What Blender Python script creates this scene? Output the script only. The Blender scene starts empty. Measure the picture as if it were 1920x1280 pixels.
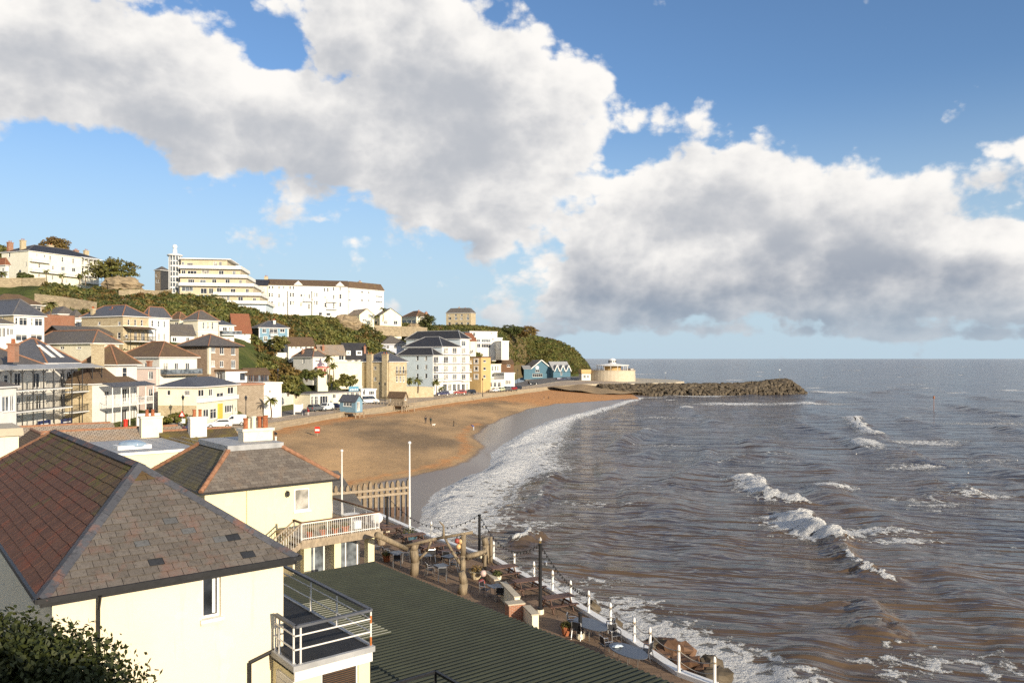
import bpy, math, random
import numpy as np
from mathutils import Vector
from mathutils import noise as mnoise
random.seed(7); np.random.seed(7)
S = bpy.context.scene
COL = S.collection
# ------------------------------------------------------------ camera
H, FX, CX, HY = 17.5, 1480.0, 960.0, 672.0      # eye height above the sea, focal length in photo pixels, horizon row
cam = bpy.data.cameras.new('camera'); camo = bpy.data.objects.new('camera', cam); COL.objects.link(camo)
camo.location = (0, 0, H); camo.rotation_euler = (math.pi/2, 0, 0)
cam.sensor_width = 36; cam.lens = 36*FX/1920; cam.shift_y = (HY-640)/1920
cam.clip_start = .2; cam.clip_end = 90000
S.camera = camo
# ------------------------------------------------------------ light
SUN_EL, SUN_AZ = 15.0, 38.0                      # the sun stands behind the camera, AZ degrees to the right
sx, sy = math.sin(math.radians(SUN_AZ)), -math.cos(math.radians(SUN_AZ))
SUND = Vector((sx*math.cos(math.radians(SUN_EL)), sy*math.cos(math.radians(SUN_EL)), math.sin(math.radians(SUN_EL))))
sl = bpy.data.lights.new('sun', 'SUN'); sl.energy = 4.6; sl.angle = math.radians(.55); sl.color = (1, .87, .68)
so = bpy.data.objects.new('sun', sl); COL.objects.link(so)
so.rotation_euler = SUND.to_track_quat('Z', 'Y').to_euler()
W = bpy.data.worlds.new('World'); S.world = W; W.use_nodes = True
W.cycles.sampling_method = 'MANUAL'; W.cycles.sample_map_resolution = 512
nt = W.node_tree; nt.nodes.clear()
def nd(t, nt=nt, **kw):
    n = nt.nodes.new(t)
    for k, v in kw.items(): setattr(n, k, v)
    return n
def sky_world():
    L = nt.links.new
    out = nd('ShaderNodeOutputWorld'); bg = nd('ShaderNodeBackground')
    sky = nd('ShaderNodeTexSky', sky_type='NISHITA', sun_disc=False)
    sky.sun_elevation = math.radians(SUN_EL); sky.sun_rotation = math.atan2(sx, sy)
    sky.air_density = 1.0; sky.dust_density = .3; sky.ozone_density = 1.6; sky.altitude = 20
    tc = nd('ShaderNodeTexCoord'); sep = nd('ShaderNodeSeparateXYZ'); L(tc.outputs['Generated'], sep.inputs[0])
    def M(op, a, b=None, c=None, clamp=False):
        n = nd('ShaderNodeMath', operation=op, use_clamp=clamp)
        for i, x in enumerate((a, b, c)):
            if x is None: continue
            if isinstance(x, (int, float)): n.inputs[i].default_value = x
            else: L(x, n.inputs[i])
        return n.outputs[0]
    az = M('ARCTAN2', sep.outputs[0], sep.outputs[1])
    el = M('ARCSINE', sep.outputs[2])
    lobes = [(60,110,190,85,.8),(290,120,230,90,1),(450,215,200,75,.95),(300,190,160,60,.7),(600,60,120,60,.6),(720,90,150,95,1.1),(800,230,190,130,1.2),(640,255,140,70,.9),
             (760,370,75,75,.8),(430,300,70,45,.6),(980,170,160,95,1.0),(1130,205,95,65,.75),(980,330,150,90,.9),(900,420,110,40,.6),(1080,400,110,60,.8),
             (1190,350,100,60,.6),(1300,365,120,55,.8),(1435,352,125,60,.9),(1420,450,200,72,.95),(1610,450,160,66,.95),(1780,488,170,66,.95),(1930,480,150,62,.95),
             (1110,530,120,65,1.2),(1330,540,220,50,1.0),(1640,545,310,52,1.0),(2000,550,260,54,1.0),(1250,618,210,13,.36),(1620,624,280,14,.38),(1880,630,220,13,.38),(1130,596,110,18,.4),(1320,185,45,28,.28),(1180,445,110,32,.55),(520,95,42,36,-1.0),(310,125,32,26,-.55),
             (1180,300,55,40,-.5),(2150,430,200,110,.9),(-200,150,220,110,.8),(1020,620,70,16,.5),(700,575,60,12,.22),(270,500,40,22,.35)]
    def field(az, el, fine=True):
        acc = None
        v = nd('ShaderNodeCombineXYZ'); L(az, v.inputs[0]); L(el, v.inputs[1])
        for (px, py, rx, ry, w) in lobes:
            a0 = math.atan((px-CX)/FX); e0 = math.atan((HY-py)/FX*math.cos(a0))
            ra, re = rx/FX*math.cos(a0)**1.5*1.02, ry/FX*math.cos(a0)*1.02
            n = nd('ShaderNodeVectorMath', operation='MULTIPLY_ADD'); L(v.outputs[0], n.inputs[0])
            n.inputs[1].default_value = (1/ra, 1/re, 0); n.inputs[2].default_value = (-a0/ra, -e0/re, 0)
            d = nd('ShaderNodeVectorMath', operation='DOT_PRODUCT'); L(n.outputs[0], d.inputs[0]); L(n.outputs[0], d.inputs[1])
            g = M('POWER', .3679, d.outputs['Value'])
            acc = M('MULTIPLY_ADD', g, w, acc if acc is not None else 0.0)
        # the rest of the sky carries the same kind of broken cloud
        out_ = M('SUBTRACT', M('ABSOLUTE', az), .72); out_ = M('MULTIPLY', out_, 4, clamp=True)
        n2 = nd('ShaderNodeTexNoise'); n2.inputs['Scale'].default_value = 2.2; n2.inputs['Detail'].default_value = 1
        L(v.outputs[0], n2.inputs['Vector'])
        rest = M('MULTIPLY', M('SUBTRACT', n2.outputs['Fac'], .36), 3.2, clamp=True)
        acc = M('MULTIPLY_ADD', M('SUBTRACT', rest, acc), out_, acc)
        sc = nd('ShaderNodeVectorMath', operation='MULTIPLY'); L(v.outputs[0], sc.inputs[0]); sc.inputs[1].default_value = (1, 1.35, 1)
        nz = nd('ShaderNodeTexNoise', noise_dimensions='2D'); nz.inputs['Scale'].default_value = 5.5; nz.inputs['Detail'].default_value = 8 if fine else 5
        nz.inputs['Roughness'].default_value = .58; nz.inputs['Distortion'].default_value = .08; L(sc.outputs[0], nz.inputs['Vector'])
        vo = nd('ShaderNodeTexVoronoi', voronoi_dimensions='2D', feature='F1', normalize=True); vo.inputs['Scale'].default_value = 13; vo.inputs['Detail'].default_value = 3 if fine else 1.5; vo.inputs['Roughness'].default_value = .55
        wv = nd('ShaderNodeVectorMath', operation='MULTIPLY_ADD'); L(nz.outputs['Color'], wv.inputs[0]); wv.inputs[1].default_value = (.035, .035, 0); L(sc.outputs[0], wv.inputs[2]); L(wv.outputs[0], vo.inputs['Vector'])
        puff = M('MULTIPLY', M('SUBTRACT', .42, vo.outputs['Distance']), 1.6)
        return acc, M('ADD', M('MULTIPLY', M('SUBTRACT', nz.outputs['Fac'], .5), 2.5), puff)
    c, n = field(az, el)
    dens = M('SUBTRACT', M('ADD', n, M('MINIMUM', c, 1.15)), .57)
    mr = nd('ShaderNodeMapRange', interpolation_type='SMOOTHSTEP'); L(dens, mr.inputs[0])
    mr.inputs[1].default_value = -.06; mr.inputs[2].default_value = .27
    alpha = mr.outputs[0]
    # how much cloud lies between this point and the sun (up and to the right)
    c2, n2 = field(M('ADD', az, .02), M('ADD', el, .03), True)
    dens2 = M('SUBTRACT', M('MULTIPLY_ADD', n2, 1.5, M('MINIMUM', c2, 1.5)), .45)
    mr2 = nd('ShaderNodeMapRange', interpolation_type='SMOOTHSTEP'); L(dens2, mr2.inputs[0])
    mr2.inputs[1].default_value = -.35; mr2.inputs[2].default_value = 2.15
    # thick low banks are darker
    low = nd('ShaderNodeMapRange'); L(el, low.inputs[0]); low.inputs[1].default_value = .02; low.inputs[2].default_value = .17
    low.inputs[3].default_value = 1.12; low.inputs[4].default_value = .62
    shade = M('MULTIPLY', mr2.outputs[0], low.outputs[0], clamp=True)
    rmp = nd('ShaderNodeValToRGB'); L(shade, rmp.inputs[0])
    e = rmp.color_ramp.elements; e[0].position = 0; e[0].color = (7.6, 7.4, 7.1, 1); e[1].position = 1; e[1].color = (1.95, 2.35, 3.0, 1)
    m = e.new(.42); m.color = (4.9, 4.95, 5.1, 1)
    mix = nd('ShaderNodeMix', data_type='RGBA'); L(alpha, mix.inputs['Factor'])
    # sky: Nishita, pulled a little to the photograph's blue
    hs = nd('ShaderNodeMix', data_type='RGBA', blend_type='MULTIPLY'); hs.inputs['Factor'].default_value = 1
    L(sky.outputs[0], hs.inputs[6]); hs.inputs[7].default_value = SKYTINT
    hz = nd('ShaderNodeMapRange', interpolation_type='SMOOTHSTEP'); L(el, hz.inputs[0]); hz.inputs[1].default_value = 0; hz.inputs[2].default_value = .33
    hz.inputs[3].default_value = .95; hz.inputs[4].default_value = 0
    mix2 = nd('ShaderNodeMix', data_type='RGBA'); L(hz.outputs[0], mix2.inputs['Factor']); L(hs.outputs[2], mix2.inputs[6]); mix2.inputs[7].default_value = (3.9, 5.0, 5.9, 1)
    L(mix2.outputs[2], mix.inputs[6])
    # clouds fade into the air low over the sea
    hc = nd('ShaderNodeMapRange', interpolation_type='SMOOTHSTEP'); L(el, hc.inputs[0]); hc.inputs[1].default_value = 0; hc.inputs[2].default_value = .1
    hc.inputs[3].default_value = .85; hc.inputs[4].default_value = 0
    mix3 = nd('ShaderNodeMix', data_type='RGBA'); L(hc.outputs[0], mix3.inputs['Factor']); L(rmp.outputs[0], mix3.inputs[6]); mix3.inputs[7].default_value = (3.3, 3.95, 4.6, 1)
    L(mix3.outputs[2], mix.inputs[7])
    L(mix.outputs[2], bg.inputs[0]); bg.inputs[1].default_value = .1
    L(bg.outputs[0], out.inputs[0])
SKYTINT = (.80, .97, 1.20, 1)
sky_world()
S.view_settings.view_transform = 'Standard'; S.view_settings.look = 'None'
S.view_settings.exposure = 0.4; S.view_settings.gamma = 1
S.render.engine = 'CYCLES'
S.cycles.use_denoising = False; S.cycles.use_adaptive_sampling = True; S.cycles.adaptive_threshold = .012
S.cycles.max_bounces = 5; S.cycles.diffuse_bounces = 2; S.cycles.glossy_bounces = 2; S.cycles.transmission_bounces = 3
S.cycles.transparent_max_bounces = 6; S.cycles.caustics_reflective = False; S.cycles.caustics_refractive = False
# ------------------------------------------------------------ placing by photo pixel
def pt(px, py, d): return Vector(((px-CX)/FX*d, d, H-(py-HY)/FX*d))
def gz(px, py, z):
    d = (H-z)*FX/(py-HY); return Vector(((px-CX)/FX*d, d, z))
ZOOM = {0: (0, 0, 1), 1: (0, 420, 5.819), 2: (280, 450, 5.819), 3: (560, 500, 5.3333), 4: (840, 560, 4.8), 5: (0, 540, 4.4125), 6: (280, 600, 5.819), 7: (500, 620, 6.0), 8: (740, 600, 7.385)}
def zc(k, x, y):
    ox, oy, s = ZOOM[k]; return ox+x/s, oy+y/s
# ------------------------------------------------------------ materials
def newmat(name):
    m = bpy.data.materials.new(name); m.use_nodes = True
    t = m.node_tree; b = t.nodes['Principled BSDF']; return m, t, b
def tint(c, k): return tuple(max(0, min(1, x*k)) for x in c[:3])+(1,)
def mat(name, c, rough=.8, var=.18, scale=3.0, bump=.15, bscale=None, metal=0, c2=None, spec=.35, stretch=None, fine=.5, detail=6):
    """painted / plain surface: base colour broken by two scales of noise, fine relief"""
    m, t, b = newmat(name); L = t.links.new
    tc = t.nodes.new('ShaderNodeTexCoord'); src = tc.outputs['Object']
    if stretch:
        mp = t.nodes.new('ShaderNodeMapping'); L(src, mp.inputs[0]); mp.inputs['Scale'].default_value = stretch; src = mp.outputs[0]
    n = t.nodes.new('ShaderNodeTexNoise'); n.inputs['Scale'].default_value = scale; n.inputs['Detail'].default_value = detail; n.inputs['Roughness'].default_value = .6; L(src, n.inputs[0])
    r = t.nodes.new('ShaderNodeValToRGB'); L(n.outputs[0], r.inputs[0])
    r.color_ramp.elements[0].position = .3; r.color_ramp.elements[1].position = .7
    r.color_ramp.elements[0].color = tint(c, 1-var); r.color_ramp.elements[1].color = tint(c2 if c2 else c, 1+(0 if c2 else var))
    L(r.outputs[0], b.inputs['Base Color'])
    b.inputs['Roughness'].default_value = rough; b.inputs['Metallic'].default_value = metal; b.inputs['Specular IOR Level'].default_value = spec
    if bump:
        n2 = t.nodes.new('ShaderNodeTexNoise'); n2.inputs['Scale'].default_value = bscale or scale*6; n2.inputs['Detail'].default_value = 4; L(src, n2.inputs[0])
        bp = t.nodes.new('ShaderNodeBump'); bp.inputs['Strength'].default_value = bump; bp.inputs['Distance'].default_value = .03; L(n2.outputs[0], bp.inputs['Height']); L(bp.outputs[0], b.inputs['Normal'])
    return m
def brickmat(name, c1, c2, mortar, bw=.4, bh=.2, ms=.02, rough=.85, bump=.5, blotch=None, bl=.35, offset=.5, nscale=.6):
    """coursed pieces too far off to build: per-piece colour, recessed joints, blotches of lichen or weather"""
    m, t, b = newmat(name); L = t.links.new
    uv = t.nodes.new('ShaderNodeUVMap'); uv.uv_map = 'UVMap'
    nz = t.nodes.new('ShaderNodeTexNoise'); nz.inputs['Scale'].default_value = 2.5; L(uv.outputs[0], nz.inputs[0])
    ad = t.nodes.new('ShaderNodeMix'); ad.data_type = 'VECTOR'; ad.inputs['Factor'].default_value = .03; L(uv.outputs[0], ad.inputs[4]); L(nz.outputs['Color'], ad.inputs[5])
    br = t.nodes.new('ShaderNodeTexBrick'); L(ad.outputs[1], br.inputs[0]); br.offset = offset
    br.inputs['Color1'].default_value = tint(c1, 1); br.inputs['Color2'].default_value = tint(c2, 1); br.inputs['Mortar'].default_value = tint(mortar, 1)
    br.inputs['Scale'].default_value = 1; br.inputs['Brick Width'].default_value = bw; br.inputs['Row Height'].default_value = bh; br.inputs['Mortar Size'].default_value = ms
    n = t.nodes.new('ShaderNodeTexNoise'); n.inputs['Scale'].default_value = nscale; n.inputs['Detail'].default_value = 8; n.inputs['Roughness'].default_value = .65; L(uv.outputs[0], n.inputs[0])
    r = t.nodes.new('ShaderNodeMapRange'); L(n.outputs[0], r.inputs[0]); r.inputs[1].default_value = .45; r.inputs[2].default_value = .75; r.inputs[4].default_value = bl*1.6
    mx = t.nodes.new('ShaderNodeMix'); mx.data_type = 'RGBA'; L(r.outputs[0], mx.inputs['Factor']); L(br.outputs[0], mx.inputs[6]); mx.inputs[7].default_value = tint(blotch or tint(c1, .6), 1)
    L(mx.outputs[2], b.inputs['Base Color']); b.inputs['Roughness'].default_value = rough; b.inputs['Specular IOR Level'].default_value = .3
    bp = t.nodes.new('ShaderNodeBump'); bp.inputs['Strength'].default_value = bump; bp.inputs['Distance'].default_value = .04
    iv = t.nodes.new('ShaderNodeMath'); iv.operation = 'SUBTRACT'; iv.inputs[0].default_value = 1; L(br.outputs['Fac'], iv.inputs[1]); L(iv.outputs[0], bp.inputs['Height']); L(bp.outputs[0], b.inputs['Normal'])
    return m
def glassmat(name, c, rough=.06, var=.5):
    m, t, b = newmat(name); L = t.links.new
    tc = t.nodes.new('ShaderNodeTexCoord'); n = t.nodes.new('ShaderNodeTexNoise'); n.inputs['Scale'].default_value = 1.3; L(tc.outputs['Object'], n.inputs[0])
    r = t.nodes.new('ShaderNodeValToRGB'); L(n.outputs[0], r.inputs[0]); r.color_ramp.elements[0].position = .4; r.color_ramp.elements[1].position = .62
    r.color_ramp.elements[0].color = tint(c, 1-var); r.color_ramp.elements[1].color = tint(c, 1+var); L(r.outputs[0], b.inputs['Base Color'])
    b.inputs['Roughness'].default_value = rough; b.inputs['Specular IOR Level'].default_value = .6
    return m
M_ = {}
def mk():
    A = M_
    A['cream'] = mat('cream_render', (.82, .75, .57), var=.09, scale=.9, bump=.1, bscale=25)
    A['near_cream'] = wallmat('cream_wall_render', (.855, .755, .56)); A['yellow_wall'] = wallmat('yellow_wall_render', (.84, .745, .47))
    A['yellow'] = mat('yellow_render', (.84, .745, .47), var=.06, scale=.7, bump=.1, bscale=30)
    A['pale_yellow'] = mat('pale_yellow_render', (.84, .78, .58), var=.08, scale=.8)
    A['white'] = mat('white_render', (.82, .79, .73), var=.08, scale=.8, bump=.08, bscale=20)
    A['white2'] = mat('off_white_render', (.76, .72, .64), var=.1, scale=.7)
    A['pink'] = mat('pink_render', (.74, .60, .52), var=.06, scale=.8)
    A['blue'] = mat('blue_grey_boards', (.20, .33, .42), var=.1, scale=.8)
    A['paleblue'] = mat('pale_blue_render', (.68, .76, .80), var=.05, scale=.6)
    A['lav'] = mat('lavender_grey_render', (.50, .52, .60), var=.06, scale=.6)
    A['teal'] = mat('sea_blue_boards', (.09, .185, .25), var=.18, scale=.8, stretch=(1, 1, 6))
    A['tan'] = mat('tan_render', (.58, .40, .18), var=.08, scale=.6)
    A['tanbrick'] = brickmat('tan_brick', (.72, .62, .44), (.67, .56, .38), (.6, .5, .35), .25, .09, .012)
    A['stone'] = brickmat('yellow_stone', (.58, .48, .30), (.44, .34, .20), (.6, .52, .38), .5, .26, .03, blotch=(.34, .25, .13))
    A['greystone'] = brickmat('grey_stone', (.36, .28, .20), (.24, .18, .12), (.42, .36, .28), .45, .22, .035, blotch=(.2, .15, .1))
    A['brownstone'] = brickmat('brown_stone', (.36, .25, .17), (.25, .16, .11), (.45, .37, .28), .42, .2, .03, blotch=(.22, .15, .1))
    A['rubble'] = brickmat('rubble_stone', (.5, .40, .26), (.30, .23, .15), (.34, .28, .19), .7, .35, .05, blotch=(.22, .19, .11), bump=.9)
    A['brick'] = brickmat('red_brick', (.42, .16, .08), (.32, .12, .06), (.45, .38, .3), .23, .075, .01)
    A['slate'] = brickmat('grey_slate', (.165, .145, .13), (.12, .108, .1), (.04, .04, .04), .3, .2, .015, blotch=(.16, .13, .085), rough=.6)
    A['blueslate'] = brickmat('blue_slate', (.115, .12, .14), (.085, .09, .105), (.03, .03, .035), .3, .2, .012, blotch=(.11, .11, .115), rough=.5)
    A['darkslate'] = brickmat('dark_slate', (.045, .045, .05), (.035, .035, .04), (.02, .02, .02), .3, .2, .012, blotch=(.07, .065, .06), rough=.5)
    A['browntile'] = brickmat('brown_tile', (.18, .115, .07), (.13, .085, .055), (.06, .04, .03), .3, .2, .02, blotch=(.20, .14, .06))
    A['redtile'] = brickmat('red_tile', (.34, .13, .07), (.27, .1, .055), (.1, .05, .03), .25, .2, .02, blotch=(.25, .12, .06))
    A['greytile'] = brickmat('pale_grey_tile', (.42, .35, .28), (.33, .27, .21), (.12, .095, .075), .42, .3, .03, blotch=(.40, .25, .13), bump=.8)
    A['mosstile'] = brickmat('mossy_tile', (.13, .1, .06), (.1, .075, .045), (.04, .03, .02), .3, .22, .02, blotch=(.22, .17, .02), bl=.5)
    A['house2slate'] = brickmat('weathered_slate', (.17, .14, .12), (.12, .1, .085), (.055, .045, .04), .45, .24, .018, blotch=(.20, .15, .10), rough=.7, bump=.8)
    A['mossslate'] = brickmat('mossy_slate', (.13, .115, .09), (.095, .085, .07), (.05, .04, .03), .45, .24, .018, blotch=(.2, .16, .05), bl=.55)
    A['lead'] = mat('lead_sheet', (.36, .36, .36), rough=.55, var=.22, scale=1.3, bump=.1)
    A['ridge'] = mat('orange_ridge_tile', (.30, .15, .085), var=.35, scale=4)
    A['ridgegrey'] = mat('grey_ridge_tile', (.14, .13, .13), var=.3, scale=4)
    A['paint'] = mat('white_paint', (.82, .80, .76), rough=.5, var=.06, scale=2, bump=0)
    A['glass'] = glassmat('dark_glass', (.035, .04, .05))
    A['curtain'] = glassmat('glass_with_curtain', (.36, .34, .30), rough=.12, var=.4)
    A['midglass'] = glassmat('sky_lit_glass', (.14, .16, .18), rough=.08, var=.5)
    A['black'] = mat('black_iron', (.018, .018, .02), rough=.45, var=.3, scale=5, bump=.05)
    A['dark'] = mat('dark_shadow_interior', (.03, .028, .026), var=.3)
    A['brownwood'] = mat('brown_timber', (.16, .085, .045), var=.35, scale=2, stretch=(1, 1, 8))
    A['greywood'] = mat('weathered_timber', (.34, .27, .19), var=.3, scale=2.2, stretch=(3, 3, 1), bump=.35)
    A['tablewood'] = mat('stained_table_timber', (.12, .065, .045), var=.35, scale=5, rough=.55)
    A['terracotta'] = mat('terracotta', (.34, .115, .05), var=.35, scale=5)
    A['asphalt'] = mat('asphalt', (.16, .145, .13), var=.2, scale=.35, bump=.2, bscale=30)
    A['paving'] = mat('promenade_paving', (.42, .33, .24), var=.16, scale=.25, bump=.2, bscale=15)
    A['concrete'] = mat('sea_wall_concrete', (.5, .43, .32), var=.18, scale=.5, bump=.2)
    A['alu'] = mat('aluminium_tube', (.62, .62, .62), rough=.28, metal=.9, var=.08, bump=0)
    A['navy'] = mat('navy_paint', (.03, .045, .13), rough=.5, var=.15)
    A['red'] = mat('red_paint', (.6, .035, .02), rough=.45, var=.1)
    A['rock'] = mat('armour_rock', (.085, .062, .042), var=.6, scale=.5, bump=.6, bscale=2.5, c2=(.17, .135, .09))
    A['crag'] = mat('sandstone_crag', (.29, .22, .135), var=.45, scale=.35, bump=.8, bscale=1.2, stretch=(1, 1, 3.5))
    A['leaf'] = leafmat('leaf_green', (.085, .092, .026), (.175, .16, .05))
    A['leafdark'] = leafmat('leaf_dark_green', (.04, .054, .017), (.085, .095, .028))
    A['leafbrown'] = leafmat('autumn_scrub', (.13, .085, .028), (.19, .135, .05))
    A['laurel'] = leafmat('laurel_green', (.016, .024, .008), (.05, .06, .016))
    A['palm'] = leafmat('palm_green', (.10, .12, .035), (.20, .20, .07))
    A['bark'] = mat('bark', (.16, .12, .085), var=.35, scale=4, stretch=(1, 1, .3), bump=.5)
def wallmat(name, c):
    """painted render: rain streaks, patched repairs, hairline grain"""
    m, t, b = newmat(name); L = t.links.new; N = t.nodes.new; tc = N('ShaderNodeTexCoord')
    def noise(sc, st, det=6, ro=.6):
        mp = N('ShaderNodeMapping'); L(tc.outputs['Object'], mp.inputs[0]); mp.inputs['Scale'].default_value = st; n = N('ShaderNodeTexNoise'); n.inputs['Scale'].default_value = sc; n.inputs['Detail'].default_value = det; n.inputs['Roughness'].default_value = ro; L(mp.outputs[0], n.inputs[0]); return n.outputs[0]
    def over(col, src, lo, hi, amt, k):
        mr = N('ShaderNodeMapRange'); L(src, mr.inputs[0]); mr.inputs[1].default_value = lo; mr.inputs[2].default_value = hi; mr.inputs[4].default_value = amt; mx = N('ShaderNodeMix'); mx.data_type = 'RGBA'; L(mr.outputs[0], mx.inputs['Factor']); mx.inputs[7].default_value = k
        if isinstance(col, tuple): mx.inputs[6].default_value = col
        else: L(col, mx.inputs[6])
        return mx.outputs[2]
    col = over(tint(c, 1), noise(.5, (1, 1, 1)), .4, .7, .5, tint((c[0]*.93, c[1]*.90, c[2]*.86), 1)); col = over(col, noise(3.2, (1, 1, .07), 8, .7), .56, .74, .5, tint((c[0]*.74, c[1]*.71, c[2]*.66), 1)); col = over(col, noise(1.3, (1, 1, .9), 2), .63, .65, .35, tint((c[0]*1.02, c[1]*1.04, c[2]*1.12), 1))
    L(col, b.inputs['Base Color']); b.inputs['Roughness'].default_value = .85; b.inputs['Specular IOR Level'].default_value = .25
    bp = N('ShaderNodeBump'); bp.inputs['Strength'].default_value = .35; bp.inputs['Distance'].default_value = .03; L(noise(6, (1, 1, 1), 8, .7), bp.inputs['Height']); L(bp.outputs[0], b.inputs['Normal']); return m
def leafmat(name, c1, c2):
    m, t, b = newmat(name); L = t.links.new
    g = t.nodes.new('ShaderNodeNewGeometry'); r = t.nodes.new('ShaderNodeValToRGB'); L(g.outputs['Random Per Island'], r.inputs[0])
    r.color_ramp.elements[0].color = tint(c1, 1); r.color_ramp.elements[1].color = tint(c2, 1)
    tc = t.nodes.new('ShaderNodeTexCoord'); n = t.nodes.new('ShaderNodeTexNoise'); n.inputs['Scale'].default_value = .22; n.inputs['Detail'].default_value = 5; L(tc.outputs['Object'], n.inputs[0])
    mx = t.nodes.new('ShaderNodeMix'); mx.data_type = 'RGBA'; mx.blend_type = 'MULTIPLY'; mx.inputs['Factor'].default_value = 1
    r2 = t.nodes.new('ShaderNodeValToRGB'); L(n.outputs[0], r2.inputs[0]); r2.color_ramp.elements[0].position = .35; r2.color_ramp.elements[1].position = .65
    r2.color_ramp.elements[0].color = (.72, .6, .5, 1); r2.color_ramp.elements[1].color = (1.15, 1.2, .95, 1)
    L(r.outputs[0], mx.inputs[6]); L(r2.outputs[0], mx.inputs[7]); L(mx.outputs[2], b.inputs['Base Color'])
    b.inputs['Roughness'].default_value = .6; b.inputs['Specular IOR Level'].default_value = .3
    return m
mk()
# ------------------------------------------------------------ mesh building
ORG = {}
ZERO = Vector((0, 0, 0))
def V(*a): return Vector(a)
class MB:
    def __init__(s): s.v = []; s.f = []; s.m = []
    def add(s, vs, fs, mi=0):
        o = len(s.v); s.v += [Vector(v) for v in vs]; s.f += [tuple(i+o for i in f) for f in fs]; s.m += [mi]*len(fs)
    def quad(s, a, b, c, d, mi=0): s.add((a, b, c, d), ((0, 1, 2, 3),), mi)
    def obox(s, o, ax, ay, az, mi=0):
        """box from corner o along three edge vectors"""
        o = Vector(o); ax = Vector(ax); ay = Vector(ay); az = Vector(az)
        if ax.cross(ay).dot(az) < 0: o = o+ax; ax = -ax
        s.add((o, o+ax, o+ax+ay, o+ay, o+az, o+ax+az, o+ax+ay+az, o+ay+az), ((0, 3, 2, 1), (4, 5, 6, 7), (0, 1, 5, 4), (1, 2, 6, 5), (2, 3, 7, 6), (3, 0, 4, 7)), mi)
    def box(s, x0, x1, y0, y1, z0, z1, mi=0): s.obox((x0, y0, z0), (x1-x0, 0, 0), (0, y1-y0, 0), (0, 0, z1-z0), mi)
    def tube(s, p0, p1, r0, r1=None, n=8, mi=0, cap=True):
        p0 = Vector(p0); p1 = Vector(p1); r1 = r0 if r1 is None else r1; d = (p1-p0).normalized()
        a = d.orthogonal().normalized(); b = d.cross(a); o = len(s.v)
        for p, r in ((p0, r0), (p1, r1)):
            for i in range(n):
                t = 2*math.pi*i/n; s.v.append(p+a*(r*math.cos(t))+b*(r*math.sin(t)))
        for i in range(n):
            j = (i+1) % n; s.f.append((o+i, o+j, o+n+j, o+n+i)); s.m.append(mi)
        if cap:
            s.f.append(tuple(o+i for i in reversed(range(n)))); s.m.append(mi); s.f.append(tuple(o+n+i for i in range(n))); s.m.append(mi)
    def path(s, pts, r, n=6, mi=0):
        for a, b in zip(pts, pts[1:]): s.tube(a, b, r, r, n, mi)
    def bar(s, p0, p1, w, h, mi=0, up=(0, 0, 1)):
        p0 = Vector(p0); p1 = Vector(p1); d = (p1-p0); side = d.cross(Vector(up))
        if side.length < 1e-6: side = d.cross(Vector((1, 0, 0)))
        side.normalize(); u2 = side.cross(d).normalized()
        s.obox(p0-side*(w/2)-u2*(h/2), d, side*w, u2*h, mi)
    def lathe(s, c, prof, n=16, mi=0, cap=True):
        c = Vector(c); o = len(s.v)
        for r, z in prof:
            for i in range(n):
                t = 2*math.pi*i/n; s.v.append(c+V(r*math.cos(t), r*math.sin(t), z))
        for k in range(len(prof)-1):
            for i in range(n):
                j = (i+1) % n; s.f.append((o+k*n+i, o+k*n+j, o+(k+1)*n+j, o+(k+1)*n+i)); s.m.append(mi)
        if cap:
            s.f.append(tuple(o+i for i in reversed(range(n)))); s.m.append(mi)
            s.f.append(tuple(o+(len(prof)-1)*n+i for i in range(n))); s.m.append(mi)
    def blob(s, c, rx, ry, rz, jit=.15, n=8, k=5, mi=0, seed=0, power=1.0):
        rr = random.Random(seed); c = Vector(c); o = len(s.v)
        for i in range(1, k):
            ph = math.pi*i/k
            for j in range(n):
                t = 2*math.pi*j/n; q = 1+rr.uniform(-jit, jit); sp = math.sin(ph)**power
                s.v.append(c+V(rx*sp*math.cos(t)*q, ry*sp*math.sin(t)*q, rz*math.cos(ph)*q))
        top = len(s.v); s.v.append(c+V(0, 0, rz)); bot = len(s.v); s.v.append(c-V(0, 0, rz))
        for i in range(k-2):
            for j in range(n):
                j2 = (j+1) % n; s.f.append((o+i*n+j, o+(i+1)*n+j, o+(i+1)*n+j2, o+i*n+j2)); s.m.append(mi)
        for j in range(n):
            j2 = (j+1) % n; s.f.append((top, o+j, o+j2)); s.m.append(mi); q = o+(k-2)*n; s.f.append((bot, q+j2, q+j)); s.m.append(mi)
    def build(s, name, mats, parent=None, smooth=False, org=None):
        if isinstance(mats, (str, bpy.types.Material)): mats = [mats]
        if org is None: org = ORG.get(parent.name, ZERO) if parent else ZERO
        me = bpy.data.meshes.new(name)
        me.from_pydata([tuple(v-org) for v in s.v], [], s.f)
        for m in mats: me.materials.append(M_[m] if isinstance(m, str) else m)
        if len(mats) > 1: me.polygons.foreach_set('material_index', s.m)
        if smooth: me.polygons.foreach_set('use_smooth', [True]*len(s.f))
        uv = me.uv_layers.new(name='UVMap'); buf = []
        for f in s.f:
            a, b, c = s.v[f[0]], s.v[f[1]], s.v[f[2]]
            n = (b-a).cross(c-a)
            if n.length < 1e-9 and len(f) > 3: n = (c-a).cross(s.v[f[3]]-a)
            if n.length < 1e-9: n = V(0, 0, 1)
            n.normalize()
            t1 = V(-n.y, n.x, 0) if abs(n.z) < .985 else V(1, 0, 0)
            t1.normalize(); t2 = n.cross(t1)
            for i in f: p = s.v[i]; buf += [p.dot(t1), p.dot(t2)]
        uv.data.foreach_set('uv', buf)
        o = bpy.data.objects.new(name, me); COL.objects.link(o)
        if parent: o.parent = parent
        else: o.location = org
        ORG[o.name] = org
        return o
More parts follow.
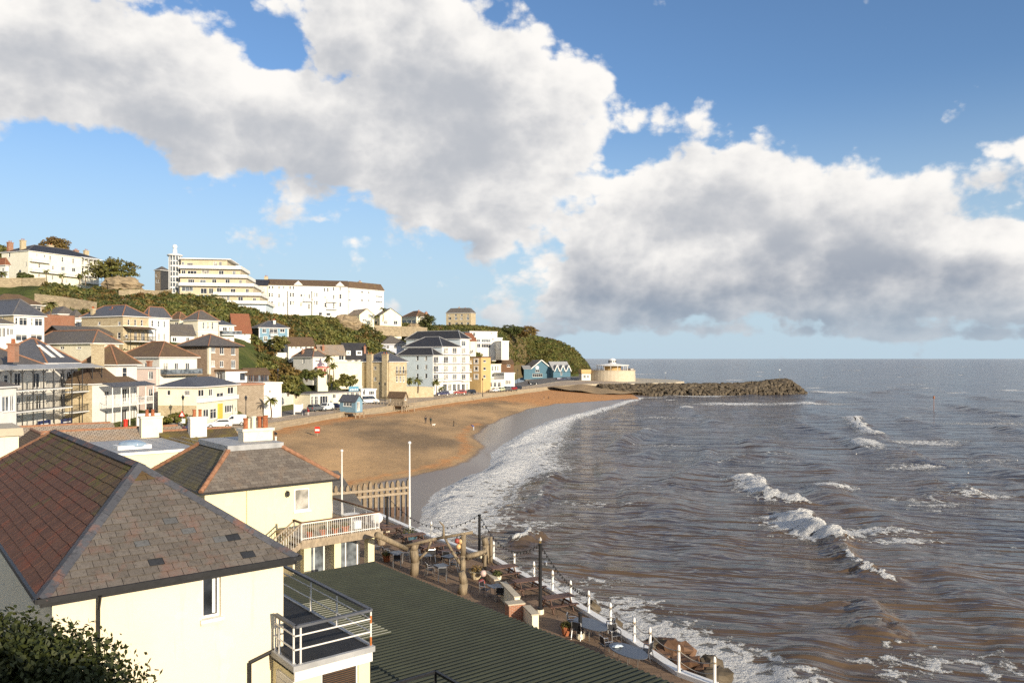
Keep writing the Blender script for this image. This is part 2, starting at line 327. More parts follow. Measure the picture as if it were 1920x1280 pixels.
def tag(o, label=None, cat=None, group=None, kind=None):
    if label: o['label'] = label
    if cat: o['category'] = cat
    if group: o['group'] = group
    if kind: o['kind'] = kind
    return o
def thing(name, label, cat, loc=(0, 0, 0), group=None):
    o = bpy.data.objects.new(name, None); COL.objects.link(o); o.empty_display_size = .2
    o.location = loc; ORG[o.name] = Vector(loc); return tag(o, label, cat, group)
def copy_tree(o, parent=None):
    c = o.copy(); COL.objects.link(c); c.parent = parent
    for ch in list(o.children): copy_tree(ch, c)
    return c
def place(o, loc, rz=0, scale=1, label=None):
    o.location = loc; o.rotation_euler = (0, 0, rz); o.scale = (scale,)*3
    if label: o['label'] = label
    return o
# ============================================================ SETTING: sea, beach, promenade, hill
def interp(pts, q): return np.interp(q, [p[0] for p in pts], [p[1] for p in pts])
WATER_PX = [(1230,741),(1187.5,746.7),(1139.7,762),(1083,776),(1035.6,787.5),(999,804),(971,818),(940,838),(918,850),(926,868),(915,883),(884,889),(856,906),(816,925),(802,939),(800,962),(788,993),(775,1020)]
SAND_PX = [(1200,745),(1150,749),(1120,752),(1040,757),(985,768),(945,785),(905,800),(886,820),(900,835),(903,850),(870,868),(830,880),(790,890),(740,897),(690,910),(660,930)]
def curve(pxs, z):
    c = [gz(x, y, z) for x, y in pxs]; c = sorted((p.y, p.x) for p in c); q = np.linspace(c[0][0], c[-1][0], 260); x = np.interp(q, [a[0] for a in c], [a[1] for a in c]); k = np.exp(-np.linspace(-2, 2, 15)**2); k /= k.sum(); x = np.convolve(np.pad(x, 7, mode='edge'), k, 'valid'); return list(zip(q, x))
WCUR = curve(WATER_PX, .1); SCUR = curve(SAND_PX, .9)
WALL = [(-48,80),(-47,95),(-46,115),(-45,135),(-43.5,150),(-40,182),(-35,203),(-28,229),(-20.7,255),(-5.7,298),(14.5,352),(36,392),(60,410)]
INNER = [(-70,78),(-63,93),(-58,112),(-54,135),(-52,150),(-50,190),(-47,215),(-44,252),(-35,268),(-18,297),(-4,335),(12,440),(42,500)]
PROM_Z = [6.6,6.4,6.2,5.9,5.6,5.0,4.8,4.75,4.75,4.75,4.75,4.75,4.75]
PROM_ZI = [7,6.8,6.5,6.2,6,5.6,5.5,5.5,5.5,5.5,5.5,6,6.3]
WALLC = [(b, a) for a, b in WALL]
KERB = [(8.9,30),(8.6,33.5),(7.35,34.9),(5.1,40.9),(2.45,47.1),(.2,51.5),(-1.3,54.7),(-6.4,61.5),(-10.5,68),(-13,72)]   # sea edge of the terrace (x, y)
KCUR = sorted((b, a) for a, b in KERB)
def np_noise(x, y, sc, seed, oct=4, rough=.5):
    """cheap value noise on arrays"""
    rng = np.random.RandomState(seed); T = rng.rand(256, 256); out = np.zeros_like(x); amp = 1; tot = 0
    for o in range(oct):
        xs = x*sc+seed*7.3+o*19.1; ys = y*sc+o*31.7
        xi = np.floor(xs).astype(int); yi = np.floor(ys).astype(int); fx = xs-xi; fy = ys-yi
        fx = fx*fx*(3-2*fx); fy = fy*fy*(3-2*fy)
        a = T[xi % 256, yi % 256]; b = T[(xi+1) % 256, yi % 256]; c = T[xi % 256, (yi+1) % 256]; d = T[(xi+1) % 256, (yi+1) % 256]
        out += amp*((a*(1-fx)+b*fx)*(1-fy)+(c*(1-fx)+d*fx)*fy); tot += amp; amp *= rough; sc *= 2
    return out/tot
def grid_obj(name, X, Y, Z, m, attrs=None, smooth=True):
    r, c = X.shape; co = np.stack([X, Y, Z], -1).reshape(-1, 3).astype(np.float32)
    i = np.arange(r*c).reshape(r, c); q = np.stack([i[:-1, :-1], i[:-1, 1:], i[1:, 1:], i[1:, :-1]], -1).reshape(-1, 4)
    me = bpy.data.meshes.new(name); me.vertices.add(len(co)); me.vertices.foreach_set('co', co.ravel())
    me.loops.add(q.size); me.loops.foreach_set('vertex_index', q.ravel().astype(np.int32))
    me.polygons.add(len(q)); me.polygons.foreach_set('loop_start', np.arange(0, q.size, 4, dtype=np.int32)); me.polygons.foreach_set('loop_total', np.full(len(q), 4, np.int32))
    me.update(calc_edges=True)
    if smooth: me.polygons.foreach_set('use_smooth', np.ones(len(q), bool))
    for k, a in (attrs or {}).items():
        at = me.attributes.new(k, 'FLOAT', 'POINT'); at.data.foreach_set('value', a.ravel().astype(np.float32))
    me.materials.append(m); o = bpy.data.objects.new(name, me); COL.objects.link(o); return o
def sea_material():
    m, t, b = newmat('sea_water'); L = t.links.new
    N = t.nodes.new
    geo = N('ShaderNodeNewGeometry'); at = N('ShaderNodeAttribute'); at.attribute_name = 'foam'
    def noise(sc, det, stretch=(1, 1, 1), rough=.6, rot=0):
        mp = N('ShaderNodeMapping'); L(geo.outputs['Position'], mp.inputs[0]); mp.inputs['Scale'].default_value = stretch; mp.inputs['Rotation'].default_value = (0, 0, rot)
        n = N('ShaderNodeTexNoise'); n.inputs['Scale'].default_value = sc; n.inputs['Detail'].default_value = det; n.inputs['Roughness'].default_value = rough; L(mp.outputs[0], n.inputs[0]); return n.outputs[0]
    # muddy water: silt clouds
    sy_ = N('ShaderNodeSeparateXYZ'); L(geo.outputs['Position'], sy_.inputs[0]); sh_ = N('ShaderNodeMapRange'); L(sy_.outputs[1], sh_.inputs[0]); sh_.inputs[1].default_value = 30; sh_.inputs[2].default_value = 170; sh_.inputs[3].default_value = .2; sh_.inputs[4].default_value = -.03      # stirred-up sand in the shallows
    sm_ = N('ShaderNodeMath'); sm_.operation = 'ADD'; L(noise(.045, 5, (1, 1, 1)), sm_.inputs[0]); L(sh_.outputs[0], sm_.inputs[1])
    r = N('ShaderNodeValToRGB'); L(sm_.outputs[0], r.inputs[0]); r.color_ramp.elements[0].position = .38; r.color_ramp.elements[1].position = .72
    r.color_ramp.elements[0].color = (.052, .045, .044, 1); r.color_ramp.elements[1].color = (.125, .083, .048, 1)
    # lace of foam
    vo = N('ShaderNodeTexVoronoi'); vo.feature = 'DISTANCE_TO_EDGE'; vo.inputs['Scale'].default_value = .6
    mp = N('ShaderNodeMapping'); L(geo.outputs['Position'], mp.inputs[0]); mp.inputs['Scale'].default_value = (1, .8, 1)
    nz = N('ShaderNodeTexNoise'); nz.inputs['Scale'].default_value = .9; nz.inputs['Detail'].default_value = 5; L(mp.outputs[0], nz.inputs[0])
    ad = N('ShaderNodeVectorMath'); ad.operation = 'MULTIPLY_ADD'; L(nz.outputs['Color'], ad.inputs[0]); ad.inputs[1].default_value = (2.4, 2.4, 0); L(mp.outputs[0], ad.inputs[2]); L(ad.outputs[0], vo.inputs['Vector'])
    def M(op, a, b_=None, clamp=False):
        n = N('ShaderNodeMath'); n.operation = op; n.use_clamp = clamp
        for i, x in enumerate((a, b_)):
            if x is None: continue
            if isinstance(x, (int, float)): n.inputs[i].default_value = x
            else: L(x, n.inputs[i])
        return n.outputs[0]
    lace = M('SUBTRACT', .55, M('MULTIPLY', vo.outputs['Distance'], 2.2))
    fine = noise(1.15, 6, (1, 1, 1), .66)
    pat = M('ADD', M('MULTIPLY', lace, .8), M('MULTIPLY', M('SUBTRACT', fine, .5), 3.0))
    f = M('ADD', M('MULTIPLY', at.outputs['Fac'], 2.5), M('SUBTRACT', pat, .95))
    fac = N('ShaderNodeMapRange'); fac.interpolation_type = 'SMOOTHSTEP'; L(f, fac.inputs[0]); fac.inputs[1].default_value = 0; fac.inputs[2].default_value = .28
    mx = N('ShaderNodeMix'); mx.data_type = 'RGBA'; L(fac.outputs[0], mx.inputs['Factor']); L(r.outputs[0], mx.inputs[6]); mx.inputs[7].default_value = (.88, .87, .84, 1)
    L(mx.outputs[2], b.inputs['Base Color'])
    rr = N('ShaderNodeMapRange'); L(fac.outputs[0], rr.inputs[0]); rr.inputs[3].default_value = .13; rr.inputs[4].default_value = .85; L(rr.outputs[0], b.inputs['Roughness'])
    b.inputs['IOR'].default_value = 1.33; b.inputs['Specular IOR Level'].default_value = .5
    # wind ripples at four scales, long crested, running across the view
    def ripple(sc, ln, rot, det=1.5):
        mp = N('ShaderNodeMapping'); mp.vector_type = 'TEXTURE'; L(geo.outputs['Position'], mp.inputs[0]); mp.inputs['Scale'].default_value = (ln, 1, 1); mp.inputs['Rotation'].default_value = (0, 0, rot)
        n = N('ShaderNodeTexNoise'); n.inputs['Scale'].default_value = sc; n.inputs['Detail'].default_value = det; n.inputs['Roughness'].default_value = .55; n.inputs['Distortion'].default_value = .4; L(mp.outputs[0], n.inputs[0])
        return M('SUBTRACT', 1, M('MULTIPLY', M('ABSOLUTE', M('SUBTRACT', n.outputs[0], .5)), 2.6))          # sharp crests
    h = M('ADD', M('ADD', M('MULTIPLY', ripple(1.15, 4.0, -.28), .085), M('MULTIPLY', ripple(.5, 4.5, -.2), .25)), M('ADD', M('MULTIPLY', ripple(.2, 4.0, -.32), .62), M('MULTIPLY', ripple(.075, 3.5, -.1), 1.2)))
    h = M('ADD', h, M('MULTIPLY', M('MULTIPLY', fac.outputs[0], fine), 1.8))
    bp = N('ShaderNodeBump'); bp.inputs['Strength'].default_value = 1; bp.inputs['Distance'].default_value = 1.0; L(h, bp.inputs['Height']); L(bp.outputs[0], b.inputs['Normal'])
    return m
def make_sea():
    ys = [24.0]
    while ys[-1] < 45000:
        d = ys[-1]; ys.append(d+max(.2, d*d/25900*1.05))
    ys = np.array(ys); s = np.linspace(-1, 1, 600)
    Y, Sg = np.meshgrid(ys, s, indexing='ij'); X = Sg*(Y*.72+30); Z = np.zeros_like(X)
    dy = np.gradient(ys)[:, None]
    rng = np.random.RandomState(3)
    env = np_noise(X, Y, 1/55., 5, 3)*1.5+.15                       # sets of larger and smaller waves
    for i in range(64):
        lam = 1.2*(22.0**rng.rand()); th = math.radians(168+rng.normal()*12 if lam > 8 else 108+rng.normal()*38)
        k = 2*math.pi/lam; ph = rng.rand()*6.28; A = .0078*lam**.9*(1.0 if lam > 9 else .32)
        arg = k*(X*math.cos(th)+Y*math.sin(th))+ph+np_noise(X, Y, 1/(lam*7), i+11, 2)*4
        w = np.clip((lam/dy-2.5)/3, 0, 1)
        Z += w*A*(2*((np.sin(arg)+1)/2)**1.7-.85)*(env if lam > 7 else 1)
    for lam, th, A in ((15, 168, .17), (21, 174, .22), (27, 162, .2), (12, 150, .10)):
        th = math.radians(th); arg = 2*math.pi/lam*(X*math.cos(th)+Y*math.sin(th))+np_noise(X, Y, 1/60., int(lam), 3)*9
        Z += np.clip((lam/dy-2.5)/3, 0, 1)*A*(2*((np.sin(arg)+1)/2)**2.4-.75)*env
    crest = Z.copy()
    shore = np.interp(Y, [p[0] for p in WCUR], [p[1] for p in WCUR]); kerb = np.interp(Y, [p[0] for p in KCUR], [p[1] for p in KCUR])
    edge = np.where(Y < 74, np.maximum(kerb+.8, -99), np.where(Y < 80, np.minimum(kerb+(shore-kerb)*np.clip((Y-74)/6, 0, 1), shore), shore))
    dist = X-edge
    foam = np.zeros_like(X)
    wob = np_noise(X, Y, 1/7., 21, 4); wob2 = np_noise(X, Y, 1/22., 22, 3); streak = np_noise(X*.35+Y*.1, Y*1.0, 1/2.6, 23, 4); fine = np_noise(X, Y, 1/1.1, 24, 4, .65)
    # breakers: crest lines in plan with their own height and apron of foam behind
    def breaker(pxs, hgt, wid, fw, ff=1.0, back=1.0):
        nonlocal Z, foam
        P = [gz(x, y, .3) for x, y in pxs]
        for a, b in zip(P, P[1:]):
            ax, ay = a.x, a.y; ux, uy = b.x-a.x, b.y-a.y; ln = math.hypot(ux, uy); ux /= ln; uy /= ln
            t = (X-ax)*ux+(Y-ay)*uy; n = (X-ax)*uy-(Y-ay)*ux+(wob-.5)*4.5+(fine-.5)*1.6
            e = np.clip(1-np.maximum(0, np.maximum(-t, t-ln))/(wid*1.6), 0, 1)
            prof = np.where(n < 0, np.exp(-(n/(wid*.55))**2), np.exp(-(n/(wid*1.5))**2))
            Z = np.maximum(Z, Z*.6+hgt*prof*e)
            fo = np.where(n < 0, np.exp(-(n/(fw*.3))**2), np.exp(-(n/(fw*back))**2))*e*ff
            foam = np.maximum(foam, fo*(.2+.45*wob+.7*fine)); Z = Z+fo*(fine-.5)*.9*(hgt > 0)
    breaker([(1185,748),(1139,764),(1083,780),(1036,793),(990,815),(955,840)], .75, 2.2, 4.5, .95, 1.1)
    breaker([(917,893),(884,897),(852,915),(820,935),(812,955)], .35, 1.6, 5, .9)
    breaker([(1392,893),(1420,905),(1450,925),(1495,935)], .8, 2.0, 4.0, 1.0, .9)
    breaker([(1508,965),(1540,990),(1580,1002)], .95, 2.0, 4.6, 1.05, 1.1)
    breaker([(1580,1002),(1592,1035)], .6, 1.4, .6, .3)
    breaker([(1592,1040),(1620,1062),(1640,1076)], .55, 1.2, .8, .8)
    breaker([(1606,782),(1620,800),(1640,815)], .9, 2.4, 3.4, .95, 1.0)
    breaker([(1640,815),(1700,850),(1750,865)], .7, 2.6, 1.0, .3)
    breaker([(905,800),(870,820)], 0.0, .5, .5, 0)
    breaker([(1010,860),(1030,890),(1005,930),(975,960)], .5, 2.2, 1.0, .35)
    breaker([(955,1010),(980,998)], .9, .9, 1.1, .9, .7)
    breaker([(1365,858),(1400,850)], .5, 1.8, 1.2, .4)
    breaker([(1225,935),(1255,910),(1300,880)], .35, 2.5, .5, .12)
    breaker([(1640,735),(1690,726)], .7, 4, 1, .2)
    breaker([(1740,900),(1800,915),(1830,925)], .6, 2.4, 1.2, .35)
    breaker([(1620,1130),(1665,1180)], .6, 1.4, .4, .2)
    # shore wash: wide lace inside the bay, thin at the rocks
    wband = np.interp(Y, [60, 75, 85, 97, 110, 125, 150, 175, 220, 280, 345, 380], [5, 7, 11, 13, 12, 15, 15, 13, 8, 6, 4, 2])
    foam = np.maximum(foam, np.where(dist > -3, np.clip(1.0-(dist/wband)**2*.85, 0, 1)*(.38+.35*wob+.35*fine), 0)*(Y > 55)*(Y < 352))
    roll = np.exp(-((dist-2.2-4*(wob-.5))/2.6)**2)*(Y > 78)*(Y < 352)*(.55+.9*wob2)
    foam = np.maximum(foam, roll*(.7+.5*fine))
    near = np.clip(1-dist/np.interp(Y, [24, 34, 45, 55, 65, 75], [10, 12.5, 13.5, 12, 10, 9]), 0, 1)*(Y < 75)
    foam = np.maximum(foam, np.where(dist > -2, near**.6*(.2+1.0*wob2+.45*wob), 0))
    # foam trails drifting along the wind
    def patch(px, py, rx, ry, s):
        nonlocal foam
        p = gz(px, py, 0); q = np.exp(-(((X-p.x)/rx)**2+((Y-p.y)/ry)**2)); foam = np.maximum(foam, q*s*(.25+.95*streak))
    for a in [(1380,757,26,12,.75),(1500,757,22,12,.7),(1240,783,12,7,.5),(1300,862,8,4,.3),(1740,830,10,6,.7),(1640,1000,6,2.6,.8),(1700,1015,4,2.0,.75),(1560,915,5,3,.6),(1880,795,18,8,.5),(1700,875,7,4,.6),(1830,865,9,5,.45),(1830,930,7,3,.5),(1000,985,4,4,.5),(1240,1175,4,2.5,.62),(1330,1235,3.5,2.,.7),(1180,1130,4,2.2,.5),(1120,1090,3.5,2.2,.5),(1450,1005,4,1.2,.3),(1560,735,14,10,.9),(1530,727,7,5,1.0),(1300,742,32,5,.7),(1450,735,16,5,.7),(1220,745,14,4,.8),(1120,945,7,4,.4),(1250,835,9,4,.45),(1100,860,8,4,.3)]: patch(*a)
    foam = np.maximum(foam, np.clip((np_noise(X*.5, Y, 1/9., 31, 5, .6)-.64)*2.4, 0, .36)*np.clip(1-Y/900, 0, 1))
    foam = np.maximum(foam, np.clip((np_noise(X*.3, Y, 1/14., 37, 5, .65)-.66)*6, 0, .75)*np.clip((Y-160)/200, 0, 1)*np.clip(1-Y/4000, 0, 1))
    big = np.clip((np_noise(X, Y, 1/16., 61, 3)-.56)*5, 0, 1)*np.clip(1-Y/1500, .25, 1)*np.clip((Y-48)/25, 0, 1)
    foam = np.maximum(foam, np.clip((crest-.34)/.35, 0, 1)*big*(.3+.6*fine+.2*streak)*(dist > 3))
    Z *= np.clip((dist+2)/14, .12, 1)                                # the sea flattens as it runs up the sand
    Z += roll*.38*(.5+fine); Z -= np.clip(-dist-.3, 0, 30)*.14
    o = grid_obj('sea', X, Y, Z, sea_material(), {'foam': np.clip(foam, 0, 1.15)})
    tag(o, 'brown grey sea with breaking waves and foam', 'sea', kind='structure')
make_sea()
# ------------------------------------------------------------ beach
def sand_material():
    m, t, b = newmat('beach_sand'); L = t.links.new; N = t.nodes.new
    geo = N('ShaderNodeNewGeometry')
    def noise(sc, det, st=(1, 1, 1), rough=.6):
        mp = N('ShaderNodeMapping'); L(geo.outputs['Position'], mp.inputs[0]); mp.inputs['Scale'].default_value = st
        n = N('ShaderNodeTexNoise'); n.inputs['Scale'].default_value = sc; n.inputs['Detail'].default_value = det; n.inputs['Roughness'].default_value = rough; L(mp.outputs[0], n.inputs[0]); return n.outputs[0]
    at = N('ShaderNodeAttribute'); at.attribute_name = 'wet'; sh = N('ShaderNodeAttribute'); sh.attribute_name = 'shingle'
    r = N('ShaderNodeValToRGB'); L(noise(.06, 6, (1, .5, 1)), r.inputs[0]); e = r.color_ramp.elements
    e[0].position = .38; e[0].color = (.235, .15, .072, 1); e[1].position = .62; e[1].color = (.55, .34, .155, 1)
    # orange shingle
    rs = N('ShaderNodeValToRGB'); L(noise(1.2, 6), rs.inputs[0]); rs.color_ramp.elements[0].position = .35; rs.color_ramp.elements[1].position = .65
    rs.color_ramp.elements[0].color = (.40, .19, .065, 1); rs.color_ramp.elements[1].color = (.60, .29, .10, 1)
    ma = N('ShaderNodeMath'); ma.operation = 'ADD'; L(sh.outputs['Fac'], ma.inputs[0]); L(noise(.25, 5), ma.inputs[1])
    mr0 = N('ShaderNodeMapRange'); mr0.interpolation_type = 'SMOOTHSTEP'; L(ma.outputs[0], mr0.inputs[0]); mr0.inputs[1].default_value = .82; mr0.inputs[2].default_value = 1.15
    mx = N('ShaderNodeMix'); mx.data_type = 'RGBA'; L(mr0.outputs[0], mx.inputs['Factor']); L(r.outputs[0], mx.inputs[6]); L(rs.outputs[0], mx.inputs[7])
    # seaweed flecks
    fl = N('ShaderNodeMapRange'); L(noise(.7, 7, (1, .6, 1), .75), fl.inputs[0]); fl.inputs[1].default_value = .6; fl.inputs[2].default_value = .7; fl.inputs[4].default_value = .7
    mx1 = N('ShaderNodeMix'); mx1.data_type = 'RGBA'; L(fl.outputs[0], mx1.inputs['Factor']); L(mx.outputs[2], mx1.inputs[6]); mx1.inputs[7].default_value = (.11, .07, .035, 1)
    # the wash: wet sand is darker and mirrors the sky
    mw = N('ShaderNodeMix'); mw.data_type = 'RGBA'; L(at.outputs['Fac'], mw.inputs['Factor']); L(mx1.outputs[2], mw.inputs[6]); mw.inputs[7].default_value = (.15, .11, .08, 1)
    L(mw.outputs[2], b.inputs['Base Color'])
    rr = N('ShaderNodeMapRange'); L(at.outputs['Fac'], rr.inputs[0]); rr.inputs[3].default_value = .9; rr.inputs[4].default_value = .27; L(rr.outputs[0], b.inputs['Roughness'])
    bp = N('ShaderNodeBump'); bp.inputs['Distance'].default_value = .12; L(noise(1.3, 7, (1, .7, 1), .7), bp.inputs['Height'])
    rb = N('ShaderNodeMapRange'); L(at.outputs['Fac'], rb.inputs[0]); rb.inputs[3].default_value = 1.0; rb.inputs[4].default_value = .04; L(rb.outputs[0], bp.inputs['Strength']); L(bp.outputs[0], b.inputs['Normal'])
    return m
def make_beach():
    ys = np.concatenate([np.arange(62, 200, 1.0), np.arange(200, 412, 2.0)]); s = np.linspace(0, 1, 150)
    Y, Sg = np.meshgrid(ys, s, indexing='ij')
    xw = np.interp(Y, *zip(*WALLC)); xs = np.interp(Y, *zip(*SCUR)); xe = np.interp(Y, *zip(*WCUR))
    xs = np.where(Y > 348, xs+(Y-348)*.1, xs); xs = np.maximum(xs, xw+2); xe = np.maximum(xe, xs+.6); x0 = xw-6; x1 = xe+22
    X = x0+(x1-x0)*Sg
    wob = (np_noise(X, Y, 1/9., 41, 4)-.5)
    top = np.interp(Y, [62, 120, 150, 185, 205, 255, 300, 360, 411], [2.6, 4.3, 4.4, 3.9, 3.4, 3.2, 3.2, 3.4, 4.2])
    f = np.clip((X-xw)/(xs-xw), 0, 1); Z = top+(.9-top)*(f**1.15)
    g = np.clip((X-xs)/(xe-xs), 0, 3); Z = np.where(X > xs, .9-.8*np.minimum(g, 1)-np.maximum(0, X-xe)*.07, Z)
    Z += wob*.28*np.clip((xs-X)/3, 0, 1)
    w = X-xs+wob*3; wet = np.clip(w/1.0+.5, 0, 1)
    sh = np.clip(1-np.abs(X-xs+2.6)/3.4, 0, 1)*.62*((Y > 88) & (Y < 200)) + np.clip(1-(X-xw)/np.interp(Y, [100, 180, 220, 300, 350], [8, 8, 10, 16, 40]), 0, 1)*.95
    sh = np.maximum(sh, (Y > 250)*np.clip((Y-250)/60, 0, .75))
    o = grid_obj('beach', X, Y, Z, sand_material(), {'wet': wet, 'shingle': sh}); tag(o, 'sandy beach with orange shingle', 'beach', kind='structure')
    return X, Y, Z
BX, BY, BZ = make_beach()
def beach_z(x, y):
    i = int(np.argmin(np.abs(BY[:, 0]-y))); return float(np.interp(x, BX[i], BZ[i]))
# ------------------------------------------------------------ promenade, sea wall, harbour apron
def strip(name, A, B, m, n=8):
    mb = MB()
    for i in range(len(A)-1):
        for k in range(n):
            t0, t1 = k/n, (k+1)/n
            mb.quad(A[i].lerp(B[i], t0), A[i+1].lerp(B[i+1], t0), A[i+1].lerp(B[i+1], t1), A[i].lerp(B[i], t1))
    o = mb.build(name, m); o['kind'] = 'structure'; return o
def dens(pts, zs, n=6):
    out = []
    for i in range(len(pts)-1):
        for k in range(n):
            t = k/n; out.append(V(pts[i][0]*(1-t)+pts[i+1][0]*t, pts[i][1]*(1-t)+pts[i+1][1]*t, zs[i]*(1-t)+zs[i+1]*t))
    out.append(V(*pts[-1], zs[-1])); return out
WL = dens(WALL, PROM_Z); IL = dens(INNER, PROM_ZI)
def lerpl(a, b, t): return [p.lerp(q, t) for p, q in zip(a, b)]
strip('promenade', lerpl(IL, WL, .52), WL, 'paving', 2)
strip('road', lerpl(IL, WL, -.02), [p-V(0, 0, .12) for p in lerpl(IL, WL, .52)], 'asphalt', 3)
mb = MB()
for a, b in zip(lerpl(IL, WL, .505), lerpl(IL, WL, .505)[1:]):
    t = (b-a); n = V(-t.y, t.x, 0).normalized(); mb.obox(a-V(0, 0, .2), t, n*.16, V(0, 0, .235))
o = mb.build('kerb', 'concrete'); o['kind'] = 'structure'
mb = MB()
for a, b in zip(WL[6:], WL[7:]):
    t = b-a; n = V(t.y, -t.x, 0).normalized()
    mb.obox(a-V(0, 0, 2.9)-n*.1, t, n*.45, V(0, 0, 2.9+.06))
    mb.obox(a+V(0, 0, .05)-n*.16, t, n*.57, V(0, 0, .1))
    mb.obox(a-V(0, 0, 3)+n*.3, t, n*.7, V(0, 0, 1.75))
o = mb.build('sea_wall', brickmat('sea_wall_blocks', (.44, .36, .25), (.36, .29, .2), (.28, .23, .17), 1.2, .5, .03, blotch=(.3, .25, .16))); tag(o, 'pale concrete sea wall curving along the back of the beach', 'sea wall')
mb = MB()
ap = [(8,400),(36,390),(60,402),(84,418),(96,440),(98,470),(80,520),(45,540),(8,520)]
mb.add([V(x, y, 4.8) for x, y in ap]+[V(x, y, 1.0) for x, y in ap], [tuple(range(len(ap)))]+[(i, i+len(ap), (i+1) % len(ap)+len(ap), (i+1) % len(ap)) for i in range(len(ap))])
o = mb.build('harbour_apron', 'concrete'); o['kind'] = 'structure'
# sloping ramp of packed sand from the apron to the beach
mb = MB(); N_ = 10
for i in range(N_):
    for k in range(N_):
        def q(i, k):
            a = V(16, 353, 4.8).lerp(V(37, 391, 4.8), k/N_); b = V(40, 342, 2.0).lerp(V(64, 372, 1.6), k/N_); p = a.lerp(b, i/N_); return p+V(0, 0, .25*math.sin(i*1.3+k))
        mb.quad(q(i, k), q(i+1, k), q(i+1, k+1), q(i, k+1))
o = mb.build('beach_ramp', mat('packed_sand', (.33, .225, .115), var=.25, scale=.3), smooth=True); o['kind'] = 'structure'
# ------------------------------------------------------------ hill
LEV = {-900:[(60,7),(90,10),(130,18),(180,26),(205,38),(250,46),(440,100)], -160:[(80,7),(106,10),(146,18),(198,26),(220,38),(262,46),(440,100)],
 -40:[(92,7),(115,9),(150,18.5),(198,26),(224,38),(262,43),(420,84)], 30:[(97,7),(118,9),(154,18.5),(198,27),(228,38.5),(262,42),(420,74)],
 100:[(103,6.8),(122,8.5),(158,18.5),(200,28),(232,39),(262,41),(420,50)], 200:[(112,6.5),(135,8.5),(165,18.5),(202,29),(240,37),(265,40),(420,42)],
 300:[(121,6.2),(150,10),(172,17),(206,26),(246,37.2),(270,38.5),(420,39.5)], 400:[(140,6),(162,12),(190,20),(226,26),(252,36.2),(272,37.6),(420,38.5)],
 450:[(150,6),(170,11.5),(205,20.5),(238,25),(258,33.6),(275,34.6),(420,36)], 520:[(172,5.8),(195,9),(230,19),(252,22),(270,32.5),(290,33.5),(420,36)],
 600:[(200,5.5),(222,8.5),(240,14.5),(262,18.5),(283,32.5),(300,33.5),(430,36)], 680:[(240,5.5),(255,7.5),(262,11),(282,18.5),(302,31.5),(320,32.5),(440,36)],
 740:[(256,6),(275,8),(290,13),(305,19),(325,30),(350,32.5),(450,36)], 800:[(280,5.5),(302,8),(318,14),(338,20),(372,28.5),(405,33.5),(470,36)],
 860:[(292,5.5),(314,8),(330,15),(346,20),(395,29.5),(440,35.5),(490,36)], 900:[(302,5.5),(320,9),(333,16),(348,20.5),(395,28.5),(440,35),(500,36)],
 950:[(372,5.5),(395,8),(415,13),(432,20),(448,28),(468,34.5),(520,35)], 985:[(500,6.2),(507,8),(514,14),(521,21),(532,29),(546,34),(600,34)], 1000:[(512,6.2),(516,8),(521,13),(527,20),(536,27.5),(548,33),(610,33)],
 1050:[(508,6.3),(513,7.5),(520,12),(527,18),(537,24),(552,29.5),(610,25)], 1080:[(506,6),(510,7.5),(522,11),(533,15.5),(546,20),(558,23),(610,15)], 1100:[(510,5.5),(522,6),(531,8),(540,10.5),(551,13),(562,14),(610,6)],
 1116:[(522,4.5),(532,3.5),(540,3),(548,3),(556,3),(566,2),(610,-3)], 1135:[(525,-2)]*1+[(535,-3),(543,-3),(551,-3),(559,-3),(569,-3),(610,-3)]}
LPX = sorted(LEV)
def hill(px, lv):
    """point of the hillside on photo column px, at level lv (0..6)"""
    i = int(min(5, max(0, math.floor(lv)))); f = lv-i
    def at(col, j): return np.interp(px, LPX, [LEV[p][j][col] for p in LPX])
    d = at(0, i)*(1-f)+at(0, i+1)*f; z = at(1, i)*(1-f)+at(1, i+1)*f
    return V((px-CX)/FX*d, d, z)
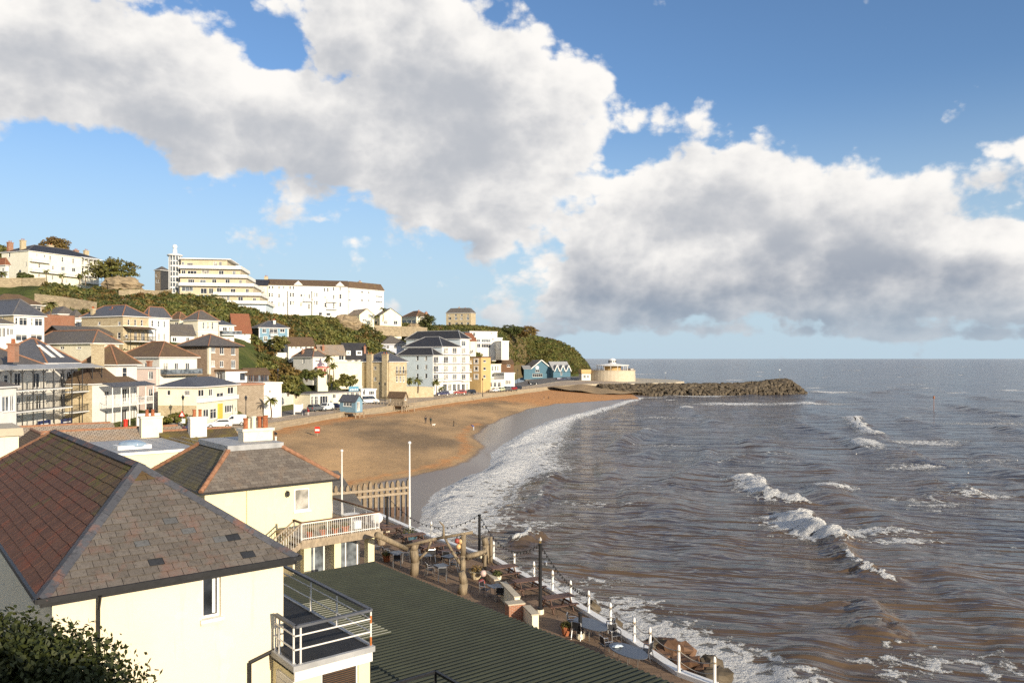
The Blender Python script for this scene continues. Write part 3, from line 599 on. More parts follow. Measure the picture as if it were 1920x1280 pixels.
def make_hill():
    P = np.arange(-900, 1136, 4.0); R = np.linspace(0, 6, 73)
    A = np.array([[tuple(hill(p, r)) for p in P] for r in R]); X, Y, Z = A[..., 0], A[..., 1], A[..., 2]
    rough = np.clip(R-1.5, 0, 1)[:, None]*np.clip(6.2-R, 0, 1)[:, None]
    Z = Z+((np_noise(X, Y, 1/11., 51, 4)-.5)*2.6)*rough*np.clip((1120-P)/40, 0, 1)[None, :]
    m, t, b = newmat('hillside_ground'); L = t.links.new; N = t.nodes.new
    g = N('ShaderNodeNewGeometry'); n = N('ShaderNodeTexNoise'); n.inputs['Scale'].default_value = .07; n.inputs['Detail'].default_value = 9; n.inputs['Roughness'].default_value = .65; L(g.outputs['Position'], n.inputs[0])
    r = N('ShaderNodeValToRGB'); L(n.outputs[0], r.inputs[0]); e = r.color_ramp.elements
    e[0].position = .34; e[0].color = (.045, .055, .016, 1); e[1].position = .7; e[1].color = (.17, .125, .06, 1); q = e.new(.48); q.color = (.085, .105, .026, 1); q = e.new(.6); q.color = (.13, .125, .04, 1)
    sp = N('ShaderNodeSeparateXYZ'); L(g.outputs['True Normal'], sp.inputs[0]); mr = N('ShaderNodeMapRange'); L(sp.outputs[2], mr.inputs[0]); mr.inputs[1].default_value = .66; mr.inputs[2].default_value = .45; mr.inputs[4].default_value = .75
    mx = N('ShaderNodeMix'); mx.data_type = 'RGBA'; L(mr.outputs[0], mx.inputs['Factor']); L(r.outputs[0], mx.inputs[6]); mx.inputs[7].default_value = (.20, .135, .07, 1)
    L(mx.outputs[2], b.inputs['Base Color']); b.inputs['Roughness'].default_value = .9; b.inputs['Specular IOR Level'].default_value = .15
    n2 = N('ShaderNodeTexNoise'); n2.inputs['Scale'].default_value = .8; n2.inputs['Detail'].default_value = 6; L(g.outputs['Position'], n2.inputs[0]); bp = N('ShaderNodeBump'); bp.inputs['Strength'].default_value = 1; bp.inputs['Distance'].default_value = .8; L(n2.outputs[0], bp.inputs['Height']); L(bp.outputs[0], b.inputs['Normal'])
    o = grid_obj('hillside', X, Y, Z, m); tag(o, 'steep green hillside with brown scrub behind the town', 'hill', kind='structure')
make_hill()
# ground under and in front of the near houses, and the bank the picture is taken from
def flat(name, pts, z, m, zb=None):
    mb = MB(); n = len(pts); mb.add([V(x, y, z) for x, y in pts], [tuple(range(n))])
    if zb is not None: mb.add([V(x, y, z) for x, y in pts]+[V(x, y, zb) for x, y in pts], [(i, i+n, (i+1) % n+n, (i+1) % n) for i in range(n)])
    o = mb.build(name, m); o['kind'] = 'structure'; return o
# ------------------------------------------------------------ foliage as leaf faces
def leaves(centres, radii, per, size, seed=1, squash=.8, up=.25):
    """numpy arrays of quads: 'per' leaves round each centre"""
    rng = np.random.RandomState(seed); C = np.repeat(np.asarray(centres, float), per, 0); Rr = np.repeat(np.asarray(radii, float), per)[:, None]; n = len(C)
    d = rng.normal(size=(n, 3)); d /= np.linalg.norm(d, axis=1, keepdims=True)+1e-9; d[:, 2] = np.abs(d[:, 2])*.9-up*.4
    rad = rng.rand(n, 1)**.4; P = C+d*rad*Rr*np.array([1, 1, squash])
    nrm = d+rng.normal(size=(n, 3))*.55; nrm /= np.linalg.norm(nrm, axis=1, keepdims=True)
    a = np.cross(nrm, rng.normal(size=(n, 3))); a /= np.linalg.norm(a, axis=1, keepdims=True)+1e-9; b = np.cross(nrm, a)
    s = np.repeat(np.broadcast_to(np.asarray(size, float), (len(centres),)), per)[:, None]*rng.uniform(.6, 1.4, (n, 1))
    a = a*s; b = b*s*.62
    return np.stack([P-a, P+b*.9-a*.1, P+a, P-b*.9+a*.1], 1)
def quads_obj(name, Q, m, parent=None, mi=None):
    n = len(Q); org = np.array(ORG.get(parent.name, ZERO)) if parent else np.zeros(3)
    me = bpy.data.meshes.new(name); me.vertices.add(n*4); me.vertices.foreach_set('co', (Q.reshape(-1, 3)-org).astype(np.float32).ravel())
    me.loops.add(n*4); me.loops.foreach_set('vertex_index', np.arange(n*4, dtype=np.int32)); me.polygons.add(n)
    me.polygons.foreach_set('loop_start', np.arange(0, n*4, 4, dtype=np.int32)); me.polygons.foreach_set('loop_total', np.full(n, 4, np.int32)); me.update(calc_edges=True)
    for x in (m if isinstance(m, list) else [m]): me.materials.append(M_[x])
    if mi is not None: me.polygons.foreach_set('material_index', np.asarray(mi, np.int32))
    o = bpy.data.objects.new(name, me); COL.objects.link(o)
    if parent: o.parent = parent
    ORG[o.name] = Vector(org); return o
def make_scrub():
    rng = np.random.RandomState(9); C = []; Rd = []; Mi = []
    def spread(px0, px1, l0, l1, n, r0, r1, pm):
        for _ in range(n):
            px = rng.uniform(px0, px1); p = hill(px, rng.uniform(l0, l1)); C.append((p.x, p.y, p.z+rng.uniform(-.4, .5))); Rd.append(rng.uniform(r0, r1))
            k = mnoise.noise(Vector((p.x*.035, p.y*.035, 3.1)))+rng.normal()*.22; Mi.append(0 if k < pm else (2 if k < pm+.35 else 1))
    spread(80, 320, 2.95, 4.05, 900, .8, 1.9, -.1); spread(300, 480, 2.8, 4.1, 1000, .8, 2.0, 0); spread(460, 760, 2.75, 3.95, 1900, .8, 2.1, -.05)
    spread(480, 620, 1.3, 2.9, 500, .7, 1.8, .05); spread(740, 900, 3.2, 5.6, 1100, .8, 1.9, .15); spread(880, 1000, 2.0, 5.8, 1300, .7, 1.8, .1); spread(985, 1110, 1.0, 5.6, 1900, .6, 1.7, .0)
    spread(-600, 60, 4.6, 6, 1300, 1.5, 3.2, .05); spread(180, 270, 4.0, 5.2, 260, 1.2, 2.6, .1); spread(-160, 300, 1.2, 3, 500, .6, 1.3, .2)
    per = 40; Q = leaves(C, Rd, per, [min(.6, .17+.15*r) for r in Rd], 5, .8)
    o = quads_obj('hillside_scrub', Q, ['leaf', 'leafbrown', 'leafdark'], None, np.repeat(Mi, per)); tag(o, 'green and brown scrub covering the steep hillside', 'scrub', kind='stuff')
make_scrub()
# ============================================================ BUILDERS FOR THE TOWN
class HS: pass
RW = random.Random(21)
def on_face(h, f, px, py):
    """photo pixel -> (distance along the face, height) on a wall plane of house h"""
    C, u = h.C, (h.ru if f == 'r' else h.lv); k = (px-CX)/FX
    t = (k*C.y-C.x)/(u.x-k*u.y); d = C.y+t*u.y
    return t, H-(py-HY)/FX*d
def facade(mb, o, u, w, z0, z1, holes, n, mi=0, rev=.14):
    xs = sorted({0, w}|{q for h in holes for q in (h[0], h[2])}); zs = sorted({z0, z1}|{q for h in holes for q in (h[1], h[3])})
    P = lambda a, z: V(o.x+u.x*a, o.y+u.y*a, z)
    flip = (V(u.x, u.y, 0).cross(V(0, 0, 1))).dot(n) < 0
    def Q(a, b, c, d): mb.quad(*((d, c, b, a) if flip else (a, b, c, d)), mi)
    for i in range(len(xs)-1):
        for j in range(len(zs)-1):
            ca, cz = (xs[i]+xs[i+1])/2, (zs[j]+zs[j+1])/2
            if any(h[0] < ca < h[2] and h[1] < cz < h[3] for h in holes): continue
            Q(P(xs[i], zs[j]), P(xs[i+1], zs[j]), P(xs[i+1], zs[j+1]), P(xs[i], zs[j+1]))
    r = -n*rev
    for a0, b0, a1, b1 in [h[:4] for h in holes]:
        c = [P(a0, b0), P(a1, b0), P(a1, b1), P(a0, b1)]
        for i in range(4):
            p, q = c[i], c[(i+1) % 4]; Q(q, p, p+r, q+r)
def window(parent, o, u, n, a0, z0, a1, z1, st='s', fmat='paint', pane=None, sill=True, fw=None, rev=.1):
    P = lambda a, z, k=0.0: V(o.x+u.x*a, o.y+u.y*a, z)+n*k
    U = V(u.x, u.y, 0); w, h = a1-a0, z1-z0; fw = fw or min(.1, w*.14); dn = n*.07; b0 = -rev-.03
    mb = MB()
    def bar(x0, y0, x1, y1, k=b0, dd=None): mb.obox(P(x0, y0, k), U*(x1-x0), dd or dn, V(0, 0, y1-y0))
    bar(a0, z0, a0+fw, z1); bar(a1-fw, z0, a1, z1); bar(a0+fw, z0, a1-fw, z0+fw); bar(a0+fw, z1-fw, a1-fw, z1)
    if st == 's': bar(a0+fw, z0+h*.5-fw*.35, a1-fw, z0+h*.5+fw*.35, b0+.01)
    if st in 'cd': bar(a0+w*.5-fw*.4, z0+fw, a0+w*.5+fw*.4, z1-fw, b0+.01)
    if st == 't':
        for q in (.33, .67): bar(a0+w*q-fw*.4, z0+fw, a0+w*q+fw*.4, z1-fw, b0+.01)
    if st == 'g':
        k = max(2, int(w/1.1))
        for q in range(1, k): bar(a0+w*q/k-fw*.4, z0+fw, a0+w*q/k+fw*.4, z1-fw, b0+.01)
        bar(a0+fw, z0+h*.7, a1-fw, z0+h*.7+fw*.6, b0+.012)
    if sill and st not in 'd': bar(a0-.06, z0-.09, a1+.06, z0+.001, -.05, n*.15)
    wn = mb.build('window' if st != 'd' else 'glazed_door', fmat, parent)
    m2 = MB(); c = [P(a0+fw*.5, z0+fw*.5, b0+.03), P(a1-fw*.5, z0+fw*.5, b0+.03), P(a1-fw*.5, z1-fw*.5, b0+.03), P(a0+fw*.5, z1-fw*.5, b0+.03)]
    if (c[1]-c[0]).cross(c[3]-c[0]).dot(n) < 0: c.reverse()
    m2.quad(*c); m2.build('pane', pane or RW.choice(['glass', 'glass', 'glass', 'glass', 'curtain', 'midglass']), wn)
def roof_hip(root, h, rise, m, ridge, o=.35, flat_top=0, thick=.16, name='roof', a0=0, a1=None, b0=0, b1=None, z=None):
    a1 = h.W if a1 is None else a1; b1 = h.D if b1 is None else b1; z = h.z1 if z is None else z
    A0, A1, B0, B1 = a0-o, a1+o, b0-o, b1+o; w, d = A1-A0, B1-B0
    P = lambda a, b, zz: V(h.C.x+h.ru.x*a+h.lv.x*b, h.C.y+h.ru.y*a+h.lv.y*b, zz)
    e = [P(A0, B0, z+thick), P(A1, B0, z+thick), P(A1, B1, z+thick), P(A0, B1, z+thick)]
    i = min(w, d)/2*(1-flat_top); zt = z+thick+rise
    if flat_top:
        t = [P(A0+i, B0+i, zt), P(A1-i, B0+i, zt), P(A1-i, B1-i, zt), P(A0+i, B1-i, zt)]
        fs = [(0, 1, 5, 4), (1, 2, 6, 5), (2, 3, 7, 6), (3, 0, 4, 7), (4, 5, 6, 7)]; rl = [(0, 4), (1, 5), (2, 6), (3, 7)]
    elif w >= d:
        t = [P(A0+i, (B0+B1)/2, zt), P(A1-i, (B0+B1)/2, zt)]; fs = [(0, 1, 5, 4), (1, 2, 5), (2, 3, 4, 5), (3, 0, 4)]; rl = [(0, 4), (3, 4), (1, 5), (2, 5), (4, 5)]
    else:
        t = [P((A0+A1)/2, B0+i, zt), P((A0+A1)/2, B1-i, zt)]; fs = [(0, 1, 4), (1, 2, 5, 4), (2, 3, 5), (3, 0, 4, 5)]; rl = [(0, 4), (1, 4), (2, 5), (3, 5), (4, 5)]
    vs = e+t; mb = MB(); mb.add(vs, fs)
    lo = [p-V(0, 0, thick) for p in e]; m2 = len(mb.v); mb.v += lo
    for k in range(4): mb.f.append((m2+k, m2+(k+1) % 4, (k+1) % 4, k)); mb.m.append(1)
    mb.f.append((m2+3, m2+2, m2+1, m2)); mb.m.append(1)
    r = mb.build(name, [m, 'paint' if h.fascia else 'black'], root)
    if ridge:
        mb = MB()
        for p, q in rl: mb.tube(vs[p]+V(0, 0, .03), vs[q]+V(0, 0, .03), .13, .13, 6)
        mb.build('ridge', ridge, r)
    return r
def roof_gable(root, h, rise, m, ridge, along='u', o=.3, thick=.15, a0=0, a1=None, b0=0, b1=None, z=None, wall=None, name='roof'):
    a1 = h.W if a1 is None else a1; b1 = h.D if b1 is None else b1; z = h.z1 if z is None else z
    P = lambda a, b, zz: V(h.C.x+h.ru.x*a+h.lv.x*b, h.C.y+h.ru.y*a+h.lv.y*b, zz)
    if along == 'u': Pq = P; L0, L1, S0, S1 = a0, a1, b0, b1
    else: Pq = lambda l, s_, zz: P(s_, l, zz); L0, L1, S0, S1 = b0, b1, a0, a1
    mid = (S0+S1)/2; mb = MB(); k = rise/((S1-S0)/2); ze = z-o*k
    for s_ in (S0-o, S1+o):
        a, b, c, d = Pq(L0-o, s_, ze), Pq(L1+o, s_, ze), Pq(L1+o, mid, z+rise), Pq(L0-o, mid, z+rise)
        up = V(0, 0, thick); mb.add([a, b, c, d, a+up, b+up, c+up, d+up], [(0, 1, 2, 3), (7, 6, 5, 4), (0, 4, 5, 1), (3, 2, 6, 7), (0, 3, 7, 4), (1, 5, 6, 2)])
    r = mb.build(name, m, root)
    m2 = MB()
    for l in (L0, L1): m2.add([Pq(l, S0, z), Pq(l, S1, z), Pq(l, mid, z+rise-.02)], [(0, 1, 2)])
    m2.build('gable', wall or h.wall, root)
    if ridge:
        m2 = MB(); m2.tube(Pq(L0-o, mid, z+rise+thick), Pq(L1+o, mid, z+rise+thick), .13, .13, 6); m2.build('ridge', ridge, r)
    return r
def chimney(root, h, px, ytop, ybot, wpx, dd=0, m='stone', pots=2, k=0):
    px, ytop = zc(k, px, ytop); ybot = zc(k, 0, ybot)[1]; s = ZOOM[k][2]; d = h.d+dd
    p = pt(px, ytop, d); zb = H-(ybot-HY)/FX*d; w = wpx/s/FX*d/2; u, v = h.ru, h.lv; U = V(u.x, u.y, 0); W_ = V(v.x, v.y, 0)
    mb = MB(); c = V(p.x, p.y, zb-.8); t = min(w, .45)
    mb.obox(c-U*w-W_*t, U*2*w, W_*2*t, V(0, 0, p.z-zb+.8-.25)); mb.obox(V(p.x, p.y, p.z-.26)-U*(w+.1)-W_*(t+.1), U*(2*w+.2), W_*(2*t+.2), V(0, 0, .26))
    ch = mb.build('chimney', m, root)
    for i in range(pots):
        q = V(p.x, p.y, p.z)+U*((i+.5)/pots*2-1)*w*.8; m2 = MB(); m2.lathe(q, [(.15, 0), (.12, .45), (.15, .5), (.15, .55), (.1, .55)], 8); m2.build('chimney_pot', 'terracotta', ch)
def house(k, name, label, xl, xc, xr, d, a, yb, ye, wall='cream', roof=('hip', 2.5, 'slate', 'ridge'), wr=(), wl=(), D=None, Wd=None, al=None, skirt=5, chim=(), cat='house', o=.4, wall_l=None, shift=0, fascia=True, fmat='paint', flat_top=0, band=None):
    h = HS(); xl, yb_ = zc(k, xl, yb); xc, ye_ = zc(k, xc, ye); xr = zc(k, xr, 0)[0]; a = math.radians(a)
    h.ru = Vector((math.cos(a), math.sin(a))); b = a+math.pi/2 if al is None else math.radians(al); h.lv = Vector((math.cos(b), math.sin(b)))
    h.C = Vector(((xc-CX)/FX*d, d)); h.d = d; h.fascia = fascia; h.wall = wall; h.k = k
    h.z0 = H-(yb_-HY)/FX*d; h.z1 = H-(ye_-HY)/FX*d
    h.W = Wd or on_face(h, 'r', xr, HY)[0]; h.D = D or on_face(h, 'l', xl, HY)[0]
    n_r = V(h.ru.y, -h.ru.x, 0); n_l = V(-h.lv.y, h.lv.x, 0)
    if n_r.dot(V(h.lv.x, h.lv.y, 0)) > 0: n_r = -n_r
    if n_l.dot(V(h.ru.x, h.ru.y, 0)) > 0: n_l = -n_l
    if shift: h.C = h.C-Vector((n_r.x, n_r.y))*shift
    h.nr, h.nl = n_r, n_l
    root = thing(name, label, cat, (h.C.x, h.C.y, h.z0)); h.root = root
    def rects(ws, f, wd):
        out = []
        for w in ws:
            kk = w[5] if len(w) > 5 else k; x0, y0 = zc(kk, w[0], w[1]); x1, y1 = zc(kk, w[2], w[3]); xm = (x0+x1)/2
            a0 = on_face(h, f, x0, HY)[0]; a1 = on_face(h, f, x1, HY)[0]; zt = on_face(h, f, xm, y0)[1]; zb = on_face(h, f, xm, y1)[1]
            a0, a1 = min(a0, a1), max(a0, a1); a0 = max(.12, a0); a1 = min(wd-.12, a1); zt = min(zt, h.z1-.1)
            if a1-a0 > .2 and zt-zb > .2 and not any(a0 < q[2]+.04 and a1 > q[0]-.04 and zb < q[3]+.04 and zt > q[1]-.04 for q in out): out.append((a0, zb, a1, zt, w[4] if len(w) > 4 else 's'))
        return out
    R, L_ = rects(wr, 'r', h.W), rects(wl, 'l', h.D); zb = h.z0-skirt
    mb = MB(); o3 = V(h.C.x, h.C.y, 0); U = V(h.ru.x, h.ru.y, 0); W3 = V(h.lv.x, h.lv.y, 0)
    facade(mb, o3, h.ru, h.W, zb, h.z1, R, n_r); facade(mb, o3, h.lv, h.D, zb, h.z1, L_, n_l, 1 if wall_l else 0)
    facade(mb, o3+U*h.W, h.lv, h.D, zb, h.z1, [], -n_l); facade(mb, o3+W3*h.D, h.ru, h.W, zb, h.z1, [], -n_r)
    mb.build('wall', [wall, wall_l] if wall_l else wall, root)
    for w in R: window(root, o3, h.ru, n_r, *w[:4], st=w[4], fmat=fmat)
    for w in L_: window(root, o3, h.lv, n_l, *w[:4], st=w[4], fmat=fmat)
    h.roof = None
    if roof:
        if roof[0] == 'hip': h.roof = roof_hip(root, h, roof[1], roof[2], roof[3], o, flat_top)
        elif roof[0] in ('gu', 'gv'): h.roof = roof_gable(root, h, roof[1], roof[2], roof[3], roof[0][1], o)
        elif roof[0] == 'flat':
            m2 = MB(); z = h.z1; q = .18
            m2.obox(o3+V(0, 0, z)-U*q-W3*q, U*(h.W+2*q), W3*(h.D+2*q), V(0, 0, roof[1]))
            h.roof = m2.build('roof', roof[2], root)
            m3 = MB(); m3.obox(o3+V(0, 0, z-.12)-U*(q+.03)-W3*(q+.03), U*(h.W+2*q+.06), W3*(h.D+2*q+.06), V(0, 0, .24)); m3.build('cornice', roof[3] or 'paint', root)
    if band:
        for y, mm in band:
            z = on_face(h, 'r', xc, zc(k, 0, y)[1])[1]; m2 = MB(); q = .07; m2.obox(o3+V(0, 0, z-.1)-U*q-W3*q, U*(h.W+q), W3*(h.D+q), V(0, 0, .22)); m2.build('string_course', mm, root)
    for c in chim: chimney(root, h, *c, k=k)
    return h
def face_pt(h, f, a, z, out=0.0):
    u, n = (h.ru, h.nr) if f == 'r' else (h.lv, h.nl); return V(h.C.x+u.x*a, h.C.y+u.y*a, z)+n*out
def railing(parent, pts, hgt=1.0, m='paint', step=.35, r=.025, name='railing', glass=None):
    mb = MB()
    for p, q in zip(pts, pts[1:]):
        p, q = Vector(p), Vector(q); L_ = (q-p).length; mb.bar(p+V(0, 0, hgt), q+V(0, 0, hgt), .07, .06); mb.bar(p+V(0, 0, .1), q+V(0, 0, .1), .04, .04)
        n = max(1, int(L_/(step if not glass else 1.6)))
        for i in range(n+1): c = p.lerp(q, i/n); mb.tube(c, c+V(0, 0, hgt), r, r, 4)
    o = mb.build(name, m, parent)
    if glass:
        m2 = MB()
        for p, q in zip(pts, pts[1:]): p, q = Vector(p), Vector(q); m2.bar(p+V(0, 0, hgt*.52), q+V(0, 0, hgt*.52), .02, hgt*.78)
        m2.build('glass_panel', glass, o)
    return o
def balcony(h, f, x0, x1, y, depth=1.3, m='paint', rm=None, k=None, glass=None, hgt=1.0, step=.35, posts=None):
    k = h.k if k is None else k; xa, ya = zc(k, x0, y); xb, _ = zc(k, x1, y)
    a0, z = on_face(h, f, xa, ya); a1 = on_face(h, f, xb, ya)[0]; a0, a1 = sorted((a0, a1))
    u, n = (h.ru, h.nr) if f == 'r' else (h.lv, h.nl); U = V(u.x, u.y, 0); mb = MB(); p = face_pt(h, f, a0, z)
    mb.obox(p-V(0, 0, .18), U*(a1-a0), n*depth, V(0, 0, .18)); b = mb.build('balcony', m, h.root)
    railing(b, [p+n*.05, p+n*(depth-.06), p+U*(a1-a0)+n*(depth-.06), p+U*(a1-a0)+n*.05], hgt, rm or m, step, glass=glass)
    return b, a0, a1, z
def verandah(h, f, x0, x1, levels, top, depth, m, k=None, nposts=5, canopy='slate', base=None, step=.3, arch=True):
    """storeyed open balcony: floors at pixel rows 'levels', canopy at row 'top'"""
    k = h.k if k is None else k; xa, ya = zc(k, x0, levels[0]); xb = zc(k, x1, 0)[0]
    a0 = on_face(h, f, xa, HY)[0]; a1 = on_face(h, f, xb, HY)[0]; a0, a1 = sorted((a0, a1)); u, n = (h.ru, h.nr) if f == 'r' else (h.lv, h.nl); U = V(u.x, u.y, 0)
    Zs = [on_face(h, f, xa, zc(k, 0, y)[1])[1] for y in levels]; zt = on_face(h, f, xa, zc(k, 0, top)[1])[1]; zb = min(Zs) if base is None else base
    for z in Zs:
        mb = MB(); p = face_pt(h, f, a0, z); mb.obox(p-V(0, 0, .16), U*(a1-a0), n*depth, V(0, 0, .16)); b = mb.build('balcony', 'paint' if m == 'black' else m, h.root)
        railing(b, [p+n*.05, p+n*(depth-.08), p+U*(a1-a0)+n*(depth-.08), p+U*(a1-a0)+n*.05], 1.0, m, step)
    for i in range(nposts):
        mb = MB(); q = face_pt(h, f, a0+(a1-a0)*i/(nposts-1), zb, depth-.08); mb.tube(q, V(q.x, q.y, zt), .07, .07, 6)
        if arch and i < nposts-1:
            st = (a1-a0)/(nposts-1)
            for zz in [zt]+Zs[:-1] if Zs[0] > Zs[-1] else [zt]+Zs[1:]:
                for s_, e_ in ((0, 1), (st, -1)):
                    pr = None
                    for j in range(5):
                        t = j/4*math.pi/2; pnt = V(q.x, q.y, zz-.2)+U*(s_+e_*(.8*(1-math.cos(t))))-V(0, 0, .8*(1-math.sin(t)))
                        if pr: mb.bar(pr, pnt, .05, .06)
                        pr = pnt
        mb.build('post', m, h.root)
    mb = MB(); p = face_pt(h, f, a0-.2, zt); q = face_pt(h, f, a1+.2, zt); s_ = V(0, 0, .55)
    mb.add([p+s_, q+s_, q+n*(depth+.25), p+n*(depth+.25), p+s_-V(0, 0, .12), q+s_-V(0, 0, .12), q+n*(depth+.25)-V(0, 0, .12), p+n*(depth+.25)-V(0, 0, .12)], [(3, 2, 1, 0), (4, 5, 6, 7), (2, 3, 7, 6), (0, 4, 7, 3), (1, 2, 6, 5)]); mb.build('canopy', canopy, h.root)
def wall_run(name, label, pts, hgt, th, m, cap=None, cat='wall', down=2.5):
    """free-standing wall along points (x, y, z of its foot)"""
    root = thing(name, label, cat, pts[0]); mb = MB(); m2 = MB()
    for p, q in zip(pts, pts[1:]):
        p, q = Vector(p), Vector(q); t = V(q.x-p.x, q.y-p.y, 0); n = V(t.y, -t.x, 0).normalized()*th
        a, b = p-n/2, q-n/2
        mb.add([a-V(0, 0, down), b-V(0, 0, down), b+n-V(0, 0, down), a+n-V(0, 0, down), a+V(0, 0, hgt), b+V(0, 0, hgt), b+n+V(0, 0, hgt), a+n+V(0, 0, hgt)], [(0, 3, 2, 1), (4, 5, 6, 7), (0, 1, 5, 4), (1, 2, 6, 5), (2, 3, 7, 6), (3, 0, 4, 7)])
        if cap: e = V(0, 0, hgt); n2 = n*1.25; a, b = p-n2/2+e, q-n2/2+e; c = V(0, 0, .14); m2.add([a, b, b+n2, a+n2, a+c, b+c, b+n2+c, a+n2+c], [(0, 3, 2, 1), (4, 5, 6, 7), (0, 1, 5, 4), (1, 2, 6, 5), (2, 3, 7, 6), (3, 0, 4, 7)])
    mb.build('masonry', m, root)
    if cap: m2.build('coping', cap, root)
    return root
# ============================================================ THE TOWN
def town():
    M_['hotelcream'] = mat('pale_hotel_render', (.82, .77, .62), var=.06, scale=.7)
    # ---- top row on the cliff
    h = house(1, 'seaside_hotel', 'long cream hotel with tiered white balconies and brick chimneys on the cliff top', 18, 310, 1080, 255, 66, 645, 294, 'hotelcream', ('hip', 3.0, 'darkslate', 'ridgegrey'),
        wr=[(672,360,692,415),(790,375,808,430),(668,465,710,512,'c'),(785,478,824,522,'c'),(395,325,411,352),(480,338,496,364),(540,345,557,396),(420,435,439,477),(570,455,588,497),(415,545,441,606,'d'),(565,560,584,612,'d'),(720,605,737,648,'d'),(890,390,915,440),(955,395,985,440),(890,475,915,535),(960,480,985,540),(1020,400,1045,440),(1020,490,1050,545)],
        wl=[(92,312,111,362),(90,415,109,465),(275,410,288,465),(200,500,230,560)], chim=((110,200,275,55,6,'brick'),(250,178,285,55,4,'stone'),(550,230,320,60,22,'stone'),(830,285,345,50,30,'brick'),(940,290,345,50,30,'stone')), cat='hotel')
    balcony(h, 'r', 315, 668, 512, 1.4); balcony(h, 'r', 315, 520, 402, 1.4); verandah(h, 'r', 885, 1078, [640,560,455], 372, 1.6, 'paint', nposts=5, canopy='paint')
    balcony(h, 'r', 672, 880, 562, 1.3)
    house(1, 'villa', 'small white villa with red tiled roof beside the cliff top hotel', -60, 60, 95, 240, 66, 605, 452, 'white', ('hip', 2.2, 'redtile', 'ridge'), wl=[(20,480,40,520)])
    h = house(2, 'dark_townhouse', 'dark slate hung townhouse with pale front behind the glazed tower', 60, 122, 215, 292, 60, 565, 330, 'darkslate', ('hip', 1.6, 'slate', None), wl=[(70,370,85,400),(72,430,88,465),(95,430,110,465)], wall_l='greystone')
    # tiered apartments with a round glazed tower
    root = thing('terraced_apartments', 'stepped tan brick apartment block with white balcony bands and round glazed tower', 'apartments', tuple(pt(339, 560, 262)))
    h = HS(); a = math.radians(9); h.ru = Vector((math.cos(a), math.sin(a))); h.lv = Vector((-math.sin(a), math.cos(a))); h.C = Vector(((339.3-CX)/FX*262, 262)); h.d = 262; h.k = 2; h.root = root; h.nr = V(h.ru.y, -h.ru.x, 0); h.nl = -V(h.ru.x, h.ru.y, 0); h.fascia = True; h.wall = 'tanbrick'
    rows = [(215,310,345,850),(310,405,345,998),(405,500,345,1062),(500,600,345,1142),(600,690,720,1218),(690,775,800,1285)]
    wins = [[(350,240,380,290),(410,250,475,295,'t'),(700,235,740,300,'d'),(760,235,790,300,'d')],[(355,330,400,380,'c'),(420,335,520,385,'t'),(575,330,655,385,'t'),(760,335,815,395,'d'),(910,340,945,390,'c')],[(430,430,500,475,'t'),(560,435,625,485,'c'),(690,430,740,490,'c'),(835,430,885,490,'d'),(985,440,1015,485,'c')],
            [(365,515,490,565,'t'),(570,530,640,590,'d'),(660,530,710,590,'d'),(745,525,800,590,'d'),(895,535,950,585,'c'),(1060,535,1095,590,'d')],[(800,620,850,680,'c'),(860,615,890,680,'d'),(980,625,1035,675,'c'),(1140,635,1175,680,'c')],[]]
    for i, (y0, y1, x0, x1) in enumerate(rows):
        out = .55*i; zt = on_face(h, 'r', 400, zc(2, 0, y0)[1])[1]; zb = on_face(h, 'r', 400, zc(2, 0, y1)[1])[1]
        a0 = on_face(h, 'r', zc(2, x0, 0)[0], HY)[0]; a1 = on_face(h, 'r', zc(2, x1, 0)[0], HY)[0]; o3 = face_pt(h, 'r', 0, 0, out)
        R = []
        for w in wins[i]:
            p0 = zc(2, w[0], w[1]); p1 = zc(2, w[2], w[3]); q0 = on_face(h, 'r', p0[0], p0[1]); q1 = on_face(h, 'r', p1[0], p1[1]); R.append((max(a0+.1, q0[0])-a0, max(zb+.15, q1[1]), min(a1-.1, q1[0])-a0, min(zt-.3, q0[1]), w[4] if len(w) > 4 else 's'))
        mb = MB(); oo = o3+V(h.ru.x, h.ru.y, 0)*a0; facade(mb, oo, h.ru, a1-a0, zb-(.2 if i < 5 else 6), zt, R, h.nr)
        U = V(h.ru.x, h.ru.y, 0); W3 = V(h.lv.x, h.lv.y, 0); dp = 15+out
        facade(mb, oo+U*(a1-a0), h.lv, dp, zb-(.2 if i < 5 else 6), zt, [], U); facade(mb, oo, h.lv, dp, zb-(.2 if i < 5 else 6), zt, [], -U)
        mb.build('storey', 'tanbrick' if i < 5 else 'paleblue', root)
        for w in R: window(root, oo, h.ru, h.nr, *w[:4], st=w[4], sill=False)
        if i == 0:
            m2 = MB(); m2.obox(oo+V(0, 0, zt)-U*.3+h.nr*.9, U*(a1-a0+1.6), W3*(dp+1), V(0, 0, .35)); m2.build('roof', 'paint', root)
        if i < 5:
            m2 = MB(); x1b = on_face(h, 'r', zc(2, rows[i+1][3]+20, 0)[0], HY)[0]; a0b = on_face(h, 'r', zc(2, max(345, rows[i+1][2]), 0)[0], HY)[0]
            o4 = face_pt(h, 'r', a0b, zb, out+1.9); m2.obox(o4-V(0, 0, .3), U*(x1b-a0b), W3*(dp+2), V(0, 0, .3)); b = m2.build('balcony', 'white', root)
            m3 = MB(); m3.obox(o4, U*(x1b-a0b), W3*.12, V(0, 0, .75)); m3.obox(o4+U*(x1b-a0b-.12), U*.12, W3*(dp+1.5), V(0, 0, .75)); m3.build('parapet', 'white', b)
    c = pt(328, 560, 264); r = 11*264/FX; z0 = H-(560-HY)/FX*264; z1 = H-(480-HY)/FX*264
    mb = MB(); mb.lathe(V(c.x, c.y, z0-4), [(r*.93, 0), (r*.93, z1-z0+4)], 20); tw = mb.build('tower', 'midglass', root)
    nlev = 8
    m2 = MB()
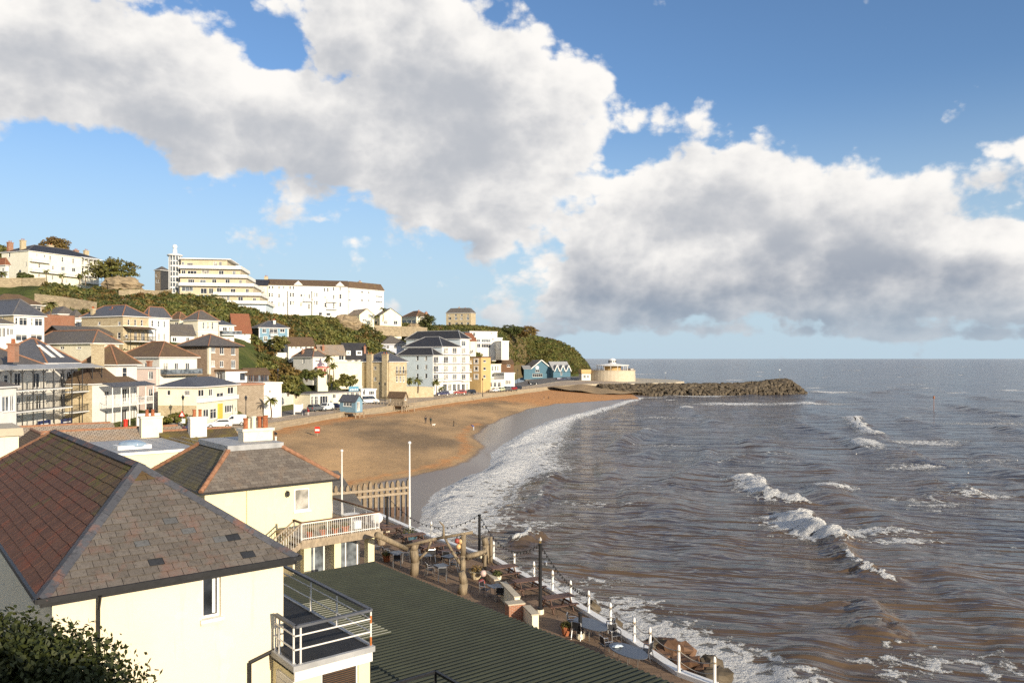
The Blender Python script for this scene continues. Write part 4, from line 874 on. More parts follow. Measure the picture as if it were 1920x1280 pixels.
    for i in range(nlev+1): z = z0+(z1-z0)*i/nlev; m2.lathe(V(c.x, c.y, z-.14), [(r*.97, 0), (r*.97, .28 if i % 2 else .5)], 20)
    for i in range(12): t = 2*math.pi*i/12; q = V(c.x+r*.95*math.cos(t), c.y+r*.95*math.sin(t), z0-4); m2.tube(q, V(q.x, q.y, z1), .14, .14, 4)
    m2.build('tower_frame', 'paint', tw)
    m2 = MB(); m2.lathe(V(c.x, c.y, z1), [(r*1.25, 0), (r*1.3, .25), (r*1.1, .5), (.7, .9), (.65, 2.2), (.3, 2.4)], 20); m2.blob(V(c.x, c.y, z1+3.1), .75, .75, .8, 0, 12, 8); m2.build('tower_cap', 'paint', tw, smooth=False)
    # white terrace
    w3 = lambda x0, y0, x1, y1, s='s': (x0, y0, x1, y1, s, 3)
    W1 = [(1300,500,1322,535),(1335,500,1357,535),(1405,505,1425,535),(1455,503,1475,535),(1525,503,1547,538),(1560,503,1582,538),(1308,580,1335,630),(1345,585,1358,628),(1405,585,1425,632),(1532,608,1562,635),(1572,608,1584,635),(1305,685,1332,718),(1403,678,1423,725),(1452,678,1474,728,'d'),(1530,695,1562,720),(1645,590,1672,620),(1686,590,1698,615),(1735,590,1755,640,'d'),(1640,678,1672,725),(1730,695,1752,755,'d')]
    W2 = [w3(10,272,40,300),w3(50,275,60,298),w3(95,275,113,325,'d'),w3(10,355,40,395),w3(92,365,113,425,'d'),w3(248,212,266,248),w3(282,212,300,250),w3(340,205,358,240),w3(404,205,428,238),w3(155,278,180,318),w3(190,280,202,318),w3(155,362,178,402),w3(190,362,202,402),w3(252,290,278,320),w3(340,280,360,330,'d'),w3(405,275,430,320),w3(255,360,280,405),w3(340,360,360,425,'d'),w3(405,358,428,400),w3(180,455,235,485,'p'),w3(275,462,320,488,'p')]
    h = house(2, 'white_terrace', 'long white terrace of tall sash windowed houses with brown roof along the cliff top', 1275, 1275, 2165, 290, 15, 790, 484, 'white', ('gu', 2.4, 'browntile', None), wr=W1+W2, D=11, chim=((1275,400,480,40,3,'stone'),), cat='terrace')
    for x in (1625, 2080):
        aa = on_face(h, 'r', zc(2, x, 0)[0], HY)[0]; mb = MB(); p = face_pt(h, 'r', aa, h.z1-.1, .25); U = V(h.ru.x, h.ru.y, 0); t = [p-U*1.8, p+U*1.8, p+V(0, 0, 1.7)]; mb.add(t+[q-h.nr*1.8 for q in t], [(0, 1, 2), (0, 2, 5, 3), (1, 4, 5, 2)]); mb.build('gablet', 'white', h.root)
    for x0, x1 in ((1285,1365),(1515,1595),(1778,1850)):
        q0 = on_face(h, 'r', zc(2, x0, 0)[0], HY)[0]; q1 = on_face(h, 'r', zc(2, x1, 0)[0], HY)[0]; z1 = on_face(h, 'r', zc(2, x0, 0)[0], zc(2, 0, 560)[1])[1]; p = face_pt(h, 'r', q0, h.z0-3); U = V(h.ru.x, h.ru.y, 0)
        mb = MB(); mb.obox(p, U*(q1-q0), h.nr*.9, V(0, 0, z1-h.z0+3)); mb.obox(p+V(0, 0, z1-h.z0+3)-U*.15, U*(q1-q0+.3), h.nr*1.05, V(0, 0, .15)); b = mb.build('bay', 'white', h.root)
        for zz in (z1-2.1, z1-5.1):
            for q in (.2, .55):
                window(b, V(p.x, p.y, 0)+h.nr*.94, h.ru, h.nr, (q1-q0)*q, zz, (q1-q0)*(q+.28), zz+1.6, rev=.0, sill=True)
    for x0, x1, y in ((50,140,345),(285,385,350),(285,385,425)): balcony(h, 'r', x0, x1, y, 1.1, k=3)
    h2 = house(2, 'link_house', 'cream balconied house with dark glazed roof beside the white terrace', 1140, 1140, 1285, 284, 12, 640, 490, 'cream', ('gu', 2.3, 'darkslate', None), wr=[(1180,510,1200,540),(1215,510,1240,545),(1180,585,1205,620),(1225,585,1250,620)], D=9)
    balcony(h2, 'r', 1145, 1260, 560, 1.2)
    house(3, 'white_apartments', 'plain white four storey block with brown hipped roof at the end of the terrace', 470, 498, 850, 322, 52, 470, 214, 'white', ('hip', 2.8, 'browntile', None), wr=[(500,238,522,262,'c'),(625,242,645,265,'c'),(692,248,710,268,'c'),(500,322,522,345,'c'),(625,325,645,348,'c'),(692,328,710,350,'c'),(770,290,840,305,'g'),(770,345,840,360,'g')], chim=((612,150,200,34,10,'stone'),), cat='apartments')
    h = house(3, 'cream_gabled_house', 'cream gabled house with grey sloping roof on the crag edge', 438, 608, 755, 300, 35, 575, 478, 'pale_yellow', ('gv', 2.3, 'greytile', None), wr=[(645,440,680,470,'c'),(638,527,680,545,'c'),(752,535,785,575,'d')], wl=[], D=12, o=.25)
    house(3, 'gabled_cottage', 'pale yellow cottage with steep central gable and dark dormer beside the crag', 752, 812, 1028, 310, 25, 590, 490, 'pale_yellow', ('gv', 3.0, 'slate', None), wr=[(855,460,872,480,'p'),(850,535,890,575,'d'),(950,540,988,578,'c')], wl=[(760,535,785,575,'d')], o=.25)
    h = house(3, 'dark_framed_villa', 'cream villa with brown hipped roof and dark glazed ground floor behind the palms', 1025, 1178, 1328, 400, 40, 588, 500, 'cream', ('hip', 3.2, 'browntile', 'ridge'), wr=[(1190,490,1210,520),(1230,490,1250,520),(1265,500,1282,525),(1290,540,1310,575)], wl=[(1035,535,1075,585,'g'),(1085,535,1125,585,'g'),(1130,535,1168,585,'g'),(1100,485,1125,510),(1140,485,1165,510)], chim=((1200,440,480,24,6,'brick'),(1275,455,490,24,12,'brick')))
    house(3, 'stone_mansion', 'square yellow stone mansion standing alone on the hilltop', 1475, 1722, 1770, 460, 70, 598, 462, 'stone', ('hip', 3.0, 'slate', None), wl=[(1495,505,1525,530,'c'),(1560,505,1585,530,'c'),(1615,505,1640,530,'c'),(1680,500,1705,530,'c'),(1495,555,1520,585),(1565,555,1590,585,'c'),(1620,555,1640,585),(1680,555,1705,585),(1500,475,1515,495),(1560,475,1580,495),(1620,475,1640,495),(1685,475,1700,495)], chim=((1605,410,445,22,8,'stone'),(1665,415,445,16,8,'stone')), flat_top=.4)
    # ---- middle rows
    h = house(1, 'brown_bungalow', 'long low house with brown tiled roof and white picture windows on the left slope', -200, -60, 455, 186, 55, 965, 868, 'greystone', ('hip', 2.6, 'browntile', None), wr=[(-10,855,38,905,'c'),(90,862,155,910,'c'),(235,875,300,930,'c'),(342,885,450,955,'g')], o=.7)
    h = house(1, 'bay_windowed_house', 'white house with tall square bay windows and blue slate roof', -160, 150, 482, 150, 62, 1290, 998, 'white', ('hip', 3.2, 'blueslate', 'ridgegrey'), wr=[(166,1020,195,1100),(208,1020,300,1108,'g'),(335,1028,362,1108),(378,1030,466,1112,'g'),(172,1205,300,1275,'g'),(335,1205,465,1270,'g')], wl=[(20,1010,35,1060)], wall_l='stone', D=14)
    house(1, 'glazed_white_house', 'white house with glazed upper sun room beneath a pale roof edge', -200, -30, 155, 138, 60, 1290, 1095, 'white', ('hip', 1.0, 'slate', None), wr=[(-10,1130,20,1235,'c'),(25,1130,62,1235,'c'),(72,1135,104,1215,'c'),(110,1140,146,1210,'c')], D=9)
    house(1, 'white_cottage', 'small white cottage with grey hipped roof behind a red brick wall', 480, 640, 840, 190, 50, 1065, 985, 'white', ('hip', 2.0, 'slate', None), wl=[(520,1005,545,1030)], wr=[(780,1030,810,1060,'c')])
    house(1, 'white_annexe', 'low white annexe with grey hipped roof beside the yellow stone house', 745, 815, 905, 180, 60, 1120, 1030, 'white', ('hip', 2.0, 'slate', None), wr=[(830,1060,870,1095,'c')])
    h = house(1, 'yellow_stone_house', 'yellow stone house with cream quoins and timber framed glass balcony', 890, 1340, 1620, 170, 64, 1290, 1008, 'stone', ('hip', 2.6, 'blueslate', 'ridge'), wl=[(1068,1065,1095,1100),(1285,1065,1315,1105),(1280,1180,1315,1250)], wr=[(1393,1040,1415,1105),(1465,1040,1488,1108),(1537,1045,1560,1110),(1365,1205,1395,1238,'p'),(1465,1180,1495,1275,'d'),(1540,1185,1575,1275,'d')], chim=((1015,925,975,35,5,'stone'),(1235,930,985,55,5,'brick')), band=((1110, 'cream'),))
    verandah(h, 'r', 1345, 1618, [1275], 1140, 2.4, 'black', nposts=4, canopy='browntile', arch=False, base=h.z0-3)
    h = house(1, 'white_end_house', 'white rendered house with pale blue name panel and slim sash windows', 1560, 1622, 1850, 176, 64, 1290, 1022, 'white', ('hip', 2.4, 'blueslate', 'ridge'), wr=[(1652,1050,1675,1118),(1720,1055,1742,1125),(1785,1060,1805,1130),(1728,1195,1745,1270,'d'),(1785,1195,1803,1270,'d')])
    a0, z = on_face(h, 'r', zc(1, 1650, 0)[0], zc(1, 0, 1165)[1]); a1 = on_face(h, 'r', zc(1, 1810, 0)[0], HY)[0]; mb = MB(); p = face_pt(h, 'r', a0, z); mb.obox(p, V(h.ru.x, h.ru.y, 0)*(a1-a0), h.nr*.06, V(0, 0, .6)); mb.build('name_panel', 'paleblue', h.root)
    house(1, 'timber_chalet', 'dark timber chalet with grey felt roof and white barge boards', 480, 690, 1220, 163, 48, 1290, 1195, 'brownwood', ('gu', 1.7, 'slate', None), wr=[(1090,1180,1130,1225,'c')], D=11)
    # ---- Z2 row
    house(2, 'small_cream_house', 'small cream house with brown hipped roof behind the cream villa', 225, 330, 420, 205, 60, 1050, 872, 'cream', ('hip', 2.0, 'browntile', 'ridge'), wl=[(275,895,312,945,'c')])
    h = house(2, 'cream_villa', 'cream villa with three tall sash windows and brown hipped roof', 370, 530, 752, 198, 62, 1055, 878, 'cream', ('hip', 2.6, 'slate', 'ridge'), wr=[(580,895,602,970),(632,895,652,972),(678,895,700,975),(570,1025,605,1050,'c'),(665,1025,705,1050,'c')], wl=[(400,960,430,1000)], band=((1000, 'paint'),))
    house(2, 'garage_wing', 'white single storey wing with grey roof against the cream villa', 225, 235, 490, 190, 40, 1125, 1025, 'white', ('gu', 2.4, 'slate', None), D=5, wr=[(250,1060,300,1110,'c'),(400,1060,440,1110,'d')])
    h = house(2, 'balcony_house', 'white two storey house with glass fronted balcony below the red roof', 745, 760, 925, 205, 50, 1130, 932, 'white', ('hip', 1.4, 'blueslate', None), wr=[(800,950,850,1010,'c'),(865,950,910,1010,'c'),(850,1070,880,1120,'d')], D=7)
    balcony(h, 'r', 765, 980, 1030, 1.4, glass='midglass')
    house(2, 'red_roofed_house', 'house with broad red tiled roof and white dormer', 780, 925, 1105, 222, 30, 1072, 1000, 'white', ('gu', 5.2, 'redtile', None), wr=[(1035,1015,1050,1045),(960,985,990,1035,'c')], D=8, chim=((955,848,870,18,4,'stone'),))
    h = house(2, 'blue_house', 'blue grey weatherboarded house with white corner boards and balconies', 1110, 1195, 1518, 236, 34, 1205, 958, 'blue', ('hip', 2.2, 'blueslate', 'ridgegrey'), wr=[(1232,965,1275,1012,'c'),(1310,965,1400,1020,'g'),(1425,965,1478,1008,'c'),(1245,1048,1290,1105,'c'),(1325,1050,1388,1110,'c'),(1418,1050,1468,1110,'c'),(1370,1145,1440,1190,'c')], chim=((1362,878,905,24,5,'white'),), wall_l='darkslate')
    balcony(h, 'r', 1310, 1400, 1040, 1.0); balcony(h, 'r', 1225, 1478, 1130, 1.2, rm='black')
    for aa in (0, h.W-.25):
        mb = MB(); mb.obox(face_pt(h, 'r', aa, h.z0-1, .0), V(h.ru.x, h.ru.y, 0)*.25, h.nr*.05, V(0, 0, h.z1-h.z0+1)); mb.build('corner_board', 'paint', h.root)
    house(2, 'seaside_bungalow', 'white bungalow with brown pitched roof and pale blue doors', 1510, 1518, 1795, 228, 28, 1205, 1148, 'white', ('gu', 2.4, 'browntile', None), wr=[(1545,1160,1562,1185),(1590,1160,1610,1190,'c'),(1640,1160,1665,1192,'c'),(1695,1160,1725,1192,'c'),(1755,1160,1775,1195,'d')], D=7)
    mb_wall = wall_run('garden_wall', 'white garden wall with dark arched garage below the bungalow', [pt(513, 668, 226)-V(0, 0, 1.5), pt(556, 668, 232)-V(0, 0, 1.5)], 2.6, .3, 'white')
    # ---- Z6 / Z5 row
    h = house(6, 'brown_stone_house', 'brown stone house with cream quoins and wide eaved hipped roof', 340, 650, 975, 162, 62, 535, 288, 'brownstone', ('hip', 2.5, 'slate', 'ridge'), wr=[(675,292,720,355,'c'),(768,294,816,375,'c'),(892,298,938,380,'c'),(675,440,716,510,'c'),(770,443,810,512,'c'),(893,435,940,527,'c')], wl=[(335,292,383,340,'c')], o=.9, fascia=False)
    for f in ('r', 'l'): mb = MB(); u = h.ru if f == 'r' else h.lv; n = h.nr if f == 'r' else h.nl; mb.obox(face_pt(h, f, 0, h.z0-1), V(u.x, u.y, 0)*.5, n*.03, V(0, 0, h.z1-h.z0+1)); mb.build('quoins', 'cream', h.root)
    h = house(6, 'balconied_cream_house', 'cream house with brown hipped roof and long glass balcony', -330, 110, 520, 148, 60, 660, 412, 'white2', ('hip', 3.0, 'browntile', 'ridge'), wr=[(152,465,208,548,'d'),(275,465,318,542,'c'),(393,465,440,568,'d')], wl=[(-60,470,-30,520)], o=.5)
    balcony(h, 'r', 120, 515, 592, 1.8, 'greywood', 'alu', glass='midglass')
    h = house(5, 'wide_roofed_house', 'cream house mostly hidden under a broad grey hipped roof with orange hips', 265, 775, 985, 152, 62, 525, 460, 'cream', ('hip', 2.6, 'slate', 'ridge'), wl=[(495,482,530,507,'c'),(635,484,670,503,'c')], o=.6)
    h = house(6, 'cream_shop', 'cream corner building with shallow blue slate roof above a seaside shop', 95, 515, 960, 130, 84, 1115, 738, 'pale_yellow', ('hip', 1.5, 'blueslate', None), wl=[(190,762,230,822,'p'),(376,765,440,824,'t'),(440,985,480,1060,'d')], wr=[(535,755,600,833,'c'),(650,748,692,827,'c'),(735,790,812,862,'d'),(855,728,922,805,'c'),(590,970,650,1085,'d'),(665,965,735,1075,'g'),(825,925,900,1008,'t'),(940,945,968,1000,'p')], o=.5, cat='shop')
    for f, x0, x1, y, hh, out, m in (('r', 515, 958, 905, .75, .35, 'paint'), ('l', 100, 515, 1100, 2.6, .06, 'stone'), ('r', 745, 790, 1075, 2.6, .2, 'sign_yellow')):
        if m not in M_: M_[m] = mat('yellow_sign', (.75, .5, .08), var=.1)
        a0, z = on_face(h, f, zc(6, x0, 0)[0], zc(6, 0, y)[1]); a1 = on_face(h, f, zc(6, x1, 0)[0], HY)[0]; a0, a1 = sorted((a0, a1)); u, n = (h.ru, h.nr) if f == 'r' else (h.lv, h.nl); mb = MB(); mb.obox(face_pt(h, f, a0, z), V(u.x, u.y, 0)*(a1-a0), n*out, V(0, 0, hh)); mb.build({'paint': 'fascia', 'stone': 'stone_plinth', 'sign_yellow': 'sign_board'}[m], m, h.root)
    h = house(6, 'white_annexe_block', 'white flat roofed block with brown conservatory above a stone wall', 690, 830, 1070, 160, 45, 700, 552, 'white', ('flat', .2, 'browntile', 'brownwood'), wr=[(985,570,1050,662,'p')], wl=[(735,570,792,668,'d')])
    h = house(6, 'conservatory', 'brown framed glass conservatory on the white terrace', 1066, 1072, 1300, 163, 40, 692, 588, 'midglass', ('gu', 1.1, 'browntile', None), wr=[(1080,592,1130,672,'g'),(1140,592,1190,672,'g'),(1215,592,1290,672,'g')], D=4, fmat='brownwood', cat='conservatory')
    house(6, 'rubble_store', 'rubble stone store with flat top beneath the white block', 960, 965, 1250, 154, 38, 930, 705, 'greystone', ('flat', .25, 'brick', 'brick'), D=6, cat='store')
    house(6, 'white_garage', 'plain white flat topped garage beside the rubble stone store', 1245, 1250, 1442, 158, 42, 868, 690, 'white', ('flat', .2, 'white', 'paint'), D=8, wr=[(1300,760,1330,800,'p')], cat='garage')
    wall_run('boundary_wall', 'long white boundary wall with planting above it beside the road', [gz(514, 770, 5.8), gz(545, 765, 5.7), gz(566, 762, 5.6)], 3.6, .3, 'white2', 'paint')
    wall_run('timber_gate_wall', 'grey timber fence panels beside the white boundary wall', [gz(474, 774, 6.0), gz(513, 770.5, 5.8)], 2.2, .12, 'greywood', cat='fence')
    # ---- Z7
    h = house(7, 'promenade_cafe', 'low cream cafe with wide grey flat roof facing the promenade', 365, 490, 735, 186, 58, 885, 712, 'cream', ('flat', .25, 'slate', 'lead'), wr=[(500,735,530,850,'g'),(540,735,580,850,'g'),(600,730,690,840,'t')], D=16, cat='cafe')
    h = house(7, 'promenade_kiosk', 'low cream kiosk row with blue roof sign and glazed front', 730, 737, 1055, 209, 55, 815, 700, 'cream', ('flat', .25, 'slate', 'lead'), wr=[(745,710,780,760,'c'),(850,705,885,750,'g'),(900,695,930,740,'g'),(945,690,985,740,'g'),(1000,685,1040,735,'g')], D=16, cat='kiosk')
    a0, z = on_face(h, 'r', zc(7, 935, 0)[0], zc(7, 0, 668)[1]); mb = MB(); mb.obox(face_pt(h, 'r', a0, h.z1+.25, -.4), V(h.ru.x, h.ru.y, 0)*3.6, h.nr*.12, V(0, 0, 1.3)); sg = mb.build('roof_sign', mat('sign_blue', (.12, .30, .42), var=.1), h.root)
    M_['paintx'] = M_['paint']
    mb = MB()
    for i in range(5): mb.obox(face_pt(h, 'r', a0+.35+i*.62, h.z1+.42, -.27), V(h.ru.x, h.ru.y, 0)*.32, h.nr*.03, V(0, 0, .42+.12*(i % 2)))
    mb.build('lettering', 'paint', sg)
    house(7, 'white_kiosk', 'small white kiosk with box sign and flat roof at the end of the cafe row', 1055, 1062, 1230, 224, 35, 770, 662, 'white', ('flat', .2, 'white', 'paint'), wr=[(1080,680,1110,720,'c'),(1150,675,1210,720,'t')], D=5, cat='kiosk')
    house(7, 'hipped_cottage', 'white cottage with grey hipped roof and two tall chimneys', 300, 520, 682, 216, 52, 405, 302, 'white', ('hip', 2.4, 'slate', 'ridge'), wl=[(405,320,425,370)], wr=[(545,325,575,350,'c')], chim=((405,220,275,22,4,'brick',1),(540,205,265,32,3,'stone',2)))
    house(7, 'dormered_house', 'cream house with grey tiled roof and two flat dormers', 590, 600, 882, 244, 26, 400, 268, 'cream', ('gu', 3.0, 'greytile', None), wr=[(640,290,680,330,'c'),(810,275,870,330,'c')], D=8, chim=((635,170,235,26,2,'brick',1),))
    h = house(7, 'black_roofed_house', 'house with black slate roof, white dormers and white ground floor', 870, 880, 1135, 250, 24, 420, 308, 'white', ('gu', 4.8, 'darkslate', None), wr=[(1003,315,1035,362,'c'),(1055,318,1112,365,'t'),(900,315,960,370,'c')], D=8, chim=((1103,180,240,22,4,'brick',1),))
    for x0, x1 in ((900,948),(1010,1076)):
        a0 = on_face(h, 'r', zc(7, x0, 0)[0], HY)[0]; a1 = on_face(h, 'r', zc(7, x1, 0)[0], HY)[0]; zz = h.z1+.9; p = face_pt(h, 'r', a0, zz, -.4); U = V(h.ru.x, h.ru.y, 0)
        mb = MB(); mb.obox(p, U*(a1-a0), -h.nr*2.4, V(0, 0, 1.5)); b = mb.build('dormer', 'paint', h.root); window(b, V(p.x, p.y, 0), h.ru, h.nr, .3, zz+.3, a1-a0-.3, zz+1.3, 'c', rev=-.08)
    house(7, 'cream_terrace_wall', 'tall cream garden terrace wall with shadow across it', 640, 690, 1072, 238, 20, 470, 352, 'cream', ('flat', .12, 'paving', 'cream'), D=6, cat='terrace wall')
    house(7, 'red_porch_house', 'low house with red timber porch beside a palm', 560, 575, 690, 214, 24, 540, 412, 'cream', ('flat', .15, 'red', 'red'), wr=[(582,425,602,500,'d'),(608,425,632,500,'d'),(640,425,668,500,'d')], fmat='red', D=5)
    h = house(7, 'grey_villa', 'lavender grey villa with dark hipped roof and three square windows', 1190, 1298, 1590, 300, 26, 275, 152, 'lav', ('hip', 3.4, 'slate', None), wr=[(1345,165,1380,200),(1430,160,1465,198),(1510,160,1545,195)], o=.6)
    h = house(7, 'yellow_stone_tower_house', 'tall yellow stone house with two full height chimney stacks', 1070, 1375, 1575, 240, 58, 672, 352, 'stone', ('hip', 3.0, 'blueslate', 'ridgegrey'), wl=[(1205,400,1234,436),(1205,522,1234,562)], wr=[(1458,398,1476,480),(1496,398,1514,480),(1533,398,1551,480),(1458,505,1476,575),(1496,505,1514,575),(1533,505,1551,575)])
    for x0, x1 in ((1135,1192),(1308,1366)):
        a0 = on_face(h, 'l', zc(7, x1, 0)[0], HY)[0]; a1 = on_face(h, 'l', zc(7, x0, 0)[0], HY)[0]; zt = on_face(h, 'l', zc(7, x0, 0)[0], zc(7, 0, 270)[1])[1]; mb = MB(); p = face_pt(h, 'l', a0, h.z0-2); U = V(h.lv.x, h.lv.y, 0)
        mb.obox(p-h.nl*.3, U*(a1-a0), h.nl*.8, V(0, 0, zt-h.z0+2)); mb.obox(V(p.x, p.y, zt)-h.nl*.4-U*.1, U*(a1-a0+.2), h.nl*1.0, V(0, 0, .25)); b = mb.build('chimney_stack', 'stone', h.root)
        for q in (.25, .75): m2 = MB(); m2.lathe(V(p.x, p.y, zt+.25)+U*(a1-a0)*q+h.nl*.1, [(.15, 0), (.12, .5), (.15, .55)], 8); m2.build('chimney_pot', 'terracotta', b)
    balcony(h, 'r', 1450, 1560, 485, .8, 'stone', 'black')
    # ---- the big white hotel in steps
    root = thing('stepped_hotel', 'large white and pale blue hotel rising in three slate roofed steps with balconies', 'hotel', tuple(pt(811.8, 733, 270)))
    h = HS(); a = math.radians(58); h.ru = Vector((math.cos(a), math.sin(a))); h.lv = Vector((-math.sin(a), math.cos(a))); h.C = Vector(((811.8-CX)/FX*270, 270)); h.d = 270; h.k = 8; h.root = root; h.nr = V(h.ru.y, -h.ru.x, 0); h.nl = -V(h.ru.x, h.ru.y, 0); h.fascia = True; h.wall = 'white'
    U = V(h.ru.x, h.ru.y, 0); W3 = V(h.lv.x, h.lv.y, 0); ax = lambda x: on_face(h, 'r', zc(8, x, 0)[0], HY)[0]; zz = lambda x, y: on_face(h, 'r', zc(8, x, 0)[0], zc(8, 0, y)[1])[1]
    secs = [(530,655,492,45),(655,908,372,130),(908,1038,262,160)]; zbase = zz(530, 1010)
    for i, (x0, x1, ye, xl) in enumerate(secs):
        a0, a1 = ax(x0), ax(x1); zt = zz(x0, ye); o3 = face_pt(h, 'r', a0, 0); kq = (zc(8, xl, 0)[0]-CX)/FX; tl = (kq*o3.y-o3.x)/(h.lv.x-kq*h.lv.y)
        R = []; L_ = []
        cols = {0: [(538,610)], 1: [(678,745),(800,862)], 2: [(925,985)]}[i]; fl = [(505,580),(630,700),(750,810)]
        if i > 0: fl = [(385,450)]+fl
        if i > 1: fl = [(285,345)]+fl
        for c0, c1 in cols:
            for y0, y1 in fl: R.append((ax(c0)-a0, zz((c0+c1)/2, y1+15), ax(c1)-a0, zz((c0+c1)/2, y0), 'g'))
        nb = {0: [(545,560)], 1: [(672,725),(740,790),(808,850),(868,905)], 2: [(930,975),(988,1020)]}[i]
        for c0, c1 in nb: R.append((max(.15, ax(c0)-a0), zz(c0, 985), ax(c1)-a0, zz(c0, 882), 'd'))
        if i == 0:
            for x in (315, 435):
                kx = (zc(8, x, 0)[0]-CX)/FX; t = (kx*o3.y-o3.x)/(h.lv.x-kx*h.lv.y); dd = o3.y+t*h.lv.y
                for y in (525, 648, 770): zc_ = H-(zc(8, 0, y)[1]-HY)/FX*dd; L_.append((t-.5, zc_-.85, t+.5, zc_+.75, 's'))
        mb = MB(); facade(mb, o3, h.ru, a1-a0, zbase-3, zt, R, h.nr); facade(mb, o3, h.lv, tl, zbase-3, zt, L_, h.nl, 1); facade(mb, o3+U*(a1-a0), h.lv, tl, zbase-3, zt, [], U); facade(mb, o3+W3*tl, h.ru, a1-a0, zbase-3, zt, [], W3)
        mb.build('wall', ['white', 'paleblue'], root)
        for w in R: window(root, o3, h.ru, h.nr, *w[:4], st=w[4], sill=False)
        for w in L_: window(root, o3, h.lv, h.nl, *w[:4], st=w[4])
        roof_hip(root, h, (2.6, 3.6, 3.0)[i], 'darkslate', 'lead', .5, a0=a0, a1=a1, b0=0, b1=tl, z=zt)
        for y in [472, 598, 718, 838][(1 if i == 0 else 0):]:
            z = zz(x0, y); m2 = MB(); p = face_pt(h, 'r', a0+.2, z); m2.obox(p-V(0, 0, .2), U*(a1-a0-.4), h.nr*1.2, V(0, 0, .2)); b = m2.build('balcony', 'paint', root); railing(b, [p+h.nr*.05, p+h.nr*1.12, p+U*(a1-a0-.4)+h.nr*1.12, p+U*(a1-a0-.4)+h.nr*.05], 1.0, 'paint', .3)
    h = house(8, 'tan_apartments', 'tan rendered apartment block with white framed square windows', 1040, 1198, 1330, 292, 58, 870, 512, 'tan', ('flat', .25, 'slate', 'brownwood'), wl=[(1108,552,1148,588,'p'),(1108,652,1148,692,'p'),(1108,762,1148,802,'p')], wr=[(1228,552,1265,584,'p'),(1228,652,1265,692,'p'),(1228,760,1262,797,'p')], cat='apartments')
    for y in (570, 672, 782):
        a0 = on_face(h, 'l', zc(8, 1160, 0)[0], HY)[0]; a1 = on_face(h, 'l', zc(8, 1095, 0)[0], HY)[0]; z = on_face(h, 'l', zc(8, 1128, 0)[0], zc(8, 0, y)[1])[1]; L_ = V(h.lv.x, h.lv.y, 0); mb = MB()
        for q0, q1, r0, r1 in ((a0, a0+.35, z-1.1, z+1.1), (a1-.35, a1, z-1.1, z+1.1), (a0+.35, a1-.35, z+.78, z+1.1), (a0+.35, a1-.35, z-1.1, z-.8)): mb.obox(face_pt(h, 'l', q0, r0), L_*(q1-q0), h.nl*.08, V(0, 0, r1-r0))
        mb.build('window_surround', 'paint', h.root)
    h = house(8, 'cream_arcade', 'low cream seafront building with balustraded roof terrace', 1285, 1290, 1520, 300, 48, 945, 832, 'cream', ('flat', .2, 'paving', 'paint'), wr=[(1310,860,1350,925,'g'),(1370,860,1410,925,'g'),(1430,860,1470,925,'g')], D=9, cat='arcade')
    railing(h.root, [face_pt(h, 'r', .1, h.z1+.2, .1), face_pt(h, 'r', h.W-.1, h.z1+.2, .1)], 1.1, 'paint', .4, name='balustrade')
    house(8, 'columned_house', 'cream house with upright columns and pale balcony above the arcade', 1320, 1330, 1472, 322, 46, 850, 612, 'cream', ('flat', .3, 'slate', 'cream'), wr=[(1345,635,1368,700),(1385,635,1405,700),(1420,632,1440,700),(1345,740,1375,790),(1400,740,1430,790)], D=9)
    house(8, 'white_porch', 'bright white shopfront with open corner beside the parked cars', 1512, 1518, 1660, 318, 40, 905, 735, 'white', ('flat', .2, 'white', 'paint'), wr=[(1530,830,1610,890,'g')], D=8, cat='shop')
    house(8, 'dark_brown_house', 'dark brown flat fronted house with a single white window', 1460, 1468, 1648, 345, 16, 790, 604, 'brownwood', ('gu', 2.0, 'browntile', None), wr=[(1555,615,1600,648,'c')], D=9, fascia=False)
    h = house(8, 'modern_white_house', 'white modernist house with long strip windows on the hillside', 1125, 1132, 1490, 345, 24, 400, 245, 'white', ('flat', .25, 'lead', 'paint'), wr=[(1140,260,1185,305,'c'),(1200,260,1330,308,'g'),(1345,255,1375,280,'p'),(1140,325,1190,380,'c'),(1200,325,1330,380,'g'),(1420,255,1450,280,'p')], D=12)
    house(8, 'white_upper_block', 'white upper block with grey sloping roof behind the modernist house', 985, 1040, 1420, 356, 24, 260, 158, 'white', ('flat', .3, 'greytile', 'paint'), wr=[(1055,170,1075,220),(1085,170,1120,225,'c'),(1330,170,1345,200)], D=12, skirt=10)
    house(8, 'white_garage_block', 'blank white block at the end of the modernist house', 1470, 1478, 1580, 340, 20, 390, 292, 'white', ('flat', .2, 'white', 'paint'), D=8, wr=[(1515,320,1530,335,'p')], cat='garage')
    house(8, 'orange_roofed_house', 'narrow cream house with orange tiled roof behind the hotel', 1035, 1045, 1125, 330, 30, 480, 282, 'cream', ('gu', 3.2, 'redtile', None), D=9, wr=[(1065,410,1090,445)])
    # ---- harbour
    h = house(4, 'blue_boathouse', 'sea blue boarded boathouse with white barge boards and round window', 700, 738, 942, 485, 10, 705, 634, 'teal', ('gv', 5.6, 'lead', None), wr=[(785,640,825,660,'c'),(760,672,850,702,'g')], D=26, o=.6, cat='boathouse', skirt=2)
    for sgn in (0, 1):
        mb = MB(); e = face_pt(h, 'r', -.7 if sgn == 0 else h.W+.7, h.z1-.7, .75); t = face_pt(h, 'r', h.W/2, h.z1+5.7, .75); mb.bar(e, t, .2, .5); mb.build('barge_board', 'paint', h.root)
    aa, z = on_face(h, 'r', zc(4, 803, 0)[0], zc(4, 0, 625)[1]); mb = MB(); q = face_pt(h, 'r', aa, z+.4, .05); mb.tube(q, q+h.nr*.1, 1.1, 1.1, 14); mb.build('round_window', 'paint', h.root)
